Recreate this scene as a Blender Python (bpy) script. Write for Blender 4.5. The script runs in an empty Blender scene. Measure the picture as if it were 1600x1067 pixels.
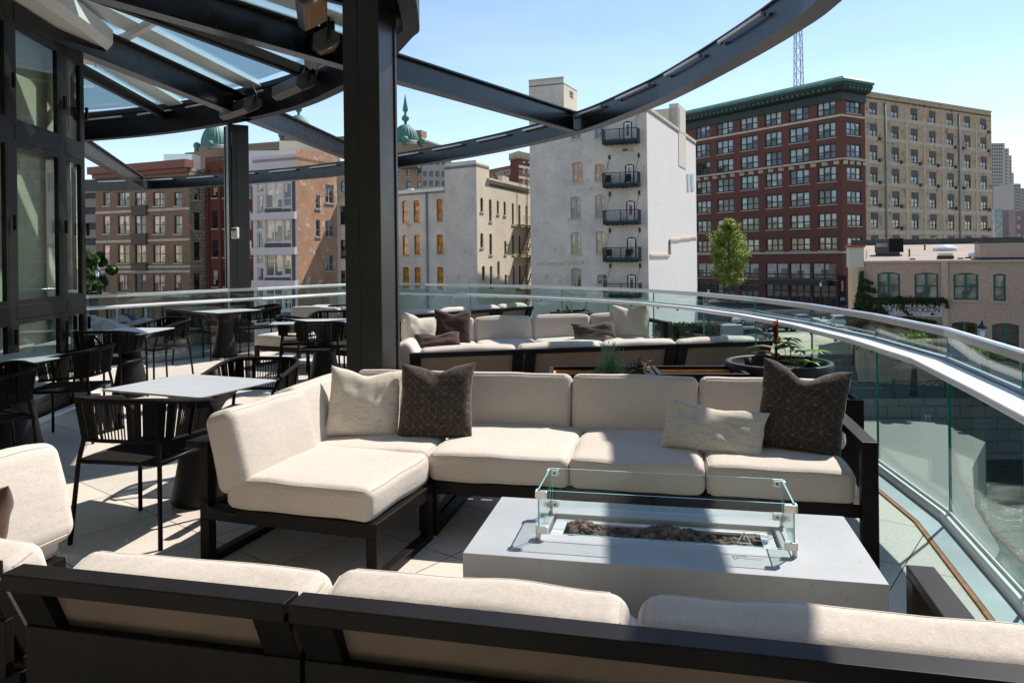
import bpy, bmesh, math, random
from mathutils import Vector, Matrix, noise
R = math.radians
random.seed(7)
scn = bpy.context.scene
COL = scn.collection
# ------------------------------------------------------------------ camera, world, sun, exposure
F, CX, CY, H, ROLL = 1150.0, 800.0, 403.0, 1.52, R(0.7)
cam_d = bpy.data.cameras.new('camera'); cam = bpy.data.objects.new('camera', cam_d); COL.objects.link(cam)
cam.location = (0, 0, H); cam.rotation_euler = (Matrix.Rotation(R(90), 3, 'X') @ Matrix.Rotation(-ROLL, 3, 'Z')).to_euler()
cam_d.sensor_width = 36; cam_d.lens = 36 * F / 1600; cam_d.shift_y = -(533.5 - CY) / 1600
cam_d.clip_end = 5000; cam_d.clip_start = 0.05
scn.camera = cam
SUN_EL, SUN_AZ = R(50.5), R(43)          # azimuth measured from +X towards +Y
sd = Vector((math.cos(SUN_EL) * math.cos(SUN_AZ), math.cos(SUN_EL) * math.sin(SUN_AZ), math.sin(SUN_EL)))
w = bpy.data.worlds.new('World'); scn.world = w; w.use_nodes = True
nt = w.node_tree
sky = nt.nodes.new('ShaderNodeTexSky'); sky.sky_type = 'NISHITA'; sky.sun_disc = False
sky.sun_elevation = SUN_EL; sky.sun_rotation = R(90) - SUN_AZ
sky.air_density = 0.9; sky.dust_density = 0.0; sky.ozone_density = 1.3; sky.altitude = 100
tint = nt.nodes.new('ShaderNodeMix'); tint.data_type = 'RGBA'; tint.blend_type = 'MULTIPLY'; tint.inputs[0].default_value = 1.0
tint.inputs[7].default_value = (0.99, 0.945, 0.90, 1); nt.links.new(sky.outputs[0], tint.inputs[6]); 
# thin high cloud, barely there
tcw = nt.nodes.new('ShaderNodeTexCoord'); mpw = nt.nodes.new('ShaderNodeMapping'); mpw.inputs['Scale'].default_value = (1.0, 1.6, 5.0); nt.links.new(tcw.outputs['Generated'], mpw.inputs[0])
nzw = nt.nodes.new('ShaderNodeTexNoise'); nzw.inputs['Scale'].default_value = 1.6; nzw.inputs['Detail'].default_value = 8; nzw.inputs['Roughness'].default_value = 0.6; nzw.inputs['Distortion'].default_value = 0.6; nt.links.new(mpw.outputs[0], nzw.inputs['Vector'])
mrw = nt.nodes.new('ShaderNodeMapRange'); mrw.inputs['From Min'].default_value = 0.48; mrw.inputs['From Max'].default_value = 0.85; mrw.inputs['To Max'].default_value = 0.22; nt.links.new(nzw.outputs['Fac'], mrw.inputs[0])
mcw = nt.nodes.new('ShaderNodeMix'); mcw.data_type = 'RGBA'; mcw.inputs[7].default_value = (5.6, 6.2, 6.8, 1); nt.links.new(mrw.outputs[0], mcw.inputs[0]); nt.links.new(tint.outputs[2], mcw.inputs[6]); nt.links.new(mcw.outputs[2], nt.nodes['Background'].inputs[0]); nt.nodes['Background'].inputs[1].default_value = 0.115
sl = bpy.data.lights.new('sun', 'SUN'); sl.energy = 4.1; sl.angle = R(0.53); sl.color = (1.0, 0.935, 0.855)
so = bpy.data.objects.new('sun', sl); COL.objects.link(so); so.rotation_euler = sd.to_track_quat('Z', 'Y').to_euler()
scn.view_settings.view_transform = 'Standard'; scn.view_settings.look = 'None'
scn.view_settings.exposure = 0.88; scn.view_settings.gamma = 1.0
scn.cycles.max_bounces = 8; scn.cycles.transparent_max_bounces = 24; scn.cycles.use_denoising = True

# ------------------------------------------------------------------ measuring helpers (a pixel of the photo -> a point of the place)
cR, sR = math.cos(ROLL), math.sin(ROLL)
def ray(u, v):
    x = (u - CX) / F; y = -(v - CY) / F
    return Vector((cR * x + sR * y, 1.0, -sR * x + cR * y))
def at(u, v, z):
    r = ray(u, v); t = (z - H) / r.z; return Vector((r.x * t, t, z))
def atY(u, v, d):
    r = ray(u, v); return Vector((r.x * d, d, r.z * d + H))

# ------------------------------------------------------------------ materials
MATS = {}
def nodes_of(name, rough=0.6, metal=0.0, base=(0.5, 0.5, 0.5), spec=0.5):
    m = bpy.data.materials.new(name); m.use_nodes = True; MATS[name] = m
    t = m.node_tree; b = t.nodes['Principled BSDF']
    b.inputs['Base Color'].default_value = (*base, 1); b.inputs['Roughness'].default_value = rough
    b.inputs['Metallic'].default_value = metal; b.inputs['Specular IOR Level'].default_value = spec
    return m, t, b
def N(t, typ, **kw):
    n = t.nodes.new(typ)
    for k, v in kw.items():
        if k.startswith('i_'):
            n.inputs[k[2:].replace('_', ' ')].default_value = v
        else: setattr(n, k, v)
    return n
def ramp(t, fac, stops, interp='LINEAR'):
    r = t.nodes.new('ShaderNodeValToRGB'); r.color_ramp.interpolation = interp
    e = r.color_ramp.elements
    while len(e) < len(stops): e.new(0.5)
    for i, (p, c) in enumerate(stops):
        e[i].position = p; e[i].color = (*c, 1) if len(c) == 3 else c
    t.links.new(fac, r.inputs[0]); return r.outputs[0]
def coord(t, kind='Object', scale=(1, 1, 1), rot=(0, 0, 0), loc=(0, 0, 0)):
    c = t.nodes.new('ShaderNodeTexCoord'); mp = t.nodes.new('ShaderNodeMapping')
    mp.inputs['Scale'].default_value = scale; mp.inputs['Rotation'].default_value = rot; mp.inputs['Location'].default_value = loc
    t.links.new(c.outputs[kind], mp.inputs[0]); return mp.outputs[0]
def noise_n(t, vec, scale, detail=4, rough=0.55):
    n = t.nodes.new('ShaderNodeTexNoise'); n.inputs['Scale'].default_value = scale; n.inputs['Detail'].default_value = detail
    n.inputs['Roughness'].default_value = rough; t.links.new(vec, n.inputs['Vector']); return n.outputs['Fac']
def mixc(t, fac, a, b, mode='MIX'):
    m = t.nodes.new('ShaderNodeMix'); m.data_type = 'RGBA'; m.blend_type = mode
    for s, v in ((m.inputs[0], fac), (m.inputs[6], a), (m.inputs[7], b)):
        if hasattr(v, 'is_output'): t.links.new(v, s)
        elif isinstance(v, (int, float)): s.default_value = v
        else: s.default_value = (*v, 1)
    return m.outputs[2]
def bump(t, b, h, strength=0.3, dist=0.01):
    n = t.nodes.new('ShaderNodeBump'); n.inputs['Strength'].default_value = strength; n.inputs['Distance'].default_value = dist
    t.links.new(h, n.inputs['Height']); t.links.new(n.outputs[0], b.inputs['Normal'])
def math_n(t, op, a, b=None, c=None):
    m = t.nodes.new('ShaderNodeMath'); m.operation = op
    for i, v in enumerate((a, b, c)):
        if v is None: continue
        if hasattr(v, 'is_output'): t.links.new(v, m.inputs[i])
        else: m.inputs[i].default_value = v
    return m.outputs[0]
def simple(name, base, rough=0.6, metal=0.0, var=0.12, scale=6.0, bmp=0.0, bscale=60, kind='Object', spec=0.5):
    m, t, b = nodes_of(name, rough, metal, base, spec)
    v = coord(t, kind); n = noise_n(t, v, scale, 5)
    lo = tuple(x * (1 - var) for x in base); hi = tuple(min(1, x * (1 + var)) for x in base)
    t.links.new(ramp(t, n, [(0.3, lo), (0.7, hi)]), b.inputs['Base Color'])
    r2 = t.nodes.new('ShaderNodeMapRange'); r2.inputs['To Min'].default_value = max(0.02, rough - 0.08); r2.inputs['To Max'].default_value = min(1, rough + 0.1)
    t.links.new(noise_n(t, v, scale * 3, 3), r2.inputs[0]); t.links.new(r2.outputs[0], b.inputs['Roughness'])
    if bmp: bump(t, b, noise_n(t, v, bscale, 3), bmp, 0.004)
    return m
def fabric(name, base, weave=800):
    m, t, b = nodes_of(name, 0.92, 0, base, 0.2)
    v = coord(t, 'Object')
    big = noise_n(t, v, 3.0, 4); fine = noise_n(t, v, 160, 2)
    sep = t.nodes.new('ShaderNodeSeparateXYZ'); t.links.new(v, sep.inputs[0])
    wx = math_n(t, 'SINE', math_n(t, 'MULTIPLY', math_n(t, 'ADD', sep.outputs[0], sep.outputs[1]), weave * 2))
    wz = math_n(t, 'SINE', math_n(t, 'MULTIPLY', math_n(t, 'SUBTRACT', math_n(t, 'ADD', sep.outputs[2], sep.outputs[0]), sep.outputs[1]), weave * 2))
    wv = math_n(t, 'MULTIPLY', wx, wz)
    c1 = ramp(t, big, [(0.3, tuple(x * 0.93 for x in base)), (0.7, tuple(min(1, x * 1.05) for x in base))])
    st = noise_n(t, coord(t, 'Object', (40, 40, 400)), 1.0, 3)
    c2 = mixc(t, 0.22, c1, ramp(t, fine, [(0.35, tuple(x * 0.62 for x in base)), (0.65, tuple(min(1, x * 1.2) for x in base))]))
    c3 = mixc(t, 0.15, c2, ramp(t, st, [(0.35, tuple(x * 0.6 for x in base)), (0.65, tuple(min(1, x * 1.2) for x in base))]))
    t.links.new(c3, b.inputs['Base Color'])
    wr = noise_n(t, coord(t, 'Object', (1, 1, 2.0)), 5.0, 3)
    oi = t.nodes.new('ShaderNodeObjectInfo'); tone = math_n(t, 'ADD', math_n(t, 'MULTIPLY', oi.outputs['Random'], 0.10), 0.94)
    hv = t.nodes.new('ShaderNodeHueSaturation'); t.links.new(tone, hv.inputs['Value']); t.links.new(c3, hv.inputs['Color']); t.links.new(hv.outputs[0], b.inputs['Base Color'])
    hs = math_n(t, 'ADD', math_n(t, 'MULTIPLY', wv, 0.00022), math_n(t, 'MULTIPLY', wr, 0.012))
    hs = math_n(t, 'ADD', hs, math_n(t, 'MULTIPLY', fine, 0.0010))
    bump(t, b, hs, 0.6, 1.0)
    b.inputs['Sheen Weight'].default_value = 0.15
    return m
def brick(name, c1, c2, mortar, bw=0.22, bh=0.075, ms=0.012, stain=0.25, bmp=0.4, paint=False, stainc=(0.25, 0.22, 0.18), sthr=0.62, streak=(1.0, 0.7, 1)):
    m, t, b = nodes_of(name, 0.9, 0, c1, 0.2)
    uv = coord(t, 'UV')
    br = t.nodes.new('ShaderNodeTexBrick'); br.inputs['Scale'].default_value = 1.0
    br.inputs['Brick Width'].default_value = bw; br.inputs['Row Height'].default_value = bh; br.inputs['Mortar Size'].default_value = ms
    br.inputs['Color1'].default_value = (*c1, 1); br.inputs['Color2'].default_value = (*c2, 1); br.inputs['Mortar'].default_value = (*mortar, 1)
    t.links.new(uv, br.inputs['Vector'])
    n1 = noise_n(t, uv, 0.35, 6, 0.65); n2 = noise_n(t, coord(t, 'UV', streak), 0.9, 8, 0.72); n3 = noise_n(t, uv, 6.0, 3)
    c = mixc(t, 0.35, br.outputs['Color'], ramp(t, n3, [(0.3, tuple(x * 0.6 for x in c1)), (0.7, tuple(min(1, x * 1.3) for x in c2))]))
    c = mixc(t, math_n(t, 'MULTIPLY', ramp(t, n1, [(0.35, (0, 0, 0)), (0.7, (1, 1, 1))]), stain), c, tuple(x * 0.55 for x in c1))
    c = mixc(t, math_n(t, 'MULTIPLY', ramp(t, n2, [(sthr, (0, 0, 0)), (sthr + 0.06, (1, 1, 1))]), stain * 1.4), c, stainc)
    t.links.new(c, b.inputs['Base Color'])
    h = math_n(t, 'ADD', math_n(t, 'MULTIPLY', br.outputs['Fac'], -0.01), math_n(t, 'MULTIPLY', n3, 0.01))
    bump(t, b, h, bmp, 1.0)
    return m
def glass(name, tint=(0.86, 0.95, 0.93), ior=1.5, rough=0.0):
    m = bpy.data.materials.new(name); m.use_nodes = True; MATS[name] = m; t = m.node_tree; t.nodes.clear()
    o = t.nodes.new('ShaderNodeOutputMaterial'); mx = t.nodes.new('ShaderNodeMixShader'); tr = t.nodes.new('ShaderNodeBsdfTransparent')
    g = t.nodes.new('ShaderNodeBsdfGlossy'); g.inputs['Roughness'].default_value = rough; tr.inputs[0].default_value = (*tint, 1)
    lw = t.nodes.new('ShaderNodeLayerWeight'); lw.inputs[0].default_value = 0.5
    r0 = ((ior - 1) / (ior + 1)) ** 2
    fr = math_n(t, 'ADD', math_n(t, 'MULTIPLY', math_n(t, 'POWER', lw.outputs['Facing'], 5.0), 1 - r0), r0)
    # smears on the pane make the reflection a little uneven
    nn = noise_n(t, coord(t, 'Object', (1, 1, 1)), 2.5, 5)
    fa = math_n(t, 'ADD', fr, math_n(t, 'MULTIPLY', ramp(t, nn, [(0.5, (0, 0, 0)), (0.8, (1, 1, 1))]), 0.02))
    t.links.new(fa, mx.inputs[0]); t.links.new(tr.outputs[0], mx.inputs[1]); t.links.new(g.outputs[0], mx.inputs[2]); t.links.new(mx.outputs[0], o.inputs[0])
    return m
def pane(name, dark=(0.012, 0.014, 0.016), blind_or_reflection=(0.42, 0.37, 0.28), share=0.45, rough=0.05, mid=None):
    """window pane: dark room, or a blind drawn behind the glass, reflections painted as colour (varies by window)"""
    m, t, b = nodes_of(name, rough, 0, dark, 0.6)
    oi = t.nodes.new('ShaderNodeObjectInfo')
    uv = coord(t, 'UV'); sp = t.nodes.new('ShaderNodeSeparateXYZ'); t.links.new(uv, sp.inputs[0])
    cell = math_n(t, 'FLOOR', math_n(t, 'MULTIPLY', sp.outputs[0], 2.999))
    low = math_n(t, 'GREATER_THAN', sp.outputs[1], math_n(t, 'MULTIPLY', math_n(t, 'FRACT', math_n(t, 'ADD', math_n(t, 'MULTIPLY', oi.outputs['Random'], 7.13), math_n(t, 'MULTIPLY', cell, 0.37))), 0.75))
    has = math_n(t, 'LESS_THAN', math_n(t, 'FRACT', math_n(t, 'ADD', math_n(t, 'MULTIPLY', oi.outputs['Random'], 13.7), math_n(t, 'MULTIPLY', cell, 0.13))), share)
    nn = noise_n(t, coord(t, 'Object'), 1.6, 4)
    bl = ramp(t, nn, [(0.35, tuple(x * 0.5 for x in blind_or_reflection)), (0.65, blind_or_reflection)])
    dk = ramp(t, nn, [(0.4, dark), (0.75, mid or tuple(x * 4 for x in dark))])
    t.links.new(mixc(t, math_n(t, 'MULTIPLY', low, has), dk, bl), b.inputs['Base Color'])
    b.inputs['Coat Weight'].default_value = 0.6; b.inputs['Coat Roughness'].default_value = 0.02
    return m

M_dark = simple('dark_painted_steel', (0.010, 0.009, 0.009), 0.45, 0.0, 0.3, 3, 0.03, 300, spec=0.15)
M_steelc = simple('column_painted_steel', (0.026, 0.023, 0.021), 0.36, 0.0, 0.2, 2, 0.02, 200, spec=0.5)
M_ring = simple('ring_painted_steel', (0.011, 0.011, 0.012), 0.24, 0.0, 0.3, 2, 0.004, 6, spec=0.45)
M_sofa_metal = simple('sofa_frame_aluminium', (0.0085, 0.0065, 0.0055), 0.45, 0.0, 0.2, 5, 0.02, 500, spec=0.14)
M_rope = simple('black_rope', (0.010, 0.008, 0.007), 0.85, 0, 0.3, 60, 0.3, 700, spec=0.15)
M_cream = fabric('cream_outdoor_fabric', (0.555, 0.49, 0.425))
M_cream2 = fabric('pale_linen_fabric', (0.55, 0.49, 0.42), 700)
M_brownf = fabric('dark_brown_fabric', (0.050, 0.026, 0.022), 300)
M_brownk = fabric('brown_knit_fabric', (0.085, 0.045, 0.032), 200)
M_white = simple('white_powder_coat', (0.72, 0.72, 0.70), 0.4, 0, 0.04, 2, 0.02, 100)
M_alu = simple('brushed_aluminium', (0.56, 0.56, 0.55), 0.30, 0.9, 0.06, 1.5)
M_track = simple('aluminium_track', (0.30, 0.33, 0.35), 0.5, 0.3, 0.15, 3, 0.02, 100)
M_clamp = simple('satin_nickel_clamp', (0.68, 0.67, 0.65), 0.35, 0.3, 0.06, 20)
M_rust = simple('weathered_cedar_strip', (0.30, 0.12, 0.04), 0.8, 0, 0.4, 15, 0.3, 80)
M_wood = simple('cedar_lining', (0.50, 0.25, 0.08), 0.7, 0, 0.2, 12, 0.2, 60)
M_tabletop = simple('grey_compact_tabletop', (0.40, 0.42, 0.43), 0.38, 0, 0.05, 8)
M_tbase = simple('black_table_base', (0.013, 0.011, 0.011), 0.5, 0, 0.2, 6, 0.08, 300, spec=0.3)
M_facf = simple('facade_bronze_frame', (0.011, 0.009, 0.008), 0.36, 0.0, 0.2, 3, 0.02, 100, spec=0.25)
M_soffit = simple('soffit_panel', (0.70, 0.67, 0.62), 0.55, 0, 0.05, 1.5)
M_fritt = simple('frosted_flashing', (0.55, 0.60, 0.60), 0.5, 0, 0.1, 1.2)
M_heat = simple('heater_housing', (0.085, 0.08, 0.075), 0.4, 0.3, 0.2, 6)
M_soil = simple('soil', (0.03, 0.02, 0.012), 1, 0, 0.5, 30, 0.8, 60)
M_plastic = simple('white_plastic', (0.62, 0.60, 0.52), 0.45, 0, 0.05, 5)
M_black = simple('black_void', (0.006, 0.006, 0.006), 0.8)
M_glass = glass('railing_glass', (0.83, 0.94, 0.92))
M_glassg = glass('guard_glass', (0.955, 0.985, 0.98), 1.3)
M_fglass = glass('facade_glass', (0.88, 0.90, 0.86), 1.55)
M_backshade = simple('taupe_shade_panel', (0.19, 0.145, 0.115), 0.9, 0, 0.1, 5, 0.2, 600, spec=0.1)
M_veil = simple('grey_green_reflection_veil', (0.50, 0.51, 0.45), 0.85, 0, 0.06, 0.8)
M_rglass = glass('roof_glass', (0.84, 0.92, 0.90), 1.4)
M_edge = simple('green_glass_edge', (0.02, 0.20, 0.17), 0.15, 0, 0.2, 3)
M_edgeg = simple('pale_glass_edge', (0.22, 0.46, 0.45), 0.15, 0, 0.2, 3)
def mk_floor():
    m, t, b = nodes_of('porcelain_pavers', 0.55, 0, (0.5, 0.45, 0.38), 0.3)
    ang = R(38.5); c, s = math.cos(ang), math.sin(ang)
    v = coord(t, 'Object', (1, 1, 1), (0, 0, ang), (2.60 + 0.0, -2.74, 0))
    br = t.nodes.new('ShaderNodeTexBrick'); br.offset = 0.0; br.inputs['Scale'].default_value = 1; br.inputs['Brick Width'].default_value = 0.617
    br.inputs['Row Height'].default_value = 0.617; br.inputs['Mortar Size'].default_value = 0.0028; br.inputs['Mortar Smooth'].default_value = 0.1
    br.inputs['Color1'].default_value = (0.60, 0.55, 0.485, 1); br.inputs['Color2'].default_value = (0.53, 0.485, 0.43, 1); br.inputs['Mortar'].default_value = (0.03, 0.02, 0.015, 1)
    t.links.new(v, br.inputs['Vector'])
    n1 = noise_n(t, coord(t, 'Object'), 2.2, 7, 0.65); n2 = noise_n(t, coord(t, 'Object'), 40, 4)
    col = mixc(t, 0.5, br.outputs['Color'], mixc(t, 1.0, br.outputs['Color'], ramp(t, n1, [(0.3, (0.78, 0.74, 0.70)), (0.7, (1, 1, 1))]), 'MULTIPLY'))
    col = mixc(t, 0.25, col, mixc(t, 1.0, br.outputs['Color'], ramp(t, n2, [(0.35, (0.6, 0.56, 0.5)), (0.6, (1, 1, 1))]), 'MULTIPLY'))
    t.links.new(col, b.inputs['Base Color'])
    bump(t, b, math_n(t, 'ADD', math_n(t, 'MULTIPLY', br.outputs['Fac'], -0.004), math_n(t, 'MULTIPLY', n2, 0.0008)), 0.6, 1.0)
    return m
M_floor = mk_floor()
def mk_concrete():
    m, t, b = nodes_of('cast_concrete', 0.55, 0, (0.45, 0.46, 0.46), 0.4)
    v = coord(t, 'Object'); n1 = noise_n(t, v, 2.0, 7, 0.6); n2 = noise_n(t, v, 35, 4)
    c = ramp(t, n1, [(0.3, (0.29, 0.31, 0.325)), (0.72, (0.37, 0.39, 0.405))])
    c = mixc(t, ramp(t, n2, [(0.64, (0, 0, 0)), (0.70, (0.5, 0.5, 0.5))]), c, (0.22, 0.2, 0.17)); n3 = noise_n(t, coord(t, 'Object', (1, 2.4, 1)), 1.1, 8, 0.7); c = mixc(t, ramp(t, n3, [(0.5, (0, 0, 0)), (0.68, (0.35, 0.35, 0.35))]), c, (0.26, 0.26, 0.25))
    t.links.new(c, b.inputs['Base Color']); bump(t, b, n2, 0.08, 0.004); return m
M_conc = mk_concrete()
def mk_pattern():
    """dark pillow fabric with thin gold lines making triangles"""
    m, t, b = nodes_of('dark_geometric_fabric', 0.9, 0, (0.03, 0.022, 0.018), 0.2)
    uv = coord(t, 'UV', (1, 1, 1)); sp = t.nodes.new('ShaderNodeSeparateXYZ'); t.links.new(uv, sp.inputs[0])
    n = 11.0
    def lines(e, wdt):
        f = math_n(t, 'FRACT', e); return math_n(t, 'LESS_THAN', math_n(t, 'ABSOLUTE', math_n(t, 'SUBTRACT', f, 0.5)), wdt)
    X = math_n(t, 'MULTIPLY', sp.outputs[0], n); Y = math_n(t, 'MULTIPLY', sp.outputs[1], n)
    wn = t.nodes.new('ShaderNodeTexWhiteNoise'); wn.noise_dimensions = '2D'
    cb = t.nodes.new('ShaderNodeCombineXYZ'); t.links.new(math_n(t, 'FLOOR', X), cb.inputs[0]); t.links.new(math_n(t, 'FLOOR', Y), cb.inputs[1]); t.links.new(cb.outputs[0], wn.inputs['Vector'])
    S = math_n(t, 'ADD', X, Y); D = math_n(t, 'SUBTRACT', X, Y)
    g1 = math_n(t, 'GREATER_THAN', wn.outputs['Value'], 0.35); g2 = math_n(t, 'LESS_THAN', wn.outputs['Value'], 0.7)
    wd = 0.022
    a = math_n(t, 'MULTIPLY', lines(math_n(t, 'ADD', S, 0.5), wd * 1.3), g1); d = math_n(t, 'MULTIPLY', lines(math_n(t, 'ADD', D, 0.5), wd * 1.3), g2)
    wn2 = t.nodes.new('ShaderNodeTexWhiteNoise'); wn2.noise_dimensions = '2D'
    cb2 = t.nodes.new('ShaderNodeCombineXYZ'); t.links.new(math_n(t, 'FLOOR', math_n(t, 'ADD', X, 0.5)), cb2.inputs[0]); t.links.new(math_n(t, 'FLOOR', Y), cb2.inputs[1]); t.links.new(cb2.outputs[0], wn2.inputs['Vector'])
    e = math_n(t, 'MULTIPLY', lines(math_n(t, 'ADD', X, 0.5), wd), math_n(t, 'GREATER_THAN', wn2.outputs['Value'], 0.4))
    f = math_n(t, 'MULTIPLY', lines(math_n(t, 'ADD', Y, 0.5), wd), math_n(t, 'LESS_THAN', wn2.outputs['Value'], 0.6))
    tot = math_n(t, 'MAXIMUM', math_n(t, 'MAXIMUM', a, d), math_n(t, 'MAXIMUM', e, f))
    fade = ramp(t, noise_n(t, uv, 9, 3), [(0.35, (0.25, 0.25, 0.25)), (0.65, (0.8, 0.8, 0.8))])
    fine = noise_n(t, uv, 90, 2)
    base = ramp(t, fine, [(0.3, (0.028, 0.020, 0.017)), (0.7, (0.055, 0.043, 0.036))])
    t.links.new(mixc(t, math_n(t, 'MULTIPLY', tot, fade), base, (0.26, 0.20, 0.10)), b.inputs['Base Color'])
    bump(t, b, fine, 0.3, 0.002); b.inputs['Sheen Weight'].default_value = 0.2
    return m
M_pat = mk_pattern()
def mk_distress():
    m, t, b = nodes_of('distressed_cream_fabric', 0.9, 0, (0.55, 0.5, 0.4), 0.2)
    v = coord(t, 'UV', (1, 3.2, 1)); v2 = coord(t, 'UV')
    n1 = noise_n(t, v, 8, 8, 0.75); n2 = noise_n(t, v, 14, 8, 0.8); n3 = noise_n(t, v2, 2.2, 3); f = noise_n(t, v2, 120, 2)
    c = mixc(t, ramp(t, n1, [(0.52, (0, 0, 0)), (0.61, (0.62, 0.62, 0.62))]), (0.58, 0.53, 0.45), (0.45, 0.30, 0.13))
    k = math_n(t, 'MULTIPLY', ramp(t, n2, [(0.55, (0, 0, 0)), (0.60, (0.7, 0.7, 0.7))]), ramp(t, n3, [(0.40, (0, 0, 0)), (0.55, (1, 1, 1))]))
    c = mixc(t, k, c, (0.12, 0.10, 0.07))
    c = mixc(t, 0.2, c, ramp(t, f, [(0.3, (0.3, 0.27, 0.2)), (0.7, (0.7, 0.66, 0.58))]))
    t.links.new(c, b.inputs['Base Color']); bump(t, b, math_n(t, 'ADD', n2, f), 0.25, 0.003); return m
M_dist = mk_distress()

# ------------------------------------------------------------------ mesh builder
class MB:
    def __init__(s): s.v = []; s.f = []; s.uv = {}; s.sm = set()
    def add(s, vs, fs, smooth=False, uvs=None):
        o = len(s.v); s.v += [tuple(v) for v in vs]
        for i, f in enumerate(fs):
            if smooth: s.sm.add(len(s.f))
            if uvs: s.uv[len(s.f)] = uvs[i]
            s.f.append([o + k for k in f])
    def box(s, c, d, M=None):
        x, y, z = c; a, b, h = d[0] / 2, d[1] / 2, d[2] / 2
        vs = [Vector((x + i * a, y + j * b, z + k * h)) for i in (-1, 1) for j in (-1, 1) for k in (-1, 1)]
        if M: vs = [M @ v for v in vs]
        s.add(vs, [(0, 1, 3, 2), (4, 6, 7, 5), (0, 4, 5, 1), (2, 3, 7, 6), (0, 2, 6, 4), (1, 5, 7, 3)]); return s
    def beam(s, p, q, wd, ht, up=Vector((0, 0, 1))):
        p, q = Vector(p), Vector(q); d = (q - p).normalized(); sd_ = d.cross(up)
        sd_ = sd_.normalized() if sd_.length > 1e-6 else Vector((1, 0, 0)); u = sd_.cross(d)
        vs = [b + sd_ * (i * wd / 2) + u * (j * ht / 2) for b in (p, q) for i in (-1, 1) for j in (-1, 1)]
        s.add(vs, [(0, 1, 3, 2), (4, 6, 7, 5), (0, 4, 5, 1), (2, 3, 7, 6), (0, 2, 6, 4), (1, 5, 7, 3)]); return s
    def tube(s, pts, r, n=8, r2=None, cap=True):
        pts = [Vector(p) for p in pts]; vs = []; m = len(pts); pu = None
        for i, p in enumerate(pts):
            d = (pts[min(i + 1, m - 1)] - pts[max(i - 1, 0)]).normalized()
            if pu is None: pu = d.orthogonal().normalized()
            u = (pu - d * pu.dot(d)).normalized(); pu = u; w_ = d.cross(u)
            rr = r if r2 is None else r + (r2 - r) * i / max(1, m - 1)
            for k in range(n):
                a = 2 * math.pi * k / n; vs.append(p + (u * math.cos(a) + w_ * math.sin(a)) * rr)
        fs = [(i * n + k, i * n + (k + 1) % n, (i + 1) * n + (k + 1) % n, (i + 1) * n + k) for i in range(m - 1) for k in range(n)]
        if cap: fs += [tuple(range(n))[::-1], tuple((m - 1) * n + k for k in range(n))]
        s.add(vs, fs, n > 4); return s
    def lathe(s, prof, n=28, c=(0, 0, 0), flat=False):
        vs = [(c[0] + r * math.cos(2 * math.pi * k / n), c[1] + r * math.sin(2 * math.pi * k / n), c[2] + z) for r, z in prof for k in range(n)]
        fs = [(i * n + k, i * n + (k + 1) % n, (i + 1) * n + (k + 1) % n, (i + 1) * n + k) for i in range(len(prof) - 1) for k in range(n)]
        s.add(vs, fs, not flat); return s
    def prism(s, poly, z0, z1):
        n = len(poly); vs = [(x, y, z0) for x, y in poly] + [(x, y, z1) for x, y in poly]
        s.add(vs, [tuple(range(n))[::-1], tuple(range(n, 2 * n))] + [(i, (i + 1) % n, n + (i + 1) % n, n + i) for i in range(n)]); return s
    def sweep(s, path, prof, zo=None, closed=False):
        """path: plan points; prof: closed loop of (offset to the right of travel, z)"""
        path = [Vector((p[0], p[1])) for p in path]; m = len(path); k = len(prof); vs = []
        for i, p in enumerate(path):
            a = path[i - 1] if (i or closed) else None; b = path[(i + 1) % m] if (i < m - 1 or closed) else None
            d1 = (p - a).normalized() if a is not None else (b - p).normalized(); d2 = (b - p).normalized() if b is not None else d1
            n1 = Vector((d1.y, -d1.x)); n2 = Vector((d2.y, -d2.x)); nn = (n1 + n2).normalized(); nn = nn / max(0.3, nn.dot(n1))
            for o, z in prof: vs.append((p.x + nn.x * o, p.y + nn.y * o, z + (zo[i] if zo else 0)))
        fs = [(i * k + j, ((i + 1) % m) * k + j, ((i + 1) % m) * k + (j + 1) % k, i * k + (j + 1) % k) for i in range(m if closed else m - 1) for j in range(k)]
        if not closed: fs += [tuple(range(k)), tuple((m - 1) * k + j for j in range(k))[::-1]]
        s.add(vs, fs); return s
    def mesh(s, name, mat=None, fix=True):
        me = bpy.data.meshes.new(name); me.from_pydata(s.v, [], s.f)
        if s.uv:
            l = me.uv_layers.new(name='UVMap')
            for p in me.polygons:
                u = s.uv.get(p.index)
                for q, li in enumerate(p.loop_indices): l.data[li].uv = u[q] if u else (0, 0)
        for i in s.sm: me.polygons[i].use_smooth = True
        if fix and not s.uv:
            bm = bmesh.new(); bm.from_mesh(me); bmesh.ops.recalc_face_normals(bm, faces=bm.faces[:]); bm.to_mesh(me); bm.free()
        if mat: me.materials.append(mat)
        me.update(); return me
    def build(s, name, mat, parent=None, bevel=0, fix=True, label=None, segs=2):
        o = bpy.data.objects.new(name, s.mesh(name, mat, fix)); COL.objects.link(o)
        if parent: o.parent = parent
        if bevel:
            md = o.modifiers.new('bevel', 'BEVEL'); md.width = bevel; md.segments = segs; md.limit_method = 'ANGLE'; md.angle_limit = R(40)
        if label: o['label'] = label
        return o
def tag(o, label, cat, group=None, kind=None):
    if kind: o['kind'] = kind
    else: o['label'] = label; o['category'] = cat
    if kind and label: o['label'] = label; o['category'] = cat
    if group: o['group'] = group
    return o
def thing(name, label, cat, loc=(0, 0, 0), rz=0.0, group=None):
    o = bpy.data.objects.new(name, None); COL.objects.link(o); o.empty_display_size = 0.2
    o.location = loc; o.rotation_euler = (0, 0, rz); return tag(o, label, cat, group)
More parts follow.
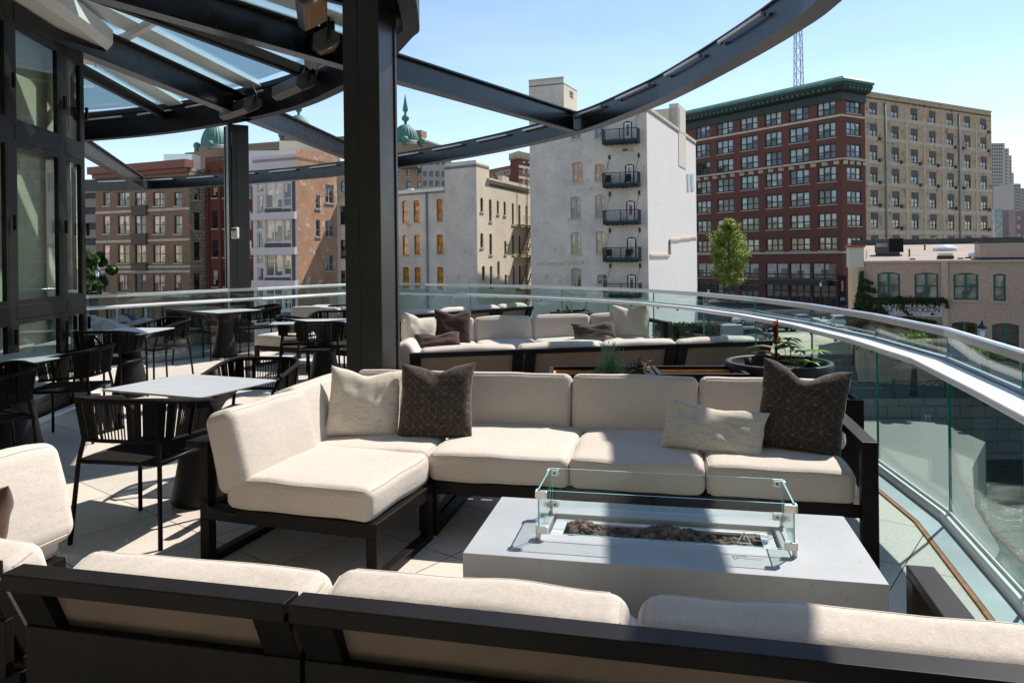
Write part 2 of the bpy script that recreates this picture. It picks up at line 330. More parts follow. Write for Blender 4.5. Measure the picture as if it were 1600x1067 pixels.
def copy_tree(o, parent=None):
    c = o.copy(); COL.objects.link(c)
    if parent: c.parent = parent; c.matrix_parent_inverse = o.matrix_parent_inverse
    for ch in list(o.children): copy_tree(ch, c)
    return c
def struct(name, mb, mat, **k):
    o = mb.build(name, mat, **k); o['kind'] = 'structure'; return o
def spline(pts, n=8):
    pts = [Vector(p) for p in pts]; out = []
    for i in range(len(pts) - 1):
        p0 = pts[max(i - 1, 0)]; p1 = pts[i]; p2 = pts[i + 1]; p3 = pts[min(i + 2, len(pts) - 1)]
        for k in range(n):
            t = k / n; out.append(0.5 * ((2 * p1) + (p2 - p0) * t + (2 * p0 - 5 * p1 + 4 * p2 - p3) * t * t + (3 * p1 - p0 - 3 * p2 + p3) * t ** 3))
    out.append(pts[-1]); return out
# ================================================================== terrace: floor, railing
rl = [(1600,550),(1482,514.5),(1369.5,492),(1268,476),(1180,465.5),(1099,458),(1021,453),(950,450),(878,447.8),(806,445.8),(735,444.4),(665,443.2),(600,442.8),(540,443.9),(480,446.5),(402,450.5),(356,452),(280,455.5),(182,460),(137,461.8)]
RZ = 1.085
nodes = [at(u, v, 1.05 + 0.045 * (u - 137) / 1463) for u, v in rl]
pre = [Vector((0.1, -0.7, 0)), Vector((0.9, 0.2, 0)), Vector((1.5, 1.2, 0)), Vector((1.91, 2.23, 0))]
post = [Vector((-6.75, 10.0, 0)), Vector((-7.3, 9.2, 0)), Vector((-7.8, 8.2, 0))]
RP = [Vector((p.x, p.y)) for p in pre + nodes + post]
zo = [0.01] * 4 + [0.045 * (u - 1600) / 1463 + 0.01 for u, v in rl] + [-0.035] * 3
# floor slab inside the rail
floor_poly = [(p.x, p.y) for p in RP]
n_ = len(RP)
back = [(-8.6, 6.0), (-8.8, 0), (-7.5, -5.0), (1.0, -5.0), (0.0, -2.0)]
fl = MB(); fl.prism(floor_poly + back, -0.5, 0.0)
struct('terrace_floor', fl, M_floor)
rail = thing('glass_railing', 'curved glass railing with a polished cap rail and a white inner ledge round the terrace', 'railing', (0, 0, 0))
MB().sweep(RP, [(-0.024, RZ - 0.038), (-0.024, RZ), (-0.012, RZ + 0.008), (0.012, RZ + 0.008), (0.024, RZ), (0.024, RZ - 0.038)], zo).build('cap_rail', M_alu, rail)
inner = []
led = MB().sweep([p for p in RP], [(-0.185, 0.885), (-0.20, 0.90), (-0.195, 0.925), (-0.05, 0.925), (-0.05, 0.885)], zo)
led.build('ledge', M_white, rail, bevel=0.006)
MB().sweep(RP, [(-0.048, 0.895), (-0.048, 0.935), (-0.008, 0.935), (-0.008, 0.895)], zo).build('ledge_mount', M_track, rail)
MB().sweep(RP, [(-0.165, 0.004), (-0.165, 0.012), (-0.058, 0.02), (-0.058, 0.004)]).build('flashing', M_track, rail)
MB().sweep(RP, [(-0.188, 0.002), (-0.188, 0.010), (-0.167, 0.010), (-0.167, 0.002)]).build('cedar_strip', M_rust, rail)
MB().sweep(RP, [(-0.056, 0.004), (-0.056, 0.05), (-0.045, 0.07), (-0.028, 0.07), (-0.028, 0.045), (-0.018, 0.045), (-0.018, 0.085), (-0.009, 0.085), (-0.009, 0.004)]).build('base_channel', M_white, rail)
for i in range(len(RP) - 1):
    a, b = RP[i], RP[i + 1]; d = (b - a).normalized(); a2 = a + d * 0.006; b2 = b - d * 0.006; z1 = RZ - 0.04; nrm = Vector((d.y, -d.x)) * 0.006
    g = MB(); za, zb = zo[i], zo[i + 1]
    pts = [a2 - nrm, b2 - nrm, b2 + nrm, a2 + nrm]
    vs = [(p.x, p.y, 0.02) for p in pts] + [(pts[0].x, pts[0].y, z1 + za), (pts[1].x, pts[1].y, z1 + zb), (pts[2].x, pts[2].y, z1 + zb), (pts[3].x, pts[3].y, z1 + za)]
    g.add(vs, [(0, 1, 5, 4), (2, 3, 7, 6)]); gp = g.build('glass_panel', M_glass, rail)
    e = MB(); e.add(vs, [(1, 2, 6, 5), (3, 0, 4, 7)]); e.build('glass_edge', M_edge, gp)
bolts = MB()
for i in range(4, len(RP) - 3):
    a, b = RP[i], RP[i + 1]; d = (b - a); nrm = Vector((d.y, -d.x)).normalized()
    for t in (0.3, 0.7):
        p = a + d * t - nrm * 0.14; bolts.tube([(p.x, p.y, 0.86 + zo[i]), (p.x, p.y, 0.884 + zo[i])], 0.012, 6)
bolts.build('ledge_bolt', M_heat, rail)['kind'] = 'stuff'

# ================================================================== pergola: two rings, radial beams, columns, glass roof
ZB, ZT = 3.80, 4.16
perg = thing('steel_pergola', 'dark steel pergola of two curved ring beams with radial beams, columns and a glass roof', 'pergola')
orp = [(0.6, 0.2), (1.7, 1.6), (2.35, 3.3), (2.68, 5.0), (2.80, 6.6), (2.79, 7.37), (2.62, 8.64), (2.28, 10.37), (1.95, 11.5), (1.25, 13.33), (0.02, 15.25), (-1.46, 17.0), (-2.9, 18.4), (-4.9, 20.0), (-7.45, 21.5), (-11.3, 23.0), (-16, 23.6)]
OR = [(p.x, p.y) for p in spline([(x, y, 0) for x, y in orp], 6)]
RW = 0.2
def ibeam_prof(o0, o1, zb=ZB, zt=ZT): return [(o0, zb), (o0, zt), (o1, zt), (o1, zb)]
MB().sweep(OR, [(0, ZB), (-0.035, ZB), (-0.035, ZB + 0.018), (0, ZB + 0.018), (0, ZT - 0.018), (-0.03, ZT - 0.018), (-0.03, ZT), (RW, ZT), (RW, ZB)]).build('outer_ring', M_ring, perg)
irp = [(-4.5, 0.3), (-2.6, 1.6), (-1.45, 3.4), (-0.98, 5.3), (-1.03, 7.1), (-1.17, 7.58), (-1.75, 8.9), (-2.3, 9.75), (-3.3, 11.0), (-4.7, 12.1), (-6.2, 13.0), (-7.9, 13.65), (-10, 14.1)]
IR = [(p.x, p.y) for p in spline([(x, y, 0) for x, y in irp], 6)]
MB().sweep(IR, [(0, ZB), (0, ZB + 0.30), (0.16, ZB + 0.30), (0.16, ZB)]).build('inner_ring', M_dark, perg)
MB().sweep(IR, [(0.0, ZT + 0.06), (0.0, ZT + 0.14), (0.14, ZT + 0.14), (0.14, ZT + 0.06)]).build('roof_edge_beam', M_dark, perg)
MB().sweep(IR, [(0.165, ZT + 0.04), (0.165, ZT + 0.20), (0.25, ZT + 0.20), (0.25, ZT + 0.16), (0.18, ZT + 0.04)]).build('roof_gutter', M_soffit, perg)
MB().sweep(IR, [(0.02, ZB + 0.30), (0.02, ZT + 0.06), (0.14, ZT + 0.06), (0.14, ZB + 0.30)]).build('ring_web', M_dark, perg)
def near_on(path, c, ang):
    d = Vector((math.sin(ang), math.cos(ang))); best = None
    for p in path:
        q = Vector(p) - Vector(c); 
        if q.dot(d) > 0:
            e = abs(q.x * d.y - q.y * d.x)
            if best is None or e < best[0]: best = (e, p, q.dot(d))
    return best[2]
CC = (-5.15, 4.0)
def radial(ang, full=True, outer=True):
    d = Vector((math.sin(ang), math.cos(ang))); c = Vector(CC)
    ti = near_on(IR, CC, ang); to = near_on(OR, CC, ang)
    a = c + d * 0.5; b = c + d * ((to - 0.02) if outer else ti)
    m = MB(); z = (ZB + ZT) / 2
    m.beam((a.x, a.y, z), (b.x, b.y, z), 0.035, ZT - ZB - 0.02)
    for zz in (ZB + 0.012, ZT - 0.012): m.beam((a.x, a.y, zz), (b.x, b.y, zz), 0.17, 0.024)
    m.build('radial_beam', M_ring if outer else M_dark, perg)
    return c + d * ti, ti, to
angs = [R(a) for a in (-18.5, 6.5, 33.8, 112)]
for a in angs: radial(a)
mids = [R(a) for a in (-44, -31, -6, 20.5, 47, 96)]
for a in mids:
    d = Vector((math.sin(a), math.cos(a))); c = Vector(CC); ti = near_on(IR, CC, a); p = c + d * 0.5; q = c + d * ti
    MB().beam((p.x, p.y, ZT - 0.04), (q.x, q.y, ZT - 0.04), 0.07, 0.16).build('rafter', M_dark, perg)
# frosted strips beside every rafter, purlins, and the panes of the roof
al = sorted(angs + mids)
zr = ZT + 0.10
for i, a in enumerate(al):
    d = Vector((math.sin(a), math.cos(a))); nrm = Vector((d.y, -d.x)); c = Vector(CC); ti = near_on(IR, CC, a)
    for sgn in (-1, 1):
        p = c + d * 1.2 + nrm * sgn * 0.26; q = c + d * (ti - 0.15) + nrm * sgn * 0.26
        MB().beam((p.x, p.y, zr - 0.01), (q.x, q.y, zr - 0.01), 0.32, 0.012).build('frosted_strip', M_fritt, perg)
for i in range(len(al) - 1):
    a, b = al[i], al[i + 1]; c = Vector(CC)
    da = Vector((math.sin(a), math.cos(a))); db = Vector((math.sin(b), math.cos(b))); ta = near_on(IR, CC, a); tb = near_on(IR, CC, b)
    for k, fr in enumerate((0.62,)):
        p = c + da * ta * fr; q = c + db * tb * fr; MB().beam((p.x, p.y, zr - 0.05), (q.x, q.y, zr - 0.05), 0.06, 0.09).build('purlin', M_soffit, perg)
    for f0, f1 in ((0.12, 0.615), (0.625, 0.985)):
        p0 = c + da * ta * f0; p1 = c + db * tb * f0; p2 = c + db * tb * f1; p3 = c + da * ta * f1
        m = MB(); m.prism([(p0.x, p0.y), (p1.x, p1.y), (p2.x, p2.y), (p3.x, p3.y)], zr + 0.02, zr + 0.032); m.build('roof_pane', M_rglass, perg)
# columns
def column(x, y, s, rz, top):
    m = MB(); M = Matrix.Translation((x, y, 0)) @ Matrix.Rotation(rz, 4, 'Z'); h = s / 2
    m.box((0, -h + 0.02, top / 2), (s, 0.04, top), M); m.box((0, h - 0.02, top / 2), (s, 0.04, top), M)
    m.box((0, 0, top / 2), (s - 0.03, s - 0.08, top), M)
    m.box((-s * 0.1, -h - 0.004, top / 2), (s * 0.015, 0.008, top - 0.01), M)
    return m.build('column', M_steelc, perg, bevel=0.004)
pc = at(578, 620, 0)
column(-1.335, 7.05, 0.375, R(-17), ZT)
column(-4.68, 12.55, 0.335, R(33), ZB + 0.02)
# light tubes on the inner face of the outer ring
def walk(path, s0, s1):
    acc = 0; out = []
    for i in range(len(path) - 1):
        a, b = Vector(path[i]), Vector(path[i + 1]); L = (b - a).length
        for s_ in (s0, s1):
            if acc <= s_ < acc + L: out.append(a + (b - a) * ((s_ - acc) / L))
        acc += L
    return out, acc
_, tot = walk(OR, 0, 0)
s_ = 3.3
while s_ < tot - 2:
    (pp, _t) = walk(OR, s_, s_ + 1.05)
    if len(pp) == 2:
        a, b = pp; d = (b - a).normalized(); nn = Vector((-d.y, d.x)) * 0.075
        MB().tube([(a.x + nn.x, a.y + nn.y, ZT - 0.085), (b.x + nn.x, b.y + nn.y, ZT - 0.085)], 0.018, 8).build('light_tube', M_white, perg)
        c1 = MB()
        for q in (a, b): c1.box((q.x + nn.x * 0.5, q.y + nn.y * 0.5, ZT - 0.095), (0.025, 0.05, 0.035))
        c1.build('tube_bracket', M_heat, perg)
    s_ += 1.62
for k_ in range(14):
    pp, _t = walk(IR, 2.2 + k_ * 1.25, 2.2 + k_ * 1.25 + 0.85)
    if len(pp) == 2:
        a, b = pp; d = (b - a).normalized(); nn = Vector((-d.y, d.x)) * 0.05
        MB().tube([(a.x + nn.x, a.y + nn.y, ZT + 0.0), (b.x + nn.x, b.y + nn.y, ZT + 0.0)], 0.016, 8).build('light_tube', M_plastic, perg)
# heaters hung under the inner ring
def heater(u, v, d, yaw, tilt, label, k=0):
    p = atY(u, v, d)
    t = thing('patio_heater', label, 'heater', p, yaw, 'infrared heaters hung under the inner ring')
    M = Matrix.Rotation(tilt, 4, 'X')
    m = MB(); L = 0.86; prof = [(-0.13, -0.02), (-0.17, 0.06), (-0.09, 0.18), (0.09, 0.18), (0.17, 0.06), (0.13, -0.02)]
    vs = [M @ Vector((x, y, z)) for x in (-L / 2, L / 2) for y, z in prof]; n = len(prof)
    m.add(vs, [tuple(range(n))[::-1], tuple(range(n, 2 * n))] + [(i, (i + 1) % n, n + (i + 1) % n, n + i) for i in range(n)]); m.build('housing', M_heat, t, bevel=0.006)
    g = MB()
    g.box((0, 0, -0.026), (L - 0.10, 0.20, 0.008), M); g.build('ceramic_burner', M_burn, t)
    g = MB()
    for i in range(14): g.box((-L / 2 + 0.07 + i * (L - 0.14) / 13, 0, -0.036), (0.004, 0.20, 0.004), M)
    for j in range(5): g.box((0, -0.06 + j * 0.04, -0.036), (L - 0.12, 0.004, 0.004), M)
    g.build('grille', M_heat, t)
    g = MB(); g.tube([(L / 2 + 0.02, 0, 0.06), (L / 2 + 0.05, 0, 0.2), (L / 2 - 0.08, 0, 0.34)], 0.022, 8); g.box((L / 2 - 0.12, 0, 0.2), (0.05, 0.16, 0.2)); g.build('bracket', M_dark, t)
    g = MB(); g.box((L / 2 - 0.05, 0, -0.031), (0.09, 0.05, 0.003), M); g.build('rating_plate', M_clamp, t)
M_burn = simple('ceramic_burner', (0.42, 0.22, 0.08), 0.8, 0, 0.3, 30, 0.4, 90)
heater(378, 176, 11.4, R(-45), R(28), 'leftmost heater under the inner ring, beside the top of the far column')
heater(462, 143, 10.4, R(-50), R(28), 'second heater from the left under the inner ring, between the two columns')
heater(506, 86, 8.6, R(-68), R(30), 'heater with steep tilt hung just left of the top of the tall near column')
heater(492, 18, 7.4, R(-76), R(30), 'topmost heater, cut off by the upper edge of the photo')
# sensor box and its cable on the far column
t = thing('junction_box', 'small white box with a rounded front fixed to the far column', 'junction box', (-4.63, 12.32, 1.99), R(-20))
m = MB(); m.box((0, 0, 0), (0.13, 0.07, 0.19)); m.build('case', M_plastic, t, bevel=0.02, segs=3)
m = MB(); m.box((0, -0.037, 0.055), (0.10, 0.006, 0.035)); m.build('display', M_heat, t)
m = MB(); m.tube([(-0.03, -0.01, 0.09), (-0.05, -0.01, 0.3), (-0.05, 0.0, 1.7)], 0.008, 6); m.build('cable', M_black, t)

# ================================================================== glazed facade on the left
fac = thing('glazed_facade', 'curved wall of tall dark framed folding glass doors under a white soffit', 'glass wall')
FP = [(-5.35, 9.0), (-4.84, 8.3), (-4.73, 7.72), (-4.61, 6.75), (-4.46, 5.6), (-4.32, 4.3), (-4.15, 2.8), (-3.85, 1.2), (-3.3, -0.1), (-2.4, -1.25), (-1.1, -2.1), (0.6, -2.6), (2.2, -2.9)]
FZ = 3.95
FP = [Vector(p) for p in FP]
for i in range(len(FP) - 1):
    a, b = FP[i], FP[i + 1]; d = (b - a).normalized(); L = (b - a).length; nout = Vector((-d.y, d.x))   # towards the terrace
    def P(s, o, z): q = a + d * s + nout * o; return (q.x, q.y, z)
    for s in (0.03, L - 0.03): MB().beam(P(s, 0, 0.0), P(s, 0, FZ), 0.08, 0.06, Vector((nout.x, nout.y, 0))).build('mullion', M_facf, fac, bevel=0.006)
    MB().beam(P(-0.02, -0.13, FZ / 2 + 0.3), P(L + 0.02, -0.13, FZ / 2 + 0.3), 0.01, FZ - 0.8).build('reflection_veil', M_veil, fac)  # sheet added behind the glass to stand in for its grey green reflections
    for z, h in ((0.08, 0.16), (1.07, 0.13), (2.74, 0.15), (FZ - 0.09, 0.18)):
        MB().beam(P(0.06, 0, z), P(L - 0.06, 0, z), 0.07, h).build('transom', M_facf, fac, bevel=0.005)
    for z0, z1 in ((0.16, 1.005), (1.135, 2.665), (2.815, FZ - 0.18)):
        m = MB()
        for s in (0.078, L - 0.078): m.beam(P(s, 0.01, z0), P(s, 0.01, z1), 0.035, 0.035, Vector((nout.x, nout.y, 0)))
        for zz in (z0 + 0.025, z1 - 0.025): m.beam(P(0.097, 0.01, zz), P(L - 0.097, 0.01, zz), 0.035, 0.05)
        sa = m.build('sash', M_facf, fac)
        m = MB(); m.beam(P(0.09, 0, (z0 + z1) / 2), P(L - 0.09, 0, (z0 + z1) / 2), 0.012, z1 - z0 - 0.1); m.build('pane', M_fglass, sa)
    for z in (0.85, 1.9, 3.2):
        m = MB(); m.beam(P(0.02, 0.065, z - 0.07), P(0.02, 0.065, z + 0.07), 0.03, 0.03, Vector((nout.x, nout.y, 0))); m.build('hinge', M_dark, fac, bevel=0.004)
    m = MB(); m.beam(P(0, 0.12, 0.02), P(L, 0.12, 0.02), 0.08, 0.03); m.build('threshold', M_white, fac)
fin = [(p.x, p.y) for p in FP]
m = MB(); m.sweep(fin, [(-0.24, FZ + 0.02), (-0.24, FZ + 0.20), (0.3, FZ + 0.20), (0.3, FZ + 0.02)]); m.build('soffit', M_soffit, fac)
m = MB(); m.sweep(fin, [(-0.26, FZ - 0.01), (-0.32, FZ + 0.08), (-0.32, FZ + 0.23), (-0.243, FZ + 0.23), (-0.243, FZ + 0.0)]); m.build('fascia', M_white, fac)
# room behind the glass: back wall, ceiling
ic = [(p + Vector((-2.2, -0.3))) for p in FP[:8]]
M_room = simple('room_wall', (0.30, 0.29, 0.24), 0.8, 0, 0.15, 1.2)
rw = MB(); rw.sweep([(-8.4, 9.3), (-8.0, 6.0), (-7.6, 2.5), (-7.0, -0.5), (-5.5, -3.2), (-2, -4.6), (2.4, -5.0)], [(-0.1, 0.0), (-0.1, 4.6), (0.1, 4.6), (0.1, 0.0)]); rw.build('room_wall', M_room, fac)
rw = MB(); rw.prism([(p.x, p.y) for p in FP] + [(2.4, -5.0), (-2, -4.6), (-5.5, -3.2), (-7.0, -0.5), (-7.6, 2.5), (-8.0, 6.0), (-8.4, 9.3)], 4.152, 4.20); rw.build('flat_roof', M_soffit, fac)
# upper storeys of the building the terrace belongs to (behind the camera: they shade the near furniture from the rear sky)
ub = MB(); ub.prism([(-9, -3.4), (-1.5, -3.4), (9, -3.6), (9, -14), (-24, -14), (-24, -3.4)], 4.36, 24)
ub = ub.build('upper_building', simple('dark_render', (0.035, 0.033, 0.03), 0.8, 0, 0.2, 0.5)); tag(ub, 'tall building rising above the glazed wall of the terrace', 'building')
pb = MB(); pb.prism([(2.4, -2.9), (9, -3.6), (9, -14), (-24, -14), (-24, 8), (-8.6, 6), (-8.8, -5), (2.4, -5.0)], -8.2, 4.355)
pb = pb.build('building_podium', MATS['dark_render']); tag(pb, 'lower storeys of the building that carries the terrace', 'building')

# ================================================================== furniture
GA = math.atan2(.214, 1)
EX = Vector((math.cos(GA), -math.sin(GA))); EY = Vector((math.sin(GA), math.cos(GA)))
def loc(x, y, z=0.0): q = EX * x + EY * y; return (q.x, q.y, z)
def cushion_mb(sx, sy, sz, r=0.05, puff=0.03, seed=0, pipe=True, wob=0.0085, nx=None):
    """soft box cushion centred on its base centre; crowned top and bottom, piped edges"""
    hx, hy, hz = sx / 2, sy / 2, sz / 2
    def samp(h, n):
        e = [-(h - r) - r * math.tan(R(a)) for a in (45, 30, 15)]
        inner = [-(h - r) + 2 * (h - r) * i / n for i in range(n + 1)]
        return e + inner + [-q for q in e[::-1]]
    X = samp(hx, nx or max(4, int(sx / 0.07))); Y = samp(hy, max(4, int(sy / 0.07))); Z = samp(hz, 2)
    ids = {}; vs = []; fs = []
    rnd = Vector((seed * 3.7, seed * 1.3, seed * 5.1))
    def mp(x, y, z):
        q = Vector((max(-(hx - r), min(hx - r, x)), max(-(hy - r), min(hy - r, y)), max(-(hz - r), min(hz - r, z)))); dd = Vector((x, y, z)) - q
        p = q + dd.normalized() * r if dd.length > 1e-9 else q
        a = 1 - (p.x / hx) ** 2; b = 1 - (p.y / hy) ** 2; a = max(0, a); b = max(0, b)
        p.z += (1 if z > 0 else -0.5) * puff * (a ** 0.5) * (b ** 0.5) * (abs(p.z) / hz)
        k = (1 - (p.z / (hz + puff)) ** 2)
        p.x += (p.x / hx) * 0.010 * k * b; p.y += (p.y / hy) * 0.010 * k * a
        nn = noise.noise_vector(p * 5 + rnd) * wob; return p + nn
    def vid(i, j, k):
        if (i, j, k) not in ids: ids[(i, j, k)] = len(vs); vs.append(mp(X[i], Y[j], Z[k]))
        return ids[(i, j, k)]
    a, b, c = len(X) - 1, len(Y) - 1, len(Z) - 1
    for i in range(a):
        for j in range(b):
            fs.append((vid(i, j, 0), vid(i, j + 1, 0), vid(i + 1, j + 1, 0), vid(i + 1, j, 0))); fs.append((vid(i, j, c), vid(i + 1, j, c), vid(i + 1, j + 1, c), vid(i, j + 1, c)))
    for i in range(a):
        for k in range(c):
            fs.append((vid(i, 0, k), vid(i + 1, 0, k), vid(i + 1, 0, k + 1), vid(i, 0, k + 1))); fs.append((vid(i, b, k), vid(i, b, k + 1), vid(i + 1, b, k + 1), vid(i + 1, b, k)))
    for j in range(b):
        for k in range(c):
            fs.append((vid(0, j, k), vid(0, j, k + 1), vid(0, j + 1, k + 1), vid(0, j + 1, k))); fs.append((vid(a, j, k), vid(a, j + 1, k), vid(a, j + 1, k + 1), vid(a, j, k + 1)))
    m = MB(); m.add(vs, fs, True)
    if pipe:
        for sg in (1, -1):
            pts = []
            q = r * 0.30
            zz = sg * (hz - q)
            def cpt(x, y):
                p = mp(x, y, sg * (hz - r + r * 0.9)); return p
            N_ = 14
            edge = [(-hx + r + 2 * (hx - r) * i / N_, -hy) for i in range(N_ + 1)] + [(hx, -hy + r + 2 * (hy - r) * i / N_) for i in range(N_ + 1)] + [(hx - r - 2 * (hx - r) * i / N_, hy) for i in range(N_ + 1)] + [(-hx, hy - r - 2 * (hy - r) * i / N_) for i in range(N_ + 1)]
            for x, y in edge:
                p = mp(x, y, sg * hz * 0.999 if False else sg * (hz - r * 0.0)); pts.append(p)
            pts.append(pts[0]); m.tube(pts, 0.0032, 5, cap=False)
    return m
def put(o, M):
    o.matrix_local = M; return o
def cushion(name, root, size, pos, rot=(0, 0, 0), mat=None, r=0.05, puff=0.03, seed=0):
    o = cushion_mb(*size, r=r, puff=puff, seed=seed).build(name, mat or M_cream, root, fix=True)
    return put(o, Matrix.Translation(pos) @ Matrix.Rotation(rot[2], 4, 'Z') @ Matrix.Rotation(rot[0], 4, 'X') @ Matrix.Rotation(rot[1], 4, 'Y'))
def bar(m, p, q, w_, h): m.beam(p, q, w_, h)
def seat_frame(root, x0, x1, y0, y1, zt=0.30, ht=0.07, legs=((0, 0), (1, 0), (0, 1), (1, 1)), wd=0.055):
    m = MB(); z = zt - ht / 2; h = wd / 2
    m.beam((x0, y0 + h, z), (x1, y0 + h, z), wd, ht); m.beam((x0, y1 - h, z), (x1, y1 - h, z), wd, ht)
    m.beam((x0 + h, y0 + wd, z), (x0 + h, y1 - wd, z), wd, ht); m.beam((x1 - h, y0 + wd, z), (x1 - h, y1 - wd, z), wd, ht)
    n = max(2, int((x1 - x0) / 0.12))
    for i in range(1, n): x = x0 + (x1 - x0) * i / n; m.box((x, (y0 + y1) / 2, zt - 0.02), (0.05, y1 - y0 - 2 * wd, 0.012))
    m.build('seat_frame', M_sofa_metal, root, bevel=0.004)
    for a, b in legs:
        x = x0 + h if a == 0 else x1 - h; y = y0 + h if b == 0 else y1 - h
        if isinstance(a, float): x = x0 + (x1 - x0) * a
        MB().box((x, y, (zt - ht) / 2), (wd, wd, zt - ht)).build('leg', M_sofa_metal, root, bevel=0.004)
    for x in sorted(set((x0 + h if a == 0 else x1 - h) for a, b in legs if not isinstance(a, float))):
        MB().box((x, (y0 + y1) / 2, 0.02), (wd, y1 - y0 - 2 * wd, 0.04)).build('runner', M_sofa_metal, root, bevel=0.004)
def back_frame(root, x0, x1, y, z0=0.30, z1=0.62, lean=0.10, n=2, wd=0.045, bh=0.06, panel=True):
    """sloping back made of a top bar, posts and slats; y is the foot of the back, it leans towards +y"""
    m = MB(); L = (x1 - x0) / n
    for i in range(n):
        a = x0 + i * L + 0.004; b = x0 + (i + 1) * L - 0.004
        m.beam((a, y + lean, z1 - bh / 2), (b, y + lean, z1 - bh / 2), wd, bh)
        m.beam((a, y + 0.015, z0 + 0.045), (b, y + 0.015, z0 + 0.045), wd, bh)
        for x in (a + 0.04, b - 0.04): m.beam((x, y + 0.015, z0), (x, y + lean - 0.003, z1 - bh + 0.001), 0.078, wd - 0.004, Vector((0, 1, 0)))
        for zq in (0.4, 0.6):
            pass
    m.build('back_frame', M_sofa_metal, root, bevel=0.003)
def arm(root, x, y0, y1, z=0.62, wd=0.075, th=0.045, back=True):
    m = MB(); m.box((x, (y0 + y1) / 2, z - th / 2), (wd, y1 - y0, th)); m.box((x, y0 + 0.03, (z - th) / 2), (wd, 0.06, z - th))
    if back: m.box((x, y1 - 0.03, (z - th) / 2), (wd, 0.06, z - th))
    m.box((x, (y0 + y1) / 2, 0.265), (wd - 0.01, y1 - y0 - 0.12, 0.06))
    m.build('arm', M_sofa_metal, root, bevel=0.004)
def pillow_mb(sx, sy, T, chop=0.05, seed=0, n=22, ear=0.10):
    vs = []; fs = []; uvs = []; rnd = Vector((seed * 2.3, 0.7 * seed, 9.1 * seed))
    def pos(u, v, s):
        x = sx / 2 * u * (1 - ear * (1 - v * v) * abs(u) ** 2.5); y = sy / 2 * v * (1 - ear * (1 - u * u) * abs(v) ** 2.5)
        if v > -0.2: y -= chop * math.exp(-(u / 0.42) ** 2) * ((v + 0.2) / 1.2) ** 1.6
        t = T / 2 * ((1 - u ** 4) ** 0.55) * ((1 - v ** 4) ** 0.55) * (0.75 + 0.25 * (1 - v) / 2)
        t *= 1 - 0.35 * math.exp(-(u / 0.25) ** 2) * max(0, v) ** 1.5
        p = Vector((x, y, s * t)); k = noise.noise(Vector((u * 2.2, v * 2.2, s)) + rnd) * 0.016 + noise.noise(Vector((u * 5, v * 5, s)) + rnd) * 0.006
        p.z += k * min(1, 2.5 * (1 - max(abs(u), abs(v)))) ; p += noise.noise_vector(Vector((u * 3, v * 3, 0)) + rnd) * 0.006; return p
    for s in (1, -1):
        o = len(vs)
        for i in range(n + 1):
            for j in range(n + 1):
                u = math.sin(math.pi / 2 * (2 * i / n - 1)); v = math.sin(math.pi / 2 * (2 * j / n - 1)); vs.append(pos(u, v, s))
        for i in range(n):
            for j in range(n):
                q = [(i, j), (i + 1, j), (i + 1, j + 1), (i, j + 1)]
                if s < 0: q = q[::-1]
                fs.append([o + a * (n + 1) + b for a, b in q])
                uvs.append([(0.5 + vs[o + a * (n + 1) + b].x / 0.5, 0.5 + vs[o + a * (n + 1) + b].y / 0.5) for a, b in q])
    m = MB(); m.add(vs, fs, True, uvs); return m
def pillow(label, size, p, yaw, lean, mat, roll=0.0, chop=0.05, seed=0, T=0.16, cat='cushion', group=None, ear=0.075):
    """stands on its lower edge at p; faces -y turned by yaw, leaning back"""
    o = pillow_mb(size[0], size[1], T, chop, seed, ear=ear).build('throw_pillow', mat, None, fix=False)
    M = Matrix.Translation(p) @ Matrix.Rotation(yaw, 4, 'Z') @ Matrix.Rotation(R(90) - lean, 4, 'X') @ Matrix.Rotation(roll, 4, 'Z') @ Matrix.Translation((0, size[1] / 2 - 0.015, 0))
    o.matrix_world = M; md = o.modifiers.new('weld', 'WELD'); md.merge_threshold = 0.0006
    return tag(o, label, cat, group)

# --- main sofa, facing the camera across the fire table
s1 = thing('sectional_sofa', 'long cream cushioned sofa with a dark frame behind the lit fire table, facing the viewer', 'sofa', loc(0, 0), -GA)
seat_frame(s1, -1.32, 0.895, 3.86, 4.78, legs=((0, 0), (0, 1), (0.36, 1)))
seat_frame(s1, -2.36, -1.335, 3.92, 4.86, legs=((1, 0), (0, 1)))
arm(s1, 0.925, 3.79, 4.82)
back_frame(s1, -2.36, 0.885, 4.76, n=4, lean=0.09)
sx = [-1.315, -0.535, 0.165, 0.880]
for i in range(3):
    cushion('seat_cushion', s1, (sx[i + 1] - sx[i] - 0.004, 0.80, 0.155), ((sx[i] + sx[i + 1]) / 2, 4.235, 0.380), seed=i + 1, puff=0.018, r=0.042)
cushion('seat_cushion', s1, (0.93, 0.84, 0.150), (-1.79, 4.30, 0.376), seed=9, puff=0.014, r=0.042)
bx = [-2.08, -1.40, -0.615, 0.165, 0.985]
for i in range(4):
    cushion('back_cushion', s1, (bx[i + 1] - bx[i] - 0.006, 0.17, 0.40), ((bx[i] + bx[i + 1]) / 2, 4.66, 0.568), (R(-17), 0, 0), seed=i + 20, r=0.045, puff=0.008)
# back cushion on the left end of the corner
cushion('back_cushion', s1, (0.70, 0.17, 0.40), (-2.14, 4.22, 0.575), (R(-17), 0, R(90)), seed=31, r=0.045, puff=0.008)
m = MB(); m.beam((-2.42, 3.95, 0.59), (-2.42, 4.84, 0.59), 0.045, 0.06); m.build('back_frame', M_sofa_metal, s1, bevel=0.003)
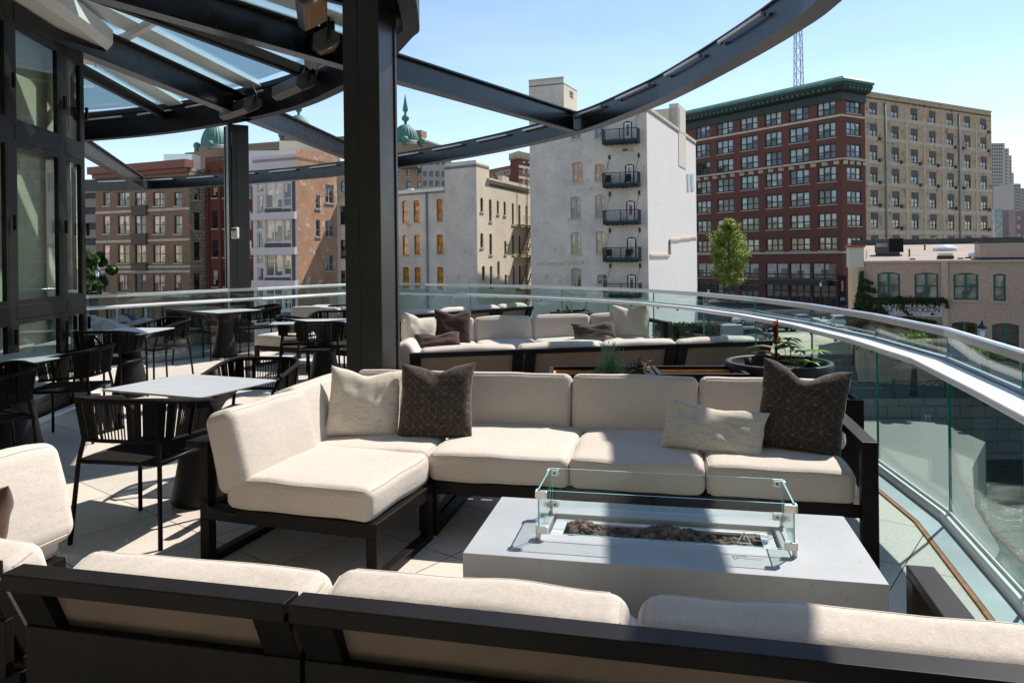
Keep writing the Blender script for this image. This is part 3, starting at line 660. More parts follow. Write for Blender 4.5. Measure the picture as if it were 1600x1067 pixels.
# --- end section on the left, turned a little
s2 = thing('sofa_section', 'single cream sofa section at the left end of the long sofa, nearest the rope chair', 'sofa', loc(-2.32, 3.28), -GA - R(5.9))
seat_frame(s2, 0, 0.99, 0, 0.64, legs=((0, 0), (1, 0), (0, 1), (1, 1)))
m = MB(); m.box((0.025, 0.03, 0.46), (0.05, 0.06, 0.32)); m.beam((-0.02, 0.0, 0.60), (-0.02, 0.64, 0.60), 0.13, 0.035); m.box((0.025, 0.60, 0.46), (0.05, 0.06, 0.32)); m.build('back_frame', M_sofa_metal, s2, bevel=0.004)
cushion('seat_cushion', s2, (0.80, 0.68, 0.155), (0.565, 0.325, 0.380), seed=41, puff=0.016, r=0.042)
cushion('back_cushion', s2, (0.66, 0.18, 0.40), (0.165, 0.31, 0.575), (R(-15), 0, R(90)), seed=42, r=0.05, puff=0.008)
m = MB(); m.tube([(0.02, -0.012, 0.33), (0.1, -0.02, 0.285), (0.2, -0.012, 0.275), (0.28, 0.0, 0.30)], 0.006, 6); m.build('strap', M_black, s2)
# --- throw pillows of the main sofa
pillow('square cream distressed pillow in the left corner of the long sofa, behind a dark one', (0.46, 0.44), Vector(loc(-1.83, 4.15, 0.452)), -GA + R(22), R(22), M_dist, R(-6), 0.035, 1)
pillow('large dark brown pillow with thin gold triangles on the left half of the long sofa', (0.47, 0.47), Vector(loc(-1.385, 4.19, 0.455)), -GA + R(2), R(22), M_pat, R(2), 0.04, 2)
pillow('long cream distressed lumbar pillow on the right half of the long sofa', (0.56, 0.29), Vector(loc(0.20, 4.10, 0.455)), -GA - R(6), R(30), M_dist, R(-7), 0.02, 3, T=0.13)
pillow('large dark pillow with thin gold triangles against the right arm of the long sofa', (0.46, 0.50), Vector(loc(0.645, 4.17, 0.46)), -GA - R(10), R(20), M_pat, R(-8), 0.075, 4)
# --- fire table
ft = thing('fire_table', 'low rectangular pale grey concrete fire table with a sunken burner tray', 'fire table', loc(-0.035, 3.035), -GA)
def rect_ring(m, X, Y, x, y, z0, z1, cx=0.0, cy=0.0, X0=0.0, Y0=0.0):
    m.box((X0, Y0 + (-Y + (cy - y)) / 2, (z0 + z1) / 2), (2 * X, (cy - y) + Y, z1 - z0)); m.box((X0, Y0 + (Y + (cy + y)) / 2, (z0 + z1) / 2), (2 * X, Y - (cy + y), z1 - z0))
    m.box((X0 + (-X + cx - x) / 2, Y0 + cy, (z0 + z1) / 2), ((cx - x) + X, 2 * y, z1 - z0)); m.box((X0 + (X + cx + x) / 2, Y0 + cy, (z0 + z1) / 2), (X - (cx + x), 2 * y, z1 - z0))
hx_, hy_ = 0.75, 0.335
def shell(m, X, Y, x, y, cx, cy, z0, z1, zi):
    vs = [(-X, -Y, z0), (X, -Y, z0), (X, Y, z0), (-X, Y, z0), (-X, -Y, z1), (X, -Y, z1), (X, Y, z1), (-X, Y, z1),
          (cx - x, cy - y, z1), (cx + x, cy - y, z1), (cx + x, cy + y, z1), (cx - x, cy + y, z1), (cx - x, cy - y, zi), (cx + x, cy - y, zi), (cx + x, cy + y, zi), (cx - x, cy + y, zi)]
    m.add(vs, [(0, 3, 2, 1), (0, 1, 5, 4), (1, 2, 6, 5), (2, 3, 7, 6), (3, 0, 4, 7), (4, 5, 9, 8), (5, 6, 10, 9), (6, 7, 11, 10), (7, 4, 8, 11), (8, 9, 13, 12), (9, 10, 14, 13), (10, 11, 15, 14), (11, 8, 12, 15), (12, 13, 14, 15)])
m = MB(); shell(m, hx_, hy_, 0.455, 0.120, -0.015, 0.035, 0.0, 0.40, 0.31); m.build('table_body', M_conc, ft, bevel=0.004, fix=False)
m = MB(); m.box((0, 0, 0.4005), (0.001, 0.001, 0.001))
m = MB(); rect_ring(m, 0.445, 0.105, 0.395, 0.072, 0.372, 0.383, 0, 0.0, 0.0, 0.0); m.v = [(v[0] - 0.015, v[1] + 0.035, v[2]) for v in m.v]; m.build('burner_frame', M_clamp, ft, bevel=0.002)
m = MB(); m.box((-0.015, 0.035, 0.325), (0.80, 0.20, 0.01)); m.box((-0.015, -0.038, 0.35), (0.78, 0.004, 0.04)); m.box((-0.015, 0.108, 0.35), (0.78, 0.004, 0.04)); m.build('burner_tray', M_heat, ft)
rocks = MB()
M_rock = simple('lava_rock', (0.12, 0.080, 0.058), 0.95, 0, 0.8, 30, 0.5, 160)
random.seed(3)
def ico():
    bm = bmesh.new(); bmesh.ops.create_icosphere(bm, subdivisions=2, radius=1.0); v = [x.co.copy() for x in bm.verts]; f = [tuple(x.index for x in q.verts) for q in bm.faces]; bm.free(); return v, f
IV, IF = ico()
for i in range(380):
    x = random.uniform(-0.37, 0.36); y = random.uniform(-0.062, 0.060); z = 0.355 + random.uniform(0, 0.022) + 0.014 * (1 - (y / 0.065) ** 2) + 0.016 * math.sin(x * 16 + 1); r = random.uniform(0.010, 0.020)
    if x > 0.22: z -= 0.012
    sc = Vector((random.uniform(0.8, 1.3), random.uniform(0.8, 1.2), random.uniform(0.7, 1.0))); rd = Vector((i * 1.7, i * 0.3, 0))
    rocks.add([Vector((x - 0.015, y + 0.035, z)) + Vector((v.x * sc.x, v.y * sc.y, v.z * sc.z)) * r * (1 + 0.35 * noise.noise(v * 1.6 + rd) + 0.18 * noise.noise(v * 4 + rd)) for v in IV], IF)
ro = rocks.build('lava_rock', M_rock); ro.location = loc(-0.035, 3.035); ro.rotation_euler = (0, 0, -GA); ro['kind'] = 'stuff'
# glass wind guard
gd = thing('glass_wind_guard', 'four clear glass panes held by square clips round the burner of the fire table', 'wind guard', loc(-0.035, 3.035, 0.40), -GA)
x0, x1, y0, y1, zg0, zg1 = -0.488, 0.476, -0.150, 0.160, 0.028, 0.196
for a, b in (((x0, y0), (x1, y0)), ((x1, y0), (x1, y1)), ((x1, y1), (x0, y1)), ((x0, y1), (x0, y0))):
    d = (Vector(b) - Vector(a)).normalized(); a = Vector(a) + d * 0.008; b = Vector(b) - d * 0.008; nn = Vector((d.y, -d.x)) * 0.003
    q = [a - nn, b - nn, b + nn, a + nn]; vs = [(p.x, p.y, z) for z in (zg0, zg1) for p in q]
    m = MB(); m.add(vs, [(0, 1, 5, 4), (2, 3, 7, 6)]); gp = m.build('pane', M_glassg, gd)
    m = MB(); m.add(vs, [(1, 2, 6, 5), (3, 0, 4, 7), (4, 5, 6, 7), (0, 3, 2, 1)]); m.build('glass_edge', M_edgeg, gp)
for x, sxn in ((x0, 1), (x1, -1)):
    for y, syn in ((y0, 1), (y1, -1)):
        for z in (zg0 + 0.012, zg1 - 0.018):
            m = MB(); m.box((x + sxn * 0.016, y - syn * 0.008, z), (0.042, 0.008, 0.03)); m.box((x - sxn * 0.008, y + syn * 0.012, z), (0.008, 0.034, 0.03)); m.box((x + sxn * 0.02, y + syn * 0.009, z), (0.03, 0.006, 0.026)); m.build('clip', M_clamp, gd, bevel=0.003)
            m = MB(); m.tube([(x + sxn * 0.02, y + syn * 0.011, z), (x + sxn * 0.02, y + syn * 0.0145, z)], 0.005, 10); m.build('clip_screw', M_heat, gd)
        m = MB(); m.tube([(x, y, 0.0005), (x, y, 0.028)], 0.010, 12); m.build('foot', M_clamp, gd)
# caution marking printed on the front pane
def text(body, size, M, mat, parent=None, name='lettering', ext=0.0, bold=0.0, font=None, align='LEFT', spacing=1.0):
    cu = bpy.data.curves.new('t', 'FONT'); cu.body = body; cu.size = size; cu.extrude = ext; cu.offset = bold; cu.align_x = align; cu.space_character = spacing; cu.resolution_u = 3
    o = bpy.data.objects.new('t', cu); COL.objects.link(o); bpy.context.view_layer.update()
    me = bpy.data.meshes.new_from_object(o); bpy.data.objects.remove(o)
    me.materials.clear(); me.materials.append(mat); n = bpy.data.objects.new(name, me); COL.objects.link(n)
    if parent: n.parent = parent
    n.matrix_local = M; return n
MX = Matrix.Rotation(R(90), 4, 'X')
M_print = simple('white_print', (0.75, 0.74, 0.68), 0.6)
st = MB(); a_ = Vector((0.270, y0 - 0.0045, 0.040)); tri = [(0, 0), (0.052, 0), (0.026, 0.044)]
for i in range(3):
    p, q = tri[i], tri[(i + 1) % 3]; st.tube([(a_.x + p[0], a_.y, a_.z + p[1]), (a_.x + q[0], a_.y, a_.z + q[1])], 0.0018, 5)
st.tube([(a_.x + 0.026, a_.y, a_.z + 0.012), (a_.x + 0.026, a_.y, a_.z + 0.028)], 0.0022, 5)
st.build('warning_triangle', M_print, gd)
text('Caution', 0.019, Matrix.Translation((0.326, y0 - 0.0045, 0.066)) @ MX, M_print, gd, bold=0.0004)
text('Hot surface', 0.0125, Matrix.Translation((0.326, y0 - 0.0045, 0.050)) @ MX, M_print, gd, bold=0.0002)

# --- near sofa, seen from behind
s3 = thing('sectional_sofa', 'near sofa seen from behind at the bottom of the photo, cream cushion tops', 'sofa', loc(-0.04, 0.020), -GA - R(1.2))
def back_seen(root, xs, y, z1, z0, lean, ys=1):
    """rows of back modules, back leans towards -y"""
    for i in range(len(xs) - 1):
        a, b = xs[i] + 0.006, xs[i + 1] - 0.006; m = MB()
        m.beam((a, y, z1 - 0.024), (b, y, z1 - 0.024), 0.075, 0.048)
        m.beam((a, y + lean, z0), (b, y + lean, z0), 0.06, 0.07)
        k0 = (0.545 - z0) / (z1 - z0) if z1 < 0.67 and z1 > 0.65 else 0
        if k0: m.beam((a, y + lean * 0.42, z0 + 0.085), (b, y + lean * 0.42, z0 + 0.085), 0.03, 0.17)
        if k0: m.beam((a - 0.004, y + lean * 0.75, z0 - 0.14), (b + 0.004, y + lean * 0.75, z0 - 0.14), 0.03, 0.27)
        for x in (a + 0.055, b - 0.055): m.beam((x, y + lean, z0 + 0.035), (x, y + 0.004, z1 - 0.047), 0.105, 0.04, Vector((0, 1, 0)))
        m.build('back_frame', M_sofa_metal, root, bevel=0.003)
        m = MB(); m.add([(a + 0.02, y + lean + 0.024, z0), (b - 0.02, y + lean + 0.024, z0), (b - 0.02, y + 0.026, z1 - 0.05), (a + 0.02, y + 0.026, z1 - 0.05), (a + 0.02, y + lean + 0.034, z0), (b - 0.02, y + lean + 0.034, z0), (b - 0.02, y + 0.036, z1 - 0.05), (a + 0.02, y + 0.036, z1 - 0.05)], [(0, 1, 2, 3), (7, 6, 5, 4), (0, 4, 5, 1), (1, 5, 6, 2), (2, 6, 7, 3), (3, 7, 4, 0)]); m.build('back_shade_panel', M_backshade, root)  # added dark panel; its taupe carries the shade on the sofa backs
xs3 = [-1.83, -0.945, 0.86]
back_seen(s3, xs3, 1.68, 0.66, 0.31, 0.13)
c3 = [(-1.80, -0.955), (-0.935, -0.115), (-0.085, 0.84)]
for i, (a, b) in enumerate(c3):
    cushion('back_cushion', s3, (b - a - 0.006, 0.17, 0.35), ((a + b) / 2, 1.905, (0.442, 0.462, 0.468)[i]), (R(16), 0, 0), seed=50 + i, r=0.05, puff=0.008)
    cushion('seat_cushion', s3, (b - a - 0.006, 0.52, 0.14), ((a + b) / 2, 2.18, 0.285), seed=60 + i, puff=0.0)
seat_frame(s3, -1.80, 0.66, 1.83, 2.44, zt=0.21, legs=((0, 0), (1, 0), (0, 1), (1, 1)))
m = MB(); m.box((0.73, 2.16, 0.545), (0.08, 0.62, 0.03)); m.box((0.73, 2.435, 0.265), (0.08, 0.07, 0.53)); m.box((0.73, 1.9, 0.265), (0.08, 0.07, 0.53)); m.build('arm', M_sofa_metal, s3, bevel=0.004)
# its return on the left
s4 = thing('sofa_section', 'cream sofa section at the left edge of the photo joined to the near sofa', 'sofa', loc(-1.90, 1.765), -GA - R(1.2))
back_seen(s4, [-1.0, 0.0], -0.02, 0.66, 0.31, 0.13)
cushion('back_cushion', s4, (0.86, 0.17, 0.36), (-0.46, 0.165, 0.455), (R(16), 0, 0), seed=71, r=0.05)
seat_frame(s4, -1.0, -0.62, 0.11, 0.86, zt=0.285)
cushion('seat_cushion', s4, (0.42, 0.76, 0.14), (-0.86, 0.50, 0.355), seed=72)
cushion('back_cushion', s4, (0.76, 0.19, 0.40), (-0.775, 0.55, 0.535), (R(-16), 0, R(84)), seed=73, r=0.055)
pillow('brown knitted pillow on the sofa section at the left edge of the photo', (0.36, 0.36), Vector(loc(-2.33, 2.0, 0.43)), -GA - R(30), R(20), M_brownk, 0.2, 0.04, 8)
# --- second seating group: near sofa seen from behind, far sofa facing us, left return
A2 = R(10.5)
g2o = Vector((-0.99, 6.98, 0)); e2x = Vector((math.cos(A2), math.sin(A2), 0)); e2y = Vector((-math.sin(A2), math.cos(A2), 0))
def l2(x, y, z=0): return tuple(g2o + e2x * x + e2y * y + Vector((0, 0, z)))
s5 = thing('sectional_sofa', 'second sofa seen from behind, its dark back ending behind the round planter', 'sofa', l2(0, 0), A2)
back_seen(s5, [0.0, 1.12, 2.70, 3.75], 0.0, 0.63, 0.28, 0.13)
for i, (a, b) in enumerate(((0.12, 1.07), (1.09, 1.93), (1.95, 2.75), (2.77, 3.66))):
    cushion('back_cushion', s5, (b - a, 0.17, 0.35), ((a + b) / 2, 0.20, 0.468), (R(16), 0, 0), seed=80 + i)
    cushion('seat_cushion', s5, (b - a, 0.6, 0.14), ((a + b) / 2, 0.52, 0.355), seed=85 + i)
seat_frame(s5, 0.05, 3.7, 0.12, 0.85, zt=0.285)
s6 = thing('sectional_sofa', 'second group sofa facing the viewer, three cream back cushions, beyond the second sofa back', 'sofa', l2(0, 0), A2 )
seat_frame(s6, 0.0, 3.22, 1.75, 2.65, zt=0.30)
seat_frame(s6, -0.35, 0.55, 0.95, 1.74, zt=0.30)
back_frame(s6, 0.0, 3.2, 2.62, n=4, lean=0.08)
for i, (a, b) in enumerate(((0.02, 0.95), (0.96, 1.72), (1.73, 2.52), (2.53, 3.2))):
    cushion('seat_cushion', s6, (b - a, 0.80, 0.15), ((a + b) / 2, 2.10, 0.375), seed=90 + i)
    cushion('back_cushion', s6, (b - a, 0.17, 0.37), ((a + b) / 2, 2.50, 0.55), (R(-17), 0, 0), seed=95 + i)
cushion('seat_cushion', s6, (0.8, 0.78, 0.15), (0.12, 1.35, 0.375), seed=99)
cushion('back_cushion', s6, (0.72, 0.18, 0.38), (-0.17, 1.38, 0.55), (R(-15), 0, R(90)), seed=100)
cushion('back_cushion', s6, (0.66, 0.18, 0.38), (-0.17, 2.12, 0.56), (R(-15), 0, R(90)), seed=101)
cushion('back_cushion', s6, (0.50, 0.18, 0.30), (0.05, 0.60, 0.52), (R(-25), 0, R(80)), seed=102)
arm(s6, 3.27, 1.68, 2.40, z=0.70, wd=0.06)
def P2(u, v, z=0.45): return at(u, v, z)
pillow('square cream distressed pillow at the left corner of the second group sofa', (0.44, 0.42), Vector(l2(0.20, 1.95, 0.45)), A2 + R(20), R(18), M_dist, R(-14), 0.03, 11)
pillow('plain dark brown square pillow on the second group sofa', (0.48, 0.46), Vector(l2(0.63, 2.08, 0.45)), A2 + R(5), R(18), M_brownf, R(-4), 0.04, 12)
pillow('small brown pillow lying in front of the square dark brown one, second sofa group', (0.56, 0.26), Vector(l2(0.43, 1.72, 0.45)), A2, R(45), M_brownf, 0.05, 0.05, 13)
pillow('long patterned grey brown lumbar pillow at the right of the second group sofa', (0.58, 0.27), Vector(l2(2.45, 2.0, 0.45)), A2, R(25), M_pat, 0.03, 0.03, 14)
pillow('square pale linen pillow at the right end of the second group sofa', (0.50, 0.46), Vector(l2(2.98, 2.12, 0.45)), A2 - R(6), R(18), M_cream2, -0.04, 0.04, 15)
ft2 = thing('fire_table', 'second pale concrete fire table almost hidden behind the second sofa back', 'fire table', l2(1.9, 1.22), A2)
m = MB(); shell(m, 0.75, 0.30, 0.475, 0.11, 0, 0, 0.0, 0.40, 0.25); m.build('table_body', M_conc, ft2, bevel=0.004, fix=False)
gd2 = thing('glass_wind_guard', 'glass wind guard of the second fire table, its rim just above the sofa back', 'wind guard', l2(1.9, 1.22, 0.40), A2)
for a, b in (((-0.48, -0.15), (0.48, -0.15)), ((0.48, -0.15), (0.48, 0.15)), ((0.48, 0.15), (-0.48, 0.15)), ((-0.48, 0.15), (-0.48, -0.15))):
    m = MB(); m.beam((a[0], a[1], 0.11), (b[0], b[1], 0.11), 0.006, 0.17); m.build('pane', M_glassg, gd2)
sd_t = thing('side_table', 'small grey blue side table beside the base of the tall near column', 'side table', (-0.92, 6.55, 0), R(10))
m = MB(); m.box((0, 0, 0.39), (0.42, 0.42, 0.04)); m.box((-0.19, 0, 0.185), (0.03, 0.38, 0.37)); m.box((0.19, 0, 0.185), (0.03, 0.38, 0.37)); m.build('table_frame', M_tabletop, sd_t, bevel=0.004)
# --- third sofa by the railing, back towards us
a3 = at(640, 492, 0.73); b3 = at(832, 478, 0.735); A3 = math.atan2(b3.y - a3.y, b3.x - a3.x); L3 = (b3 - a3).length
s7 = thing('sectional_sofa', 'distant sofa seen from behind near the railing, beyond the second sofa group', 'sofa', (a3.x, a3.y, 0), A3)
back_seen(s7, [0, L3 * 0.36, L3 * 0.68, L3], 0.0, 0.73, 0.28, 0.15)
for i in range(4):
    a, b = L3 * i / 4 + 0.01, L3 * (i + 1) / 4 - 0.01
    cushion('back_cushion', s7, (b - a, 0.17, 0.38), ((a + b) / 2, 0.20, 0.57), (R(16), 0, 0), seed=110 + i); cushion('seat_cushion', s7, (b - a, 0.6, 0.14), ((a + b) / 2, 0.52, 0.355), seed=115 + i)
seat_frame(s7, 0.05, L3 - 0.05, 0.12, 0.85, zt=0.285)
s8 = thing('sofa', 'cream sofa left of the tall near column, in front of the far railing', 'sofa', (-3.4, 11.3, 0), R(-27))
seat_frame(s8, 0, 1.9, -0.75, 0.15)
back_frame(s8, 0, 1.9, 0.1, n=2)
for i in range(2):
    cushion('back_cushion', s8, (0.93, 0.17, 0.40), (0.475 + 0.95 * i, 0.0, 0.60), (R(-17), 0, 0), seed=120 + i); cushion('seat_cushion', s8, (0.93, 0.75, 0.15), (0.475 + 0.95 * i, -0.38, 0.375), seed=124 + i)

# --- dining tables
def dining_table(label, x, y, rz, sx, sy, ox=0.0, oy=0.0):
    t = thing('dining_table', label, 'table', (x, y, 0), rz, 'square dining tables with black cone bases')
    m = MB(); m.box((0, 0, 0.734), (sx, sy, 0.012)); m.build('tabletop', M_tabletop, t, bevel=0.003)
    m = MB(); m.lathe([(0.0, 0.0), (0.185, 0.0), (0.192, 0.012), (0.188, 0.05), (0.150, 0.26), (0.118, 0.44), (0.105, 0.53), (0.108, 0.57), (0.14, 0.62), (0.22, 0.69), (0.285, 0.727), (0, 0.727)], 36, (ox, oy, 0)); m.build('pedestal', M_tbase, t)
    return t
q = loc(-2.985, 4.155); dining_table('pale grey dining table behind the nearest rope chair, left of the long sofa', q[0], q[1], -GA - R(11), 0.80, 0.65, 0.05, 0.04)
q = loc(-5.30, 5.02); dining_table('dining table cut off by the left edge of the photo', q[0], q[1], -GA, 0.66, 0.80, 0.02, 0.05)
dining_table('dining table between the glass doors and the far railing, with chairs on both sides', -4.38, 8.42, -R(3), 0.66, 0.74)
dining_table('dining table in front of the far column', -4.60, 11.75, R(-36), 0.85, 0.80)
dining_table('dining table just left of the tall near column', -2.42, 9.45, R(2), 1.2, 0.72)
dining_table('farthest dining table, its top just visible left of the tall near column', -3.0, 12.6, R(0), 0.9, 0.7)

# --- rope chairs
def make_chair():
    root = bpy.data.objects.new('rope_chair', None); COL.objects.link(root)
    root['category'] = 'chair'; root['group'] = 'black rope chairs round the dining tables'
    def rail_pt(a, z0, drop, rx, ry):        # a from -1 (left arm front) to 1 (right arm front); back is -y
        s = abs(a)
        if s < 0.66:
            t = a / 0.66 * math.pi / 2; x = rx * math.copysign(abs(math.sin(t)) ** 0.62, t); y = -ry * abs(math.cos(t)) ** 0.62 + 0.02
        else:
            k = (s - 0.66) / 0.34; x = math.copysign(rx, a); y = 0.02 + k * 0.22
        y0 = y - 0.10
        return Vector((x, y0, z0 - drop * max(0, (y0 + 0.30)) ))
    top = [rail_pt(-1 + i / 24, 0.785, 0.17, 0.295, 0.245) for i in range(49)]
    bot = [rail_pt((-1 + i / 24) * 0.97, 0.565, 0.06, 0.268, 0.215) for i in range(49)]
    m = MB(); m.tube(top, 0.016, 8); m.build('top_rail', M_rope, root)
    m = MB(); m.tube(bot, 0.011, 8); m.build('lower_rail', M_rope, root)
    m = MB()
    for g in range(15):
        for k in range(9):
            f = (g * 10 + k + 1.0) / 151.0
            if (g in (3, 11)) and k > 3: pass
            i = f * 48; i0 = int(i); fr = i - i0; i1 = min(48, i0 + 1)
            p = top[i0].lerp(top[i1], fr); q = bot[i0].lerp(bot[i1], fr)
            m.beam(p, q, 0.0055, 0.0055, Vector((0, 1, 0.01)))
    for g in range(1, 9):
        i = g * 48 / 9; i0 = int(i); p = top[i0]; q = bot[i0]; m.beam(p, q, 0.028, 0.008, Vector((0, 1, 0.01)))
    m.build('rope_back', M_rope, root)
    # seat
    m = MB(); x0, x1, y0, y1, z = -0.245, 0.245, -0.26, 0.25, 0.44
    m.tube([(x0, y0, z), (x1, y0, z)], 0.013, 8); m.tube([(x0, y1, z), (x1, y1, z)], 0.013, 8); m.tube([(x0, y0, z), (x0, y1, z)], 0.013, 8); m.tube([(x1, y0, z), (x1, y1, z)], 0.013, 8); m.build('seat_frame', M_sofa_metal, root)
    m = MB(); n = 22
    for i in range(n + 1):
        x = x0 + (x1 - x0) * i / n; m.box((x, 0.0, z + 0.006), (0.0155, y1 - y0, 0.004))
        y = y0 + (y1 - y0) * i / n; m.box((0, y, z + 0.0015), (x1 - x0, 0.0165, 0.0035))
    m.build('woven_seat', M_rope, root)
    for sxx in (-1, 1):
        f = top[-1] if sxx > 0 else top[0]
        m = MB(); m.tube([(sxx * 0.255, 0.245, 0.0), (sxx * 0.25, 0.24, 0.44), (sxx * 0.272, 0.20, 0.62), (f.x * 0.99, f.y - 0.02, f.z - 0.005), (f.x * 0.99, f.y + 0.05, f.z + 0.0)], 0.0125, 8); m.build('leg', M_sofa_metal, root)
        m = MB(); m.tube([(sxx * 0.272, -0.30, 0.0), (sxx * 0.245, -0.262, 0.44), (sxx * 0.225, -0.245, 0.56), (sxx * 0.232, -0.25, 0.765)], 0.0125, 8, r2=0.0125); m.build('leg', M_sofa_metal, root)
    return root
CH = make_chair()
def q2(x, y): v = loc(x, y); return v[0], v[1]
chairs = [
    (*q2(-2.93, 3.70), -GA + R(2), 'black rope chair nearest the viewer, its open back in front of the pale grey table'),
    (*q2(-2.94, 4.72), -GA + R(186), 'black rope chair on the far side of the nearest table, facing the viewer'),
    (-3.88, 6.42, R(98), 'black rope chair right of the table cut off by the left photo edge'),
    (-3.75, 5.15, R(140), 'black rope chair cut off by the left edge of the photo'),
    (-4.42, 8.12, R(-3), 'black rope chair in front of the table by the glass doors, back towards the viewer'),
    (-4.50, 9.35, R(150), 'black rope chair behind the table by the glass doors'),
    (-4.95, 11.28, R(-55), 'black rope chair left of the table in front of the far column'),
    (-4.15, 12.05, R(125), 'black rope chair right of the table in front of the far column'),
    (-2.78, 9.72, R(-75), 'black rope chair at the left end of the table beside the tall near column'),
    (-2.32, 9.02, R(0), 'black rope chair in front of the table beside the tall near column'),
    (-2.55, 10.25, R(180), 'black rope chair behind the table beside the tall near column'),
    (-2.75, 12.25, R(10), 'farthest black rope chair, its back just visible left of the tall near column'),
]
for i, (x, y, rz, lb) in enumerate(chairs):
    c = CH if i == 0 else copy_tree(CH)
    c.location = (x, y, 0); c.rotation_euler = (0, 0, rz); c['label'] = lb

# --- planters and plants
def leaf_mb(m, p, d, L, W, droop=0.3, fold=0.12, n=5):
    d = Vector(d).normalized(); s = d.cross(Vector((0, 0, 1))); s = s.normalized() if s.length > 1e-3 else Vector((1, 0, 0)); up = s.cross(d); vs = []; p = Vector(p)
    for i in range(n + 1):
        t = i / n; c = p + d * L * t - Vector((0, 0, 1)) * droop * L * t * t; ww = W * math.sin(math.pi * min(1, 0.06 + 0.94 * t) ** 0.8) + 0.0006
        vs += [c - s * ww / 2 + up * ww * fold, c, c + s * ww / 2 + up * ww * fold]
    fs = []
    for i in range(n):
        o = 3 * i; fs += [(o, o + 1, o + 4, o + 3), (o + 1, o + 2, o + 5, o + 4)]
    m.add(vs, fs, True)
def leafmat(name, c1, c2, sc=8):
    m, t, b = nodes_of(name, 0.45, 0, c1, 0.4)
    t.links.new(ramp(t, noise_n(t, coord(t, 'Object'), sc, 4), [(0.35, c1), (0.65, c2)]), b.inputs['Base Color'])
    tr = t.nodes.new('ShaderNodeBsdfTranslucent'); tr.inputs[0].default_value = (*[min(1, x * 1.6) for x in c2], 1); mx = t.nodes.new('ShaderNodeMixShader'); mx.inputs[0].default_value = 0.35
    o = [n for n in t.nodes if n.type == 'OUTPUT_MATERIAL'][0]; t.links.new(b.outputs[0], mx.inputs[1]); t.links.new(tr.outputs[0], mx.inputs[2]); t.links.new(mx.outputs[0], o.inputs[0]); return m
M_leafg = leafmat('bright_green_leaf', (0.16, 0.27, 0.04), (0.28, 0.42, 0.07))
M_leafr = leafmat('dark_red_leaf', (0.06, 0.012, 0.01), (0.18, 0.03, 0.02))
M_leafm = leafmat('mottled_leaf', (0.16, 0.21, 0.04), (0.16, 0.05, 0.03), 14)
M_ros = leafmat('grey_green_needle', (0.07, 0.15, 0.06), (0.16, 0.27, 0.11), 20)
M_yel = leafmat('yellow_banded_leaf', (0.32, 0.24, 0.04), (0.06, 0.10, 0.02), 14)
def bowl(label, x, y, zr_, r, h):
    t = thing('round_planter', label, 'planter', (x, y, zr_ - h), 0)
    m = MB(); m.lathe([(0, 0), (r * 0.80, 0), (r * 0.86, 0.03), (r * 0.97, h * 0.7), (r, h - 0.01), (r - 0.006, h), (r - 0.045, h), (r - 0.05, h - 0.01), (r - 0.06, h - 0.09), (0, h - 0.09)], 56); m.build('bowl', M_tbase, t)
    m = MB(); m.lathe([(0, h - 0.075), (r * 0.5, h - 0.07), (r - 0.058, h - 0.085)], 40); m.build('soil', M_soil, t)
    for s_ in (-1, 1):
        m = MB(); m.tube([(s_ * r * 0.56, -0.02, h - 0.1), (s_ * r * 0.60, 0.0, h + 0.035)], 0.032, 12); m.build('drip_spout', M_black, t)
    m = MB(); m.lathe([(r * 0.55, -(zr_ - h)), (r * 0.6, 0.0)], 24); m.build('stand', M_tbase, t)
    return t
bc = Vector((2.24, 6.22)); zr_ = 0.62
bowl('large round black planter bowl with leafy plants behind the right half of the long sofa', bc.x, bc.y, zr_, 0.435, 0.34)
random.seed(11)
# tall red shoot
pt = thing('canna_plant', 'dark red plant with a tall pointed shoot in the round planter behind the long sofa', 'plant', (bc.x - 0.02, bc.y, zr_ - 0.08))
m = MB(); m.tube([(0, 0, 0), (0.003, 0, 0.15), (-0.005, 0, 0.32)], 0.014, 6, r2=0.009); m.build('stem', M_leafr, pt)
m = MB()
for i, (az, el, L, W, z) in enumerate([(180, 35, 0.24, 0.07, 0.12), (10, 30, 0.30, 0.08, 0.17), (150, 20, 0.32, 0.06, 0.18), (330, 15, 0.24, 0.09, 0.07), (60, 60, 0.16, 0.05, 0.22), (20, 20, 0.27, 0.07, 0.24), (250, 40, 0.18, 0.07, 0.05), (95, 30, 0.2, 0.08, 0.1)]):
    a, e = R(az), R(el); leaf_mb(m, (0, 0, z), (math.cos(a) * math.cos(e), math.sin(a) * math.cos(e), math.sin(e)), L, W * 1.5, 0.45)
m.build('leaves', M_leafm, pt)
m = MB()
for k in range(9): leaf_mb(m, (0, 0, 0.24 + 0.012 * k), (0.25 * math.cos(k * 2.4), 0.25 * math.sin(k * 2.4), 1), 0.11, 0.045, 0.0)
m.build('shoot', M_leafr, pt)
pt = thing('leafy_plant', 'bright green plant with finger shaped leaves in the round planter behind the long sofa', 'plant', (bc.x + 0.10, bc.y - 0.02, zr_ - 0.08))
m = MB(); ml = MB()
for k, (x, y, h) in enumerate([(0.0, 0, 0.20), (0.10, 0.03, 0.16), (-0.04, 0.06, 0.23), (0.05, -0.06, 0.10), (0.16, 0, 0.08), (0.22, 0.05, 0.16), (0.03, 0.1, 0.26)]):
    m.tube([(x * 0.3, y * 0.3, 0), (x, y, h)], 0.003, 5)
    for j in range(7):
        a = j * 2 * math.pi / 7 + k; leaf_mb(ml, (x, y, h), (math.cos(a), math.sin(a), 0.15), random.uniform(0.09, 0.15), 0.045, 0.3)
m.build('stems', M_leafg, pt); ml.build('leaves', M_leafg, pt)
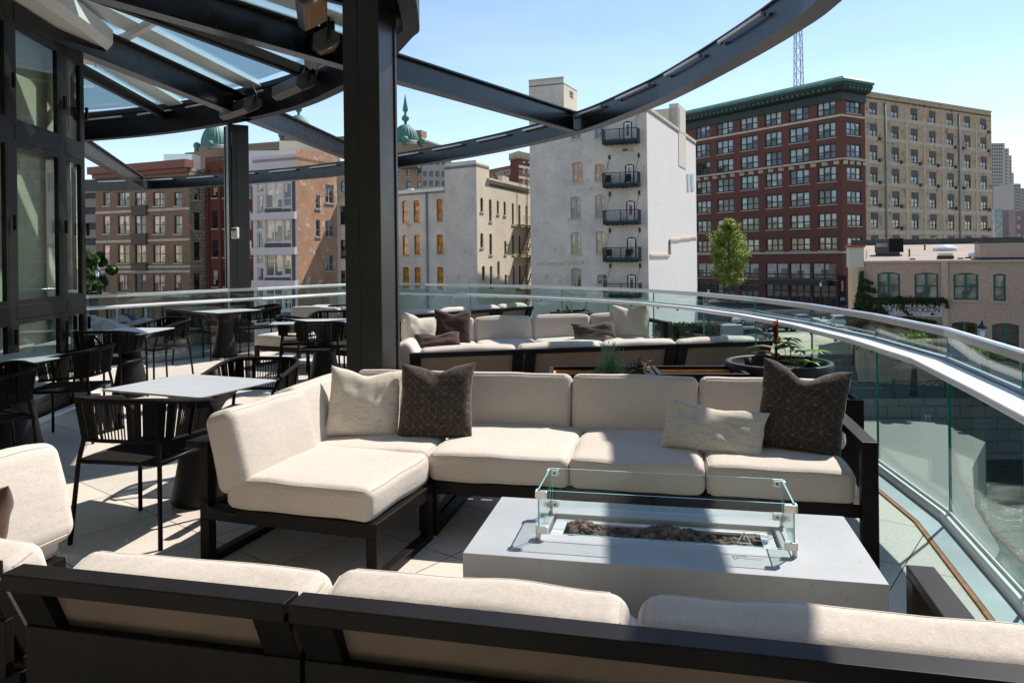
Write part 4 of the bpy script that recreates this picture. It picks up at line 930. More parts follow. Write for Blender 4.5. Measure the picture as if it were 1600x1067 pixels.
# rectangular planter boxes with cedar lining
def planter_box(label, c, rz, sx, sy, h=0.58):
    t = thing('planter_box', label, 'planter', (c[0], c[1], 0), rz)
    m = MB(); rect_ring(m, sx / 2, sy / 2, sx / 2 - 0.035, sy / 2 - 0.035, h - 0.25, h); m.box((0, 0, (h - 0.25) / 2), (sx - 0.006, sy - 0.006, h - 0.25)); m.build('box', M_sofa_metal, t, bevel=0.003)
    m = MB(); rect_ring(m, sx / 2 - 0.036, sy / 2 - 0.036, sx / 2 - 0.055, sy / 2 - 0.055, h - 0.249, h - 0.03); m.build('lining', M_wood, t)
    m = MB(); m.box((0, 0, h - 0.16), (sx - 0.112, sy - 0.112, 0.1)); m.build('soil', M_soil, t)
planter_box('black planter box lined with cedar, holding herbs, left of the round planter', (0.72, 6.08), R(-4), 0.85, 0.46, 0.585)
planter_box('black planter box lined with cedar, right behind the long sofa beside the herb box', (1.52, 6.04), R(-4), 0.72, 0.46, 0.585)
q = loc(0.86, 5.20); planter_box('black planter box whose end shows beyond the right arm of the long sofa', q, -GA, 0.68, 0.30, 0.585)
pt = thing('herb_plant', 'feathery grey green herb in the cedar lined planter box', 'plant', (0.78, 5.92, 0.50))
m = MB()
for k in range(60):
    x, y = max(-.16, min(.16, random.gauss(0, 0.065))), random.gauss(0, 0.05); h = random.uniform(0.14, 0.36) * (1 - 3 * abs(x)); dx, dy = random.uniform(-0.15, 0.15), random.uniform(-0.15, 0.15)
    for j in range(26):
        z = h * (j + 1) / 26; a = j * 2.4; leaf_mb(m, (x + dx * z, y + dy * z, z), (math.cos(a), math.sin(a), 0.7), 0.030, 0.009, 0.0, 0.0, 2)
m.build('foliage', M_ros, pt)
pt = thing('leafy_plant', 'small purple and green plant right of the feathery herb', 'plant', (1.0, 5.92, 0.52))
m = MB(); m2 = MB()
for k in range(12):
    x, y, h = random.uniform(-0.10, 0.10), random.uniform(-0.06, 0.06), random.uniform(0.08, 0.22); m2.tube([(x * 0.4, y * 0.4, 0), (x, y, h)], 0.003, 4)
    for j in range(8):
        a = j * 2.2; leaf_mb(m, (x * (0.4 + 0.6 * j / 8), y, h * (0.3 + 0.7 * j / 8)), (math.cos(a), math.sin(a), 0.3), 0.06, 0.04, 0.2)
m.build('leaves', M_leafm, pt); m2.build('stems', M_leafr, pt)
q = at(893, 486, 0.60); bowl('small round black planter far off in front of the railing, beyond the second group sofa', q.x, q.y, 0.60, 0.37, 0.30)
pt = thing('canna_plant', 'plant with one upright yellow and green leaf in the far round planter', 'plant', (q.x - 0.02, q.y, 0.53))
m = MB()
leaf_mb(m, (0.02, 0, 0.02), (0.05, 0, 1), 0.36, 0.11, 0, 0.2); leaf_mb(m, (-0.05, 0, 0.0), (-0.12, 0.1, 1), 0.20, 0.09, 0, 0.2); leaf_mb(m, (0.0, 0, 0.0), (0.25, 0.1, 0.6), 0.2, 0.07, 0.4); leaf_mb(m, (0.26, 0, 0.0), (0.02, 0.1, 1), 0.2, 0.04, 0.0); leaf_mb(m, (0.0, 0, 0.0), (-0.5, -0.1, 0.5), 0.2, 0.07, 0.4)
m.build('leaves', M_yel, pt)
# flowers in a pot below outside the rail
# ================================================================== the city
GZ = -8.2; WZ = -10.6
def win_mat(name, c): return simple(name, c, 0.5, 0, 0.08, 2)
F_dark = win_mat('dark_bronze_window_frame', (0.012, 0.011, 0.012)); F_white = win_mat('white_window_frame', (0.66, 0.62, 0.58)); F_green = win_mat('green_window_frame', (0.02, 0.11, 0.085))
F_brown = win_mat('brown_window_frame', (0.09, 0.05, 0.04)); F_grey = win_mat('grey_window_frame', (0.30, 0.31, 0.33)); F_stone = win_mat('limestone_sill', (0.45, 0.39, 0.31))
P_dark = pane('dark_pane'); P_blind = pane('pane_with_white_blind', blind_or_reflection=(0.40, 0.46, 0.45), share=0.75); P_tan = pane('pane_painted_peach_reflection', blind_or_reflection=(0.80, 0.55, 0.38), share=0.5)  # tan panes: warm reflection of sunlit walls painted as a pale colour
P_orange = pane('pane_painted_orange_reflection', blind_or_reflection=(0.70, 0.27, 0.04), share=1.3, dark=(0.36, 0.14, 0.03)); P_sky = pane('sky_pane', dark=(0.05, 0.09, 0.12), share=0.2, rough=0.02)  # orange panes: reflected sunlit walls put into the pane colour
P_shop = pane('shop_pane', dark=(0.02, 0.018, 0.016), blind_or_reflection=(0.4, 0.36, 0.32), share=0.3, mid=(0.12, 0.09, 0.06)); P_lace = pane('pane_with_lace_curtain', blind_or_reflection=(0.42, 0.30, 0.19), share=0.85)
WC = {}
def window_meshes(w_, h, cols, bars, arch, ft, fm, pm, sill, fdepth):
    key = (round(w_, 2), round(h, 2), cols, bars, arch, ft, fm.name, pm.name, sill)
    if key in WC: return WC[key]
    m = MB(); y = 0.15
    m.box((ft / 2, y, h / 2), (ft, fdepth, h)); m.box((w_ - ft / 2, y, h / 2), (ft, fdepth, h)); m.box((w_ / 2, y, ft / 2), (w_ - 2 * ft, fdepth, ft)); m.box((w_ / 2, y, h - ft / 2), (w_ - 2 * ft, fdepth, ft))
    for i in range(1, cols): m.box((w_ * i / cols, y, h / 2), (ft * 1.3, fdepth * 0.9, h - 2 * ft))
    for bfr in bars: m.box((w_ / 2, y + 0.004, h * bfr), (w_ - 2 * ft, fdepth * 0.7, ft * 0.8))
    fme = m.mesh('window', fm)
    m = MB(); m.add([(ft / 2, y + 0.02, ft / 2), (w_ - ft / 2, y + 0.02, ft / 2), (w_ - ft / 2, y + 0.02, h - ft / 2), (ft / 2, y + 0.02, h - ft / 2)], [(0, 1, 2, 3)], uvs=[[(0, 0), (1, 0), (1, 1), (0, 1)]])
    pme = m.mesh('pane', pm, fix=False)
    sme = None
    if sill: m = MB(); m.box((w_ / 2, -0.03, -0.07), (w_ + 0.2, 0.14, 0.13)); sme = m.mesh('sill', sill)
    WC[key] = (fme, pme, sme); return WC[key]
class Bld:
    def __init__(s, name, label, cat, p, group=None):
        s.o = Vector((p[0], p[1], 0)); s.root = thing(name, label, cat, (p[0], p[1], GZ), 0, group); s.i = 0
    def obj(s, name, mb, mat, **k):
        mb.v = [(v[0] - s.o.x, v[1] - s.o.y, v[2] - GZ) for v in mb.v]; return mb.build(name, mat, s.root, **k)
    def face(s, A, B, z0, z1, mat, wins=(), cols=1, bars=(0.5,), ft=0.07, fm=None, pm=None, sill=None, depth=0.22, arch=0.0, uvo=0.0, lab=None):
        """wall from plan point A (left) to B (right) as seen from outside; wins: (s0, s1, z0, z1[, overrides])"""
        A = Vector((A[0], A[1])); B = Vector((B[0], B[1])); d = (B - A); L = d.length; d = d / L; inn = Vector((-d.y, d.x))
        wins = [w_ for w_ in wins if w_[0] > 0.02 and w_[1] < L - 0.02 and w_[2] > z0 and w_[3] < z1]
        xs = sorted({0, L} | {w_[0] for w_ in wins} | {w_[1] for w_ in wins}); zs = sorted({z0, z1} | {w_[2] for w_ in wins} | {w_[3] for w_ in wins})
        m = MB()
        def P(a, z, o=0.0): q = A + d * a + inn * o; return (q.x, q.y, z)
        def quad(a0, a1, b0, b1): m.add([P(a0, b0), P(a1, b0), P(a1, b1), P(a0, b1)], [(0, 1, 2, 3)], uvs=[[(a0 + uvo, b0), (a1 + uvo, b0), (a1 + uvo, b1), (a0 + uvo, b1)]])
        for i in range(len(zs) - 1):
            run = None
            for j in range(len(xs) - 1):
                cx, cz = (xs[j] + xs[j + 1]) / 2, (zs[i] + zs[i + 1]) / 2
                hole = any(w_[0] < cx < w_[1] and w_[2] < cz < w_[3] for w_ in wins)
                if not hole: run = (run[0] if run else xs[j], xs[j + 1])
                if hole and run: quad(run[0], run[1], zs[i], zs[i + 1]); run = None
            if run: quad(run[0], run[1], zs[i], zs[i + 1])
        for w_ in wins:
            a0, a1, b0, b1 = w_[:4]
            for q in (((a0, b0), (a0, b1)), ((a0, b1), (a1, b1)), ((a1, b1), (a1, b0)), ((a1, b0), (a0, b0))):
                (p, pz), (r_, rz_) = q; m.add([P(p, pz), P(r_, rz_), P(r_, rz_, depth), P(p, pz, depth)], [(0, 1, 2, 3)], uvs=[[(p, pz), (r_, rz_), (r_ + depth, rz_), (p + depth, pz)]])
            if arch:
                hh = arch * (a1 - a0); n = 8; top = [(a0 + (a1 - a0) * k / n, b1 - hh * (2 * k / n - 1) ** 2) for k in range(n + 1)]
                for k in range(n): m.add([P(top[k][0], top[k][1], 0.001), P(top[k + 1][0], top[k + 1][1], 0.001), P(top[k + 1][0], b1, 0.001), P(top[k][0], b1, 0.001)], [(0, 1, 2, 3)], uvs=[[(top[k][0], top[k][1]), (top[k + 1][0], top[k + 1][1]), (top[k + 1][0], b1), (top[k][0], b1)]])
        wl = s.obj('wall', m, mat, fix=False)
        ang = math.atan2(d.y, d.x)
        for w_ in wins:
            ov = w_[4] if len(w_) > 4 else {}
            fme, pme, sme = window_meshes(w_[1] - w_[0], w_[3] - w_[2], ov.get('cols', cols), ov.get('bars', bars), arch, ov.get('ft', ft), ov.get('fm', fm), ov.get('pm', pm), ov.get('sill', sill), 0.06)
            fo = bpy.data.objects.new('window', fme); COL.objects.link(fo); fo.parent = s.root
            q = A + d * w_[0] + inn * 0.0; fo.location = (q.x - s.o.x, q.y - s.o.y, w_[2] - GZ); fo.rotation_euler = (0, 0, ang)
            po = bpy.data.objects.new('pane', pme); COL.objects.link(po); po.parent = fo
            if sme: so_ = bpy.data.objects.new('sill', sme); COL.objects.link(so_); so_.parent = fo
        return wl
    def band(s, name, A, B, z0, z1, out, mat, inn_=0.0, ext=0.0):
        A = Vector((A[0], A[1])); B = Vector((B[0], B[1])); d = (B - A).normalized(); n = Vector((d.y, -d.x))
        A = A - d * ext; B = B + d * ext
        m = MB(); q = [A - n * inn_, A + n * out, B + n * out, B - n * inn_]; m.prism([(p.x, p.y) for p in q][::-1], z0, z1); return s.obj(name, m, mat)
    def roof(s, poly, z, mat, th=0.3): m = MB(); m.prism(poly, z - th, z); return s.obj('roof', m, mat)
def px_face(u0, d0, u1, d1):
    a = atY(u0, CY, d0); b = atY(u1, CY, d1); return (a.x, a.y), (b.x, b.y)
def st(A, B, u, v):
    """pixel -> (distance along the facade, height) on the vertical plane through A and B"""
    r = ray(u, v); dx, dy = B[0] - A[0], B[1] - A[1]; L = math.hypot(dx, dy); dx /= L; dy /= L
    # A + s d = t r
    den = r.x * dy - dx * 1.0 * r.y if False else (r.x * dy - r.y * dx)
    t = (A[0] * dy - A[1] * dx) / den; s_ = (r.x * t - A[0]) * dx + (r.y * t - A[1]) * dy
    return s_, H + r.z * t
def grid(A, B, cols, rows, uref, ov=None):
    """cols: (u0,u1) pixel ranges read at uref's row heights; rows: (v_top, v_bot) read at u=uref"""
    vm = sum(a + b for a, b in rows) / (2 * len(rows)); out = []
    S = [(st(A, B, a, vm)[0], st(A, B, b, vm)[0]) for a, b in cols]; Z = [(st(A, B, uref, b)[1], st(A, B, uref, a)[1]) for a, b in rows]
    for z0, z1 in Z:
        for s0, s1 in S: out.append((s0, s1, z0, z1) if ov is None else (s0, s1, z0, z1, ov))
    return out
def zat(A, B, u, v): return st(A, B, u, v)[1]
def perp_pt(B, A, depth):
    """point behind B, away from the camera side of facade AB"""
    dx, dy = B[0] - A[0], B[1] - A[1]; L = math.hypot(dx, dy); return (B[0] - dy / L * depth, B[1] + dx / L * depth)
P_curt = pane('pane_with_pale_curtain', dark=(0.03, 0.03, 0.032), blind_or_reflection=(0.46, 0.44, 0.41), share=0.75)
M_roof = simple('gravel_roof', (0.30, 0.27, 0.24), 0.95, 0, 0.25, 1.5, 0.2, 20)
M_droof = simple('tar_roof', (0.06, 0.06, 0.06), 0.9, 0, 0.25, 1.5)
B_red = brick('dark_red_brick', (0.155, 0.060, 0.047), (0.19, 0.076, 0.058), (0.13, 0.062, 0.052), 0.5, 0.16, 0.02, 0.2)
B_tan = brick('tan_common_brick', (0.62, 0.46, 0.28), (0.50, 0.34, 0.22), (0.55, 0.44, 0.30), 0.5, 0.16, 0.02, 0.5, stainc=(0.13, 0.07, 0.06), sthr=0.55)
B_brown = brick('brown_brick', (0.25, 0.145, 0.09), (0.32, 0.19, 0.12), (0.20, 0.13, 0.095), 0.4, 0.13, 0.02, 0.25)
B_redb = brick('red_brown_brick', (0.17, 0.048, 0.030), (0.22, 0.065, 0.04), (0.12, 0.05, 0.04), 0.4, 0.13, 0.02, 0.25)
B_orange = brick('orange_common_brick', (0.42, 0.21, 0.12), (0.50, 0.29, 0.18), (0.42, 0.30, 0.22), 0.4, 0.13, 0.02, 0.65, stainc=(0.60, 0.47, 0.35), sthr=0.56)
B_cream = brick('painted_cream_brick', (0.72, 0.64, 0.49), (0.76, 0.68, 0.53), (0.66, 0.58, 0.45), 0.4, 0.13, 0.02, 0.35, 0.5, stainc=(0.30, 0.25, 0.19), sthr=0.66)
B_white = brick('painted_white_brick', (0.70, 0.625, 0.54), (0.74, 0.665, 0.58), (0.66, 0.59, 0.51), 0.4, 0.13, 0.02, 0.6, 0.5, stainc=(0.40, 0.31, 0.24), sthr=0.595)
B_pale = brick('pale_siding', (0.70, 0.67, 0.635), (0.70, 0.67, 0.635), (0.65, 0.62, 0.59), 3.2, 3.4, 0.03, 0.1, 0.15, stainc=(0.45, 0.45, 0.45), sthr=0.7)
B_pink = brick('salmon_painted_brick', (0.52, 0.36, 0.26), (0.56, 0.39, 0.285), (0.48, 0.335, 0.25), 0.30, 0.09, 0.014, 0.2, 0.5, stainc=(0.27, 0.18, 0.13), sthr=0.66)
B_stone = brick('grey_brown_stone', (0.34, 0.25, 0.175), (0.39, 0.30, 0.21), (0.26, 0.19, 0.14), 1.2, 0.5, 0.03, 0.3)
B_rubble = brick('rough_dark_stone', (0.20, 0.17, 0.11), (0.50, 0.44, 0.30), (0.08, 0.07, 0.05), 0.7, 0.4, 0.05, 0.4)
B_conc = brick('pale_concrete', (0.42, 0.38, 0.34), (0.42, 0.38, 0.34), (0.36, 0.33, 0.3), 3, 3, 0.03, 0.15)
M_verd = simple('verdigris_copper', (0.060, 0.17, 0.135), 0.6, 0, 0.3, 0.6, 0.2, 6)
M_corn = simple('dark_green_bracket', (0.015, 0.03, 0.027), 0.6)
M_lime = simple('limestone_trim', (0.52, 0.43, 0.32), 0.8, 0, 0.15, 1.0, 0.2, 20)
M_mauve = simple('mauve_panel', (0.58, 0.49, 0.48), 0.6, 0, 0.05, 1); M_charc = simple('charcoal_panel', (0.045, 0.043, 0.05), 0.5)
M_balc = simple('blue_green_balcony_steel', (0.010, 0.028, 0.032), 0.5, spec=0.3)

# --- ground, river, street
gr = MB(); gr.add([(-1000, 47, GZ), (1000, 47, GZ), (1000, 1580, GZ), (-1000, 1580, GZ)], [(0, 1, 2, 3)]); gr.add([(-1000, -400, GZ), (-9, -400, GZ), (-9, 47, GZ), (-1000, 47, GZ)], [(0, 1, 2, 3)])
struct('ground', gr, simple('asphalt', (0.22, 0.21, 0.195), 0.9, 0, 0.3, 0.35, 0.3, 30))
def mk_water():
    m, t, b = nodes_of('river_water', 0.06, 0, (0.012, 0.018, 0.015), 0.5)
    v = coord(t, 'Object', (1, 2.0, 1)); h = math_n(t, 'ADD', noise_n(t, v, 1.1, 6, 0.6), math_n(t, 'MULTIPLY', noise_n(t, v, 5.0, 3), 0.3)); bump(t, b, h, 0.9, 0.18); return m
wt = MB(); wt.add([(-9, -400, WZ), (1000, -400, WZ), (1000, 47.2, WZ), (-9, 47.2, WZ)], [(0, 1, 2, 3)]); struct('river', wt, mk_water())
prom = MB(); prom.prism([(-9, -30), (7, -30), (8.6, 2), (10.5, 12), (12.3, 19), (13.2, 21), (15.8, 24), (17.5, 28), (20.5, 33), (24, 37.5), (24.4, 43.0), (13.4, 43.4), (13.4, 46.9), (-9, 46.9)], -11, GZ + 0.05)
struct('promenade', prom, brick('promenade_slab', (0.44, 0.42, 0.38), (0.46, 0.44, 0.40), (0.12, 0.11, 0.10), 3, 3, 0.05, 0.2, 0.1))
fs_ = MB(); fs_.prism([(p.x, p.y) for p in [RP[i] for i in range(len(RP))]] + back, -0.9, -0.502)
emb = MB(); emb.prism([(13.5, 43.5), (260, 36), (260, 150), (13.5, 150)], WZ - 0.5, -7.2)
struct('embankment', emb, brick('embankment_stone', (0.20, 0.19, 0.17), (0.24, 0.225, 0.20), (0.10, 0.095, 0.09), 1.4, 0.6, 0.04, 0.2))
qw = MB()
qw.add([(13.5, 43.46, WZ - 1), (260, 35.96, WZ - 1), (260, 35.96, -7.0), (13.5, 43.46, -7.0)], [(0, 1, 2, 3)], uvs=[[(0, 0), (246, 0), (246, 4), (0, 4)]])
qw.add([(-300, 46.9, WZ - 1), (13.5, 46.9, WZ - 1), (13.5, 46.9, GZ + 0.1), (-300, 46.9, GZ + 0.1)], [(0, 1, 2, 3)], uvs=[[(0, 0), (313, 0), (313, 4), (0, 4)]])
qw = qw.build('river_wall', MATS['embankment_stone'], fix=False); qw['kind'] = 'structure'
rd = MB(); rd.add([(13.5, 96, -7.19), (260, 96, -7.19), (260, 108, -7.19), (13.5, 108, -7.19)], [(0, 1, 2, 3)]); struct('road', rd, simple('road_asphalt', (0.05, 0.05, 0.052), 0.85, 0, 0.2, 0.5))

# ---------------- red and tan block
def line_hit(P, d, u):      # point on the line P + t d seen at column u
    k = ray(u, CY).x; t = (k * P[1] - P[0]) / (d[0] - k * d[1]); return (P[0] + d[0] * t, P[1] + d[1] * t)
c0 = atY(1317, CY, 115); C0 = (c0.x, c0.y)
LD = (-0.69, 1.0); RD = (1.76, 1.0)
A0 = (C0[0] + LD[0] * 34, C0[1] + LD[1] * 34); M0 = line_hit(C0, RD, 1354); E0 = line_hit(C0, RD, 1551.5)
rb = Bld('brick_warehouse', 'large dark red brick warehouse with a green copper cornice and a tan brick side wall', 'building', C0)
def Z6(v): return 120 + 0.3375 * v
def X6(x): return 1060 + 0.3375 * x
ztop = zat(C0, A0, 1316, 140)
colsL = [(X6(a), X6(b)) for a, b in ((83, 149), (179, 256), (289, 371), (403, 481), (515, 607), (645, 732))]
rowsL = [(Z6(a), Z6(b)) for a, b in ((110, 184), (212, 285), (312, 383), (415, 487), (523, 592), (630, 698), (740, 803))]
wl = grid(A0, C0, colsL, rowsL, X6(690))
zg = -7.2
mz = grid(A0, C0, [(X6(a), X6(b)) for a, b in ((88, 168), (180, 262), (285, 373), (405, 508), (515, 612), (620, 732))], [(Z6(860), Z6(940))], X6(690), dict(cols=2, bars=(0.3,), pm=P_curt))
gf = grid(A0, C0, [(X6(a), X6(b)) for a, b in ((92, 170), (180, 262), (285, 373), (405, 508), (515, 612), (620, 732))], [(Z6(962), Z6(1062))], X6(690), dict(cols=3, bars=(0.65,), pm=P_shop))
rb.face(A0, C0, zg, ztop, B_red, wl + mz + gf, cols=3, bars=(0.45,), ft=0.2, fm=F_dark, pm=P_blind, sill=F_stone)
rowsR = [(120 + .2625 * a, 120 + .2625 * b) for a, b in ((140, 220), (272, 352), (403, 482), (538, 615), (680, 752), (818, 890), (955, 1030))]
rb.face(C0, M0, zg, ztop, B_red, grid(C0, M0, [(1323.5, 1345.5)], rowsR, 1335), cols=3, ft=0.18, bars=(0.45,), fm=F_dark, pm=P_blind, sill=F_stone)
ztan = zat(C0, E0, 1363, 146.5)
rowsT = [(120 + .2625 * a, 120 + .2625 * b) for a, b in ((190, 277), (311, 398), (433, 521), (558, 648), (688, 778), (816, 906), (945, 1020))]
colsT = [(1300 + .2625 * a, 1300 + .2625 * b) for a, b in ((228, 272), (357, 400), (472, 513), (580, 620), (687, 725), (790, 826), (886, 922))]
wt_ = grid(M0, E0, colsT, rowsT, 1429)
rb.face(M0, E0, zg, ztan, B_tan, [(a, b, c, c + (d_ - c) * 0.60) for a, b, c, d_ in wt_], cols=2, bars=(0.5,), ft=0.12, fm=F_dark, pm=P_blind, depth=0.3)
dR = (Vector(E0) - Vector(M0)).normalized(); nR = Vector((dR.y, -dR.x))
ip = simple('infill_board', (0.085, 0.075, 0.068), 0.7, 0, 0.1, 1)
random.seed(5)
for k, (a, b, c, d_) in enumerate(wt_):
    p = Vector(M0) + dR * a + nR * 0.004; q = Vector(M0) + dR * b + nR * 0.004; z0_ = c + (d_ - c) * 0.60
    m = MB(); m.beam((p.x, p.y, (z0_ + d_) / 2), (q.x, q.y, (z0_ + d_) / 2), 0.06, d_ - z0_ - 0.01); rb.obj('infill_panel', m, ip)
    if random.random() < 0.62:
        s_ = b + 0.45 if k % 7 != 5 else a - 0.5; p = Vector(M0) + dR * s_ + nR * 0.25; m = MB(); m.beam((p.x - dR.x * 0.3, p.y - dR.y * 0.3, c + 0.1), (p.x + dR.x * 0.3, p.y + dR.y * 0.3, c + 0.1), 0.5, 0.5); rb.obj('air_conditioner', m, M_heat)
for u in (1383.5, 1498.5):
    s_, _z = st(M0, E0, u, 300); p = Vector(M0) + dR * s_ + nR * 0.15; m = MB(); m.tube([(p.x, p.y, zg), (p.x, p.y, ztan - 1.2)], 0.16, 8); rb.obj('drainpipe', m, simple('zinc_pipe', (0.20, 0.23, 0.24), 0.5) if 'zinc_pipe' not in MATS else MATS['zinc_pipe'])
# pale piers and bands painted on the tan side
for u in (1417, 1445, 1474, 1526):
    s_, _z = st(M0, E0, u, 300); p = Vector(M0) + dR * s_ + nR * 0.04; m = MB(); m.beam((p.x, p.y, zg + 9), (p.x, p.y, ztan - 2.5), 0.5, 0.08, Vector((nR.x, nR.y, 0))); rb.obj('pier', m, M_lime)
for v in (191, 223, 258, 291, 329, 363):
    z_ = zat(M0, E0, 1429, v); rb.band('floor_band', M0, E0, z_ - 0.35, z_ + 0.25, 0.05, M_lime, ext=-0.05)
rb.band('coping', M0, E0, ztan, ztan + 0.25, 0.12, M_lime, 0.5)
Lp = [A0, C0]
for nm, v, h, out, mt in (('belt_course', 184, 0.35, 0.15, M_lime), ('belt_course', 251, 0.28, 0.30, M_lime), ('belt_course', 394.5, 0.3, 0.12, M_lime)):
    z_ = zat(A0, C0, 1293, v)
    rb.band(nm, A0, C0, z_ - h / 2, z_ + h / 2, out, mt, ext=0.0); rb.band(nm, C0, M0, z_ - h / 2, z_ + h / 2, out, mt)
z_ = zat(A0, C0, 1293, 254.5)
dL = (Vector(C0) - Vector(A0)).normalized(); nL = Vector((dL.y, -dL.x)); Ltot = (Vector(C0) - Vector(A0)).length
m = MB(); s_ = 0.5
while s_ < Ltot: p = Vector(A0) + dL * s_ + nL * 0.15; m.box((p.x, p.y, z_ - 0.2), (0.7, 0.5, 0.55)); s_ += 2.0
dM = (Vector(M0) - Vector(C0)); lM = dM.length; dM.normalize(); nM = Vector((dM.y, -dM.x)); s_ = 0.6
while s_ < lM: p = Vector(C0) + dM * s_ + nM * 0.15; m.box((p.x, p.y, z_ - 0.2), (0.7, 0.5, 0.55)); s_ += 1.6
rb.obj('corbel_row', m, M_lime)['kind'] = 'stuff'
zc = ztop
m = MB(); CP = [A0, C0, M0, (M0[0] + nM.x * -0.0, M0[1] + 0.01)]
m.sweep([A0, C0, M0], [(0.0, zc - 1.6), (0.0, zc), (1.5, zc + 0.9), (1.5, zc + 0.55), (1.0, zc - 0.1), (0.25, zc - 0.4), (0.25, zc - 1.6)]); rb.obj('cornice_base', m, M_corn)
m = MB(); m.sweep([A0, C0, M0], [(-0.3, zc + 0.95), (-0.3, zc + 2.2), (1.2, zc + 1.8), (1.75, zc + 1.3), (1.75, zc + 0.93)]); rb.obj('copper_cornice', m, M_verd)
m = MB()
for P0, d_, n_v, LL in ((Vector(A0), dL, nL, Ltot), (Vector(C0), dM, nM, lM)):
    s_ = 0.4
    while s_ < LL - 0.2:
        p = P0 + d_ * s_ + n_v * 0.75; m.beam((p.x - n_v.x * 0.55, p.y - n_v.y * 0.55, zc + 0.2), (p.x + n_v.x * 0.6, p.y + n_v.y * 0.6, zc + 0.45), 0.35, 0.7); s_ += 0.95
rb.obj('cornice_bracket', m, M_verd)['kind'] = 'stuff'
BK = perp_pt(E0, M0, 25)
rb.roof([A0, C0, M0, E0, BK, (A0[0] + 15, A0[1] + 25)], ztan - 0.6, M_droof)
rb.face(E0, BK, zg, ztan, B_tan)
m = MB(); p = Vector(A0) - nL * 1.0; 
# blade sign on the corner
p = atY(1315.5, 454, 113.2); m = MB(); m.box((p.x, p.y, p.z), (1.2, 0.3, 4.6)); sg_ = rb.obj('blade_sign', m, M_dark)
m = MB(); m.box((p.x, p.y - 0.17, p.z + 0.7), (0.35, 0.03, 1.6)); m2 = MB(); rb.obj('sign_emblem', m, simple('orange_emblem', (0.5, 0.12, 0.05), 0.5)); m2.box((p.x, p.y - 0.17, p.z - 1.3), (0.7, 0.03, 0.5)); rb.obj('sign_emblem', m2, simple('blue_emblem', (0.12, 0.2, 0.4), 0.5))
# canopy over the ground floor shops
z_ = zat(A0, C0, 1293, 442); rb.band('shop_canopy', line_hit(C0, LD, 1192), (C0[0] + LD[0] * 1.5, C0[1] + LD[1] * 1.5), z_ - 0.45, z_ + 0.45, 1.3, F_dark)

# ---------------- white building with balconies
FD = (-2.64, 1.0); SD = (0.46, 1.0)
c1 = atY(1013, CY, 70); C1 = (c1.x, c1.y); A1 = line_hit(C1, FD, 829.5); E1 = line_hit(C1, SD, 1089)
wb = Bld('white_apartment_building', 'white painted brick building with a column of dark blue green balconies, blank grey side', 'building', C1)
def U5(x): return 800 + .3563 * x
def V5(y): return 100 + .3563 * y
zt1 = zat(A1, C1, 1005, 165)
wins = []
for (a, b, t_, b_, ov) in [(265, 311, 432, 516, dict(pm=P_orange)), (256, 302, 582, 680, {}), (258, 305, 738, 835, {}), (259, 305, 893, 990, {}), (362, 409, 440, 511, dict(pm=P_orange)), (364, 411, 575, 676, {}), (367, 414, 735, 831, {}), (373, 418, 922, 965, dict(pm=P_dark)), (258, 302, 270, 328, dict(pm=P_sky)), (362, 405, 268, 325, dict(pm=P_sky))]:
    s0, z1_ = st(A1, C1, U5(a), V5(t_)); s1, z0_ = st(A1, C1, U5(b), V5(b_)); wins.append((s0, s1, z0_, z1_, ov))
doors = []
for (a, b, t_, b_) in [(487, 528, 253, 335), (495, 537, 440, 525), (500, 541, 600, 687), (503, 546, 760, 850), (504, 545, 922, 1005)]:
    s0, z1_ = st(A1, C1, U5(a), V5(t_)); s1, z0_ = st(A1, C1, U5(b), V5(b_)); doors.append((s0, s1, z0_, z1_))
F_wing = win_mat('weathered_window_frame', (0.40, 0.36, 0.32))
wb.face(A1, C1, GZ, zt1, B_white, wins + [(a, b, c, d_, dict(cols=1, bars=(), ft=0.13, fm=F_dark, pm=P_dark, sill=None)) for a, b, c, d_ in doors], cols=2, bars=(0.5,), ft=0.09, fm=F_wing, pm=P_lace, sill=M_lime, arch=0.16, depth=0.3)
zt1b = zt1
dF = (Vector(C1) - Vector(A1)).normalized(); iF = Vector((-dF.y, dF.x))
for (a, b, c, d_) in doors:
    m = MB(); p = Vector(A1) + dF * (a + 0.13) + iF * 0.05; q = Vector(A1) + dF * (b - 0.13) + iF * 0.05; L_ = (q - p).length
    for s0, s1, z0_, z1_ in ((0, 0.17, c, d_ - 0.13), (L_ - 0.17, L_, c, d_ - 0.13), (0.171, L_ - 0.171, d_ - 0.33, d_ - 0.13), (0.171, L_ - 0.171, c, c + 0.45)):
        e = p + dF * s0; f = p + dF * s1; m.beam((e.x, e.y, (z0_ + z1_) / 2), (f.x, f.y, (z0_ + z1_) / 2), 0.05, z1_ - z0_)
    wb.obj('door', m, F_white)
e = Vector(A1) + dF * (doors[2][0] + 0.33) + iF * 0.04; f = Vector(A1) + dF * (doors[2][1] - 0.33) + iF * 0.04; z0_ = doors[2][3] - 1.3
m = MB(); m.beam((e.x, e.y, z0_ + 0.4), (f.x, f.y, z0_ + 0.4), 0.03, 0.8); wb.obj('door_poster', m, simple('red_poster', (0.45, 0.02, 0.02), 0.6))
# side wall: top slopes gently down towards the back (coping), lower part is a paler panel
wb.face(C1, E1, GZ, zt1b - 0.3, B_pale)
d5 = (Vector(E1) - Vector(C1)); l5 = d5.length; d5.normalize(); n5 = Vector((d5.y, -d5.x))
wb.band('side_coping', C1, E1, zt1b - 0.3, zt1b, 0.08, M_lime, 0.3)
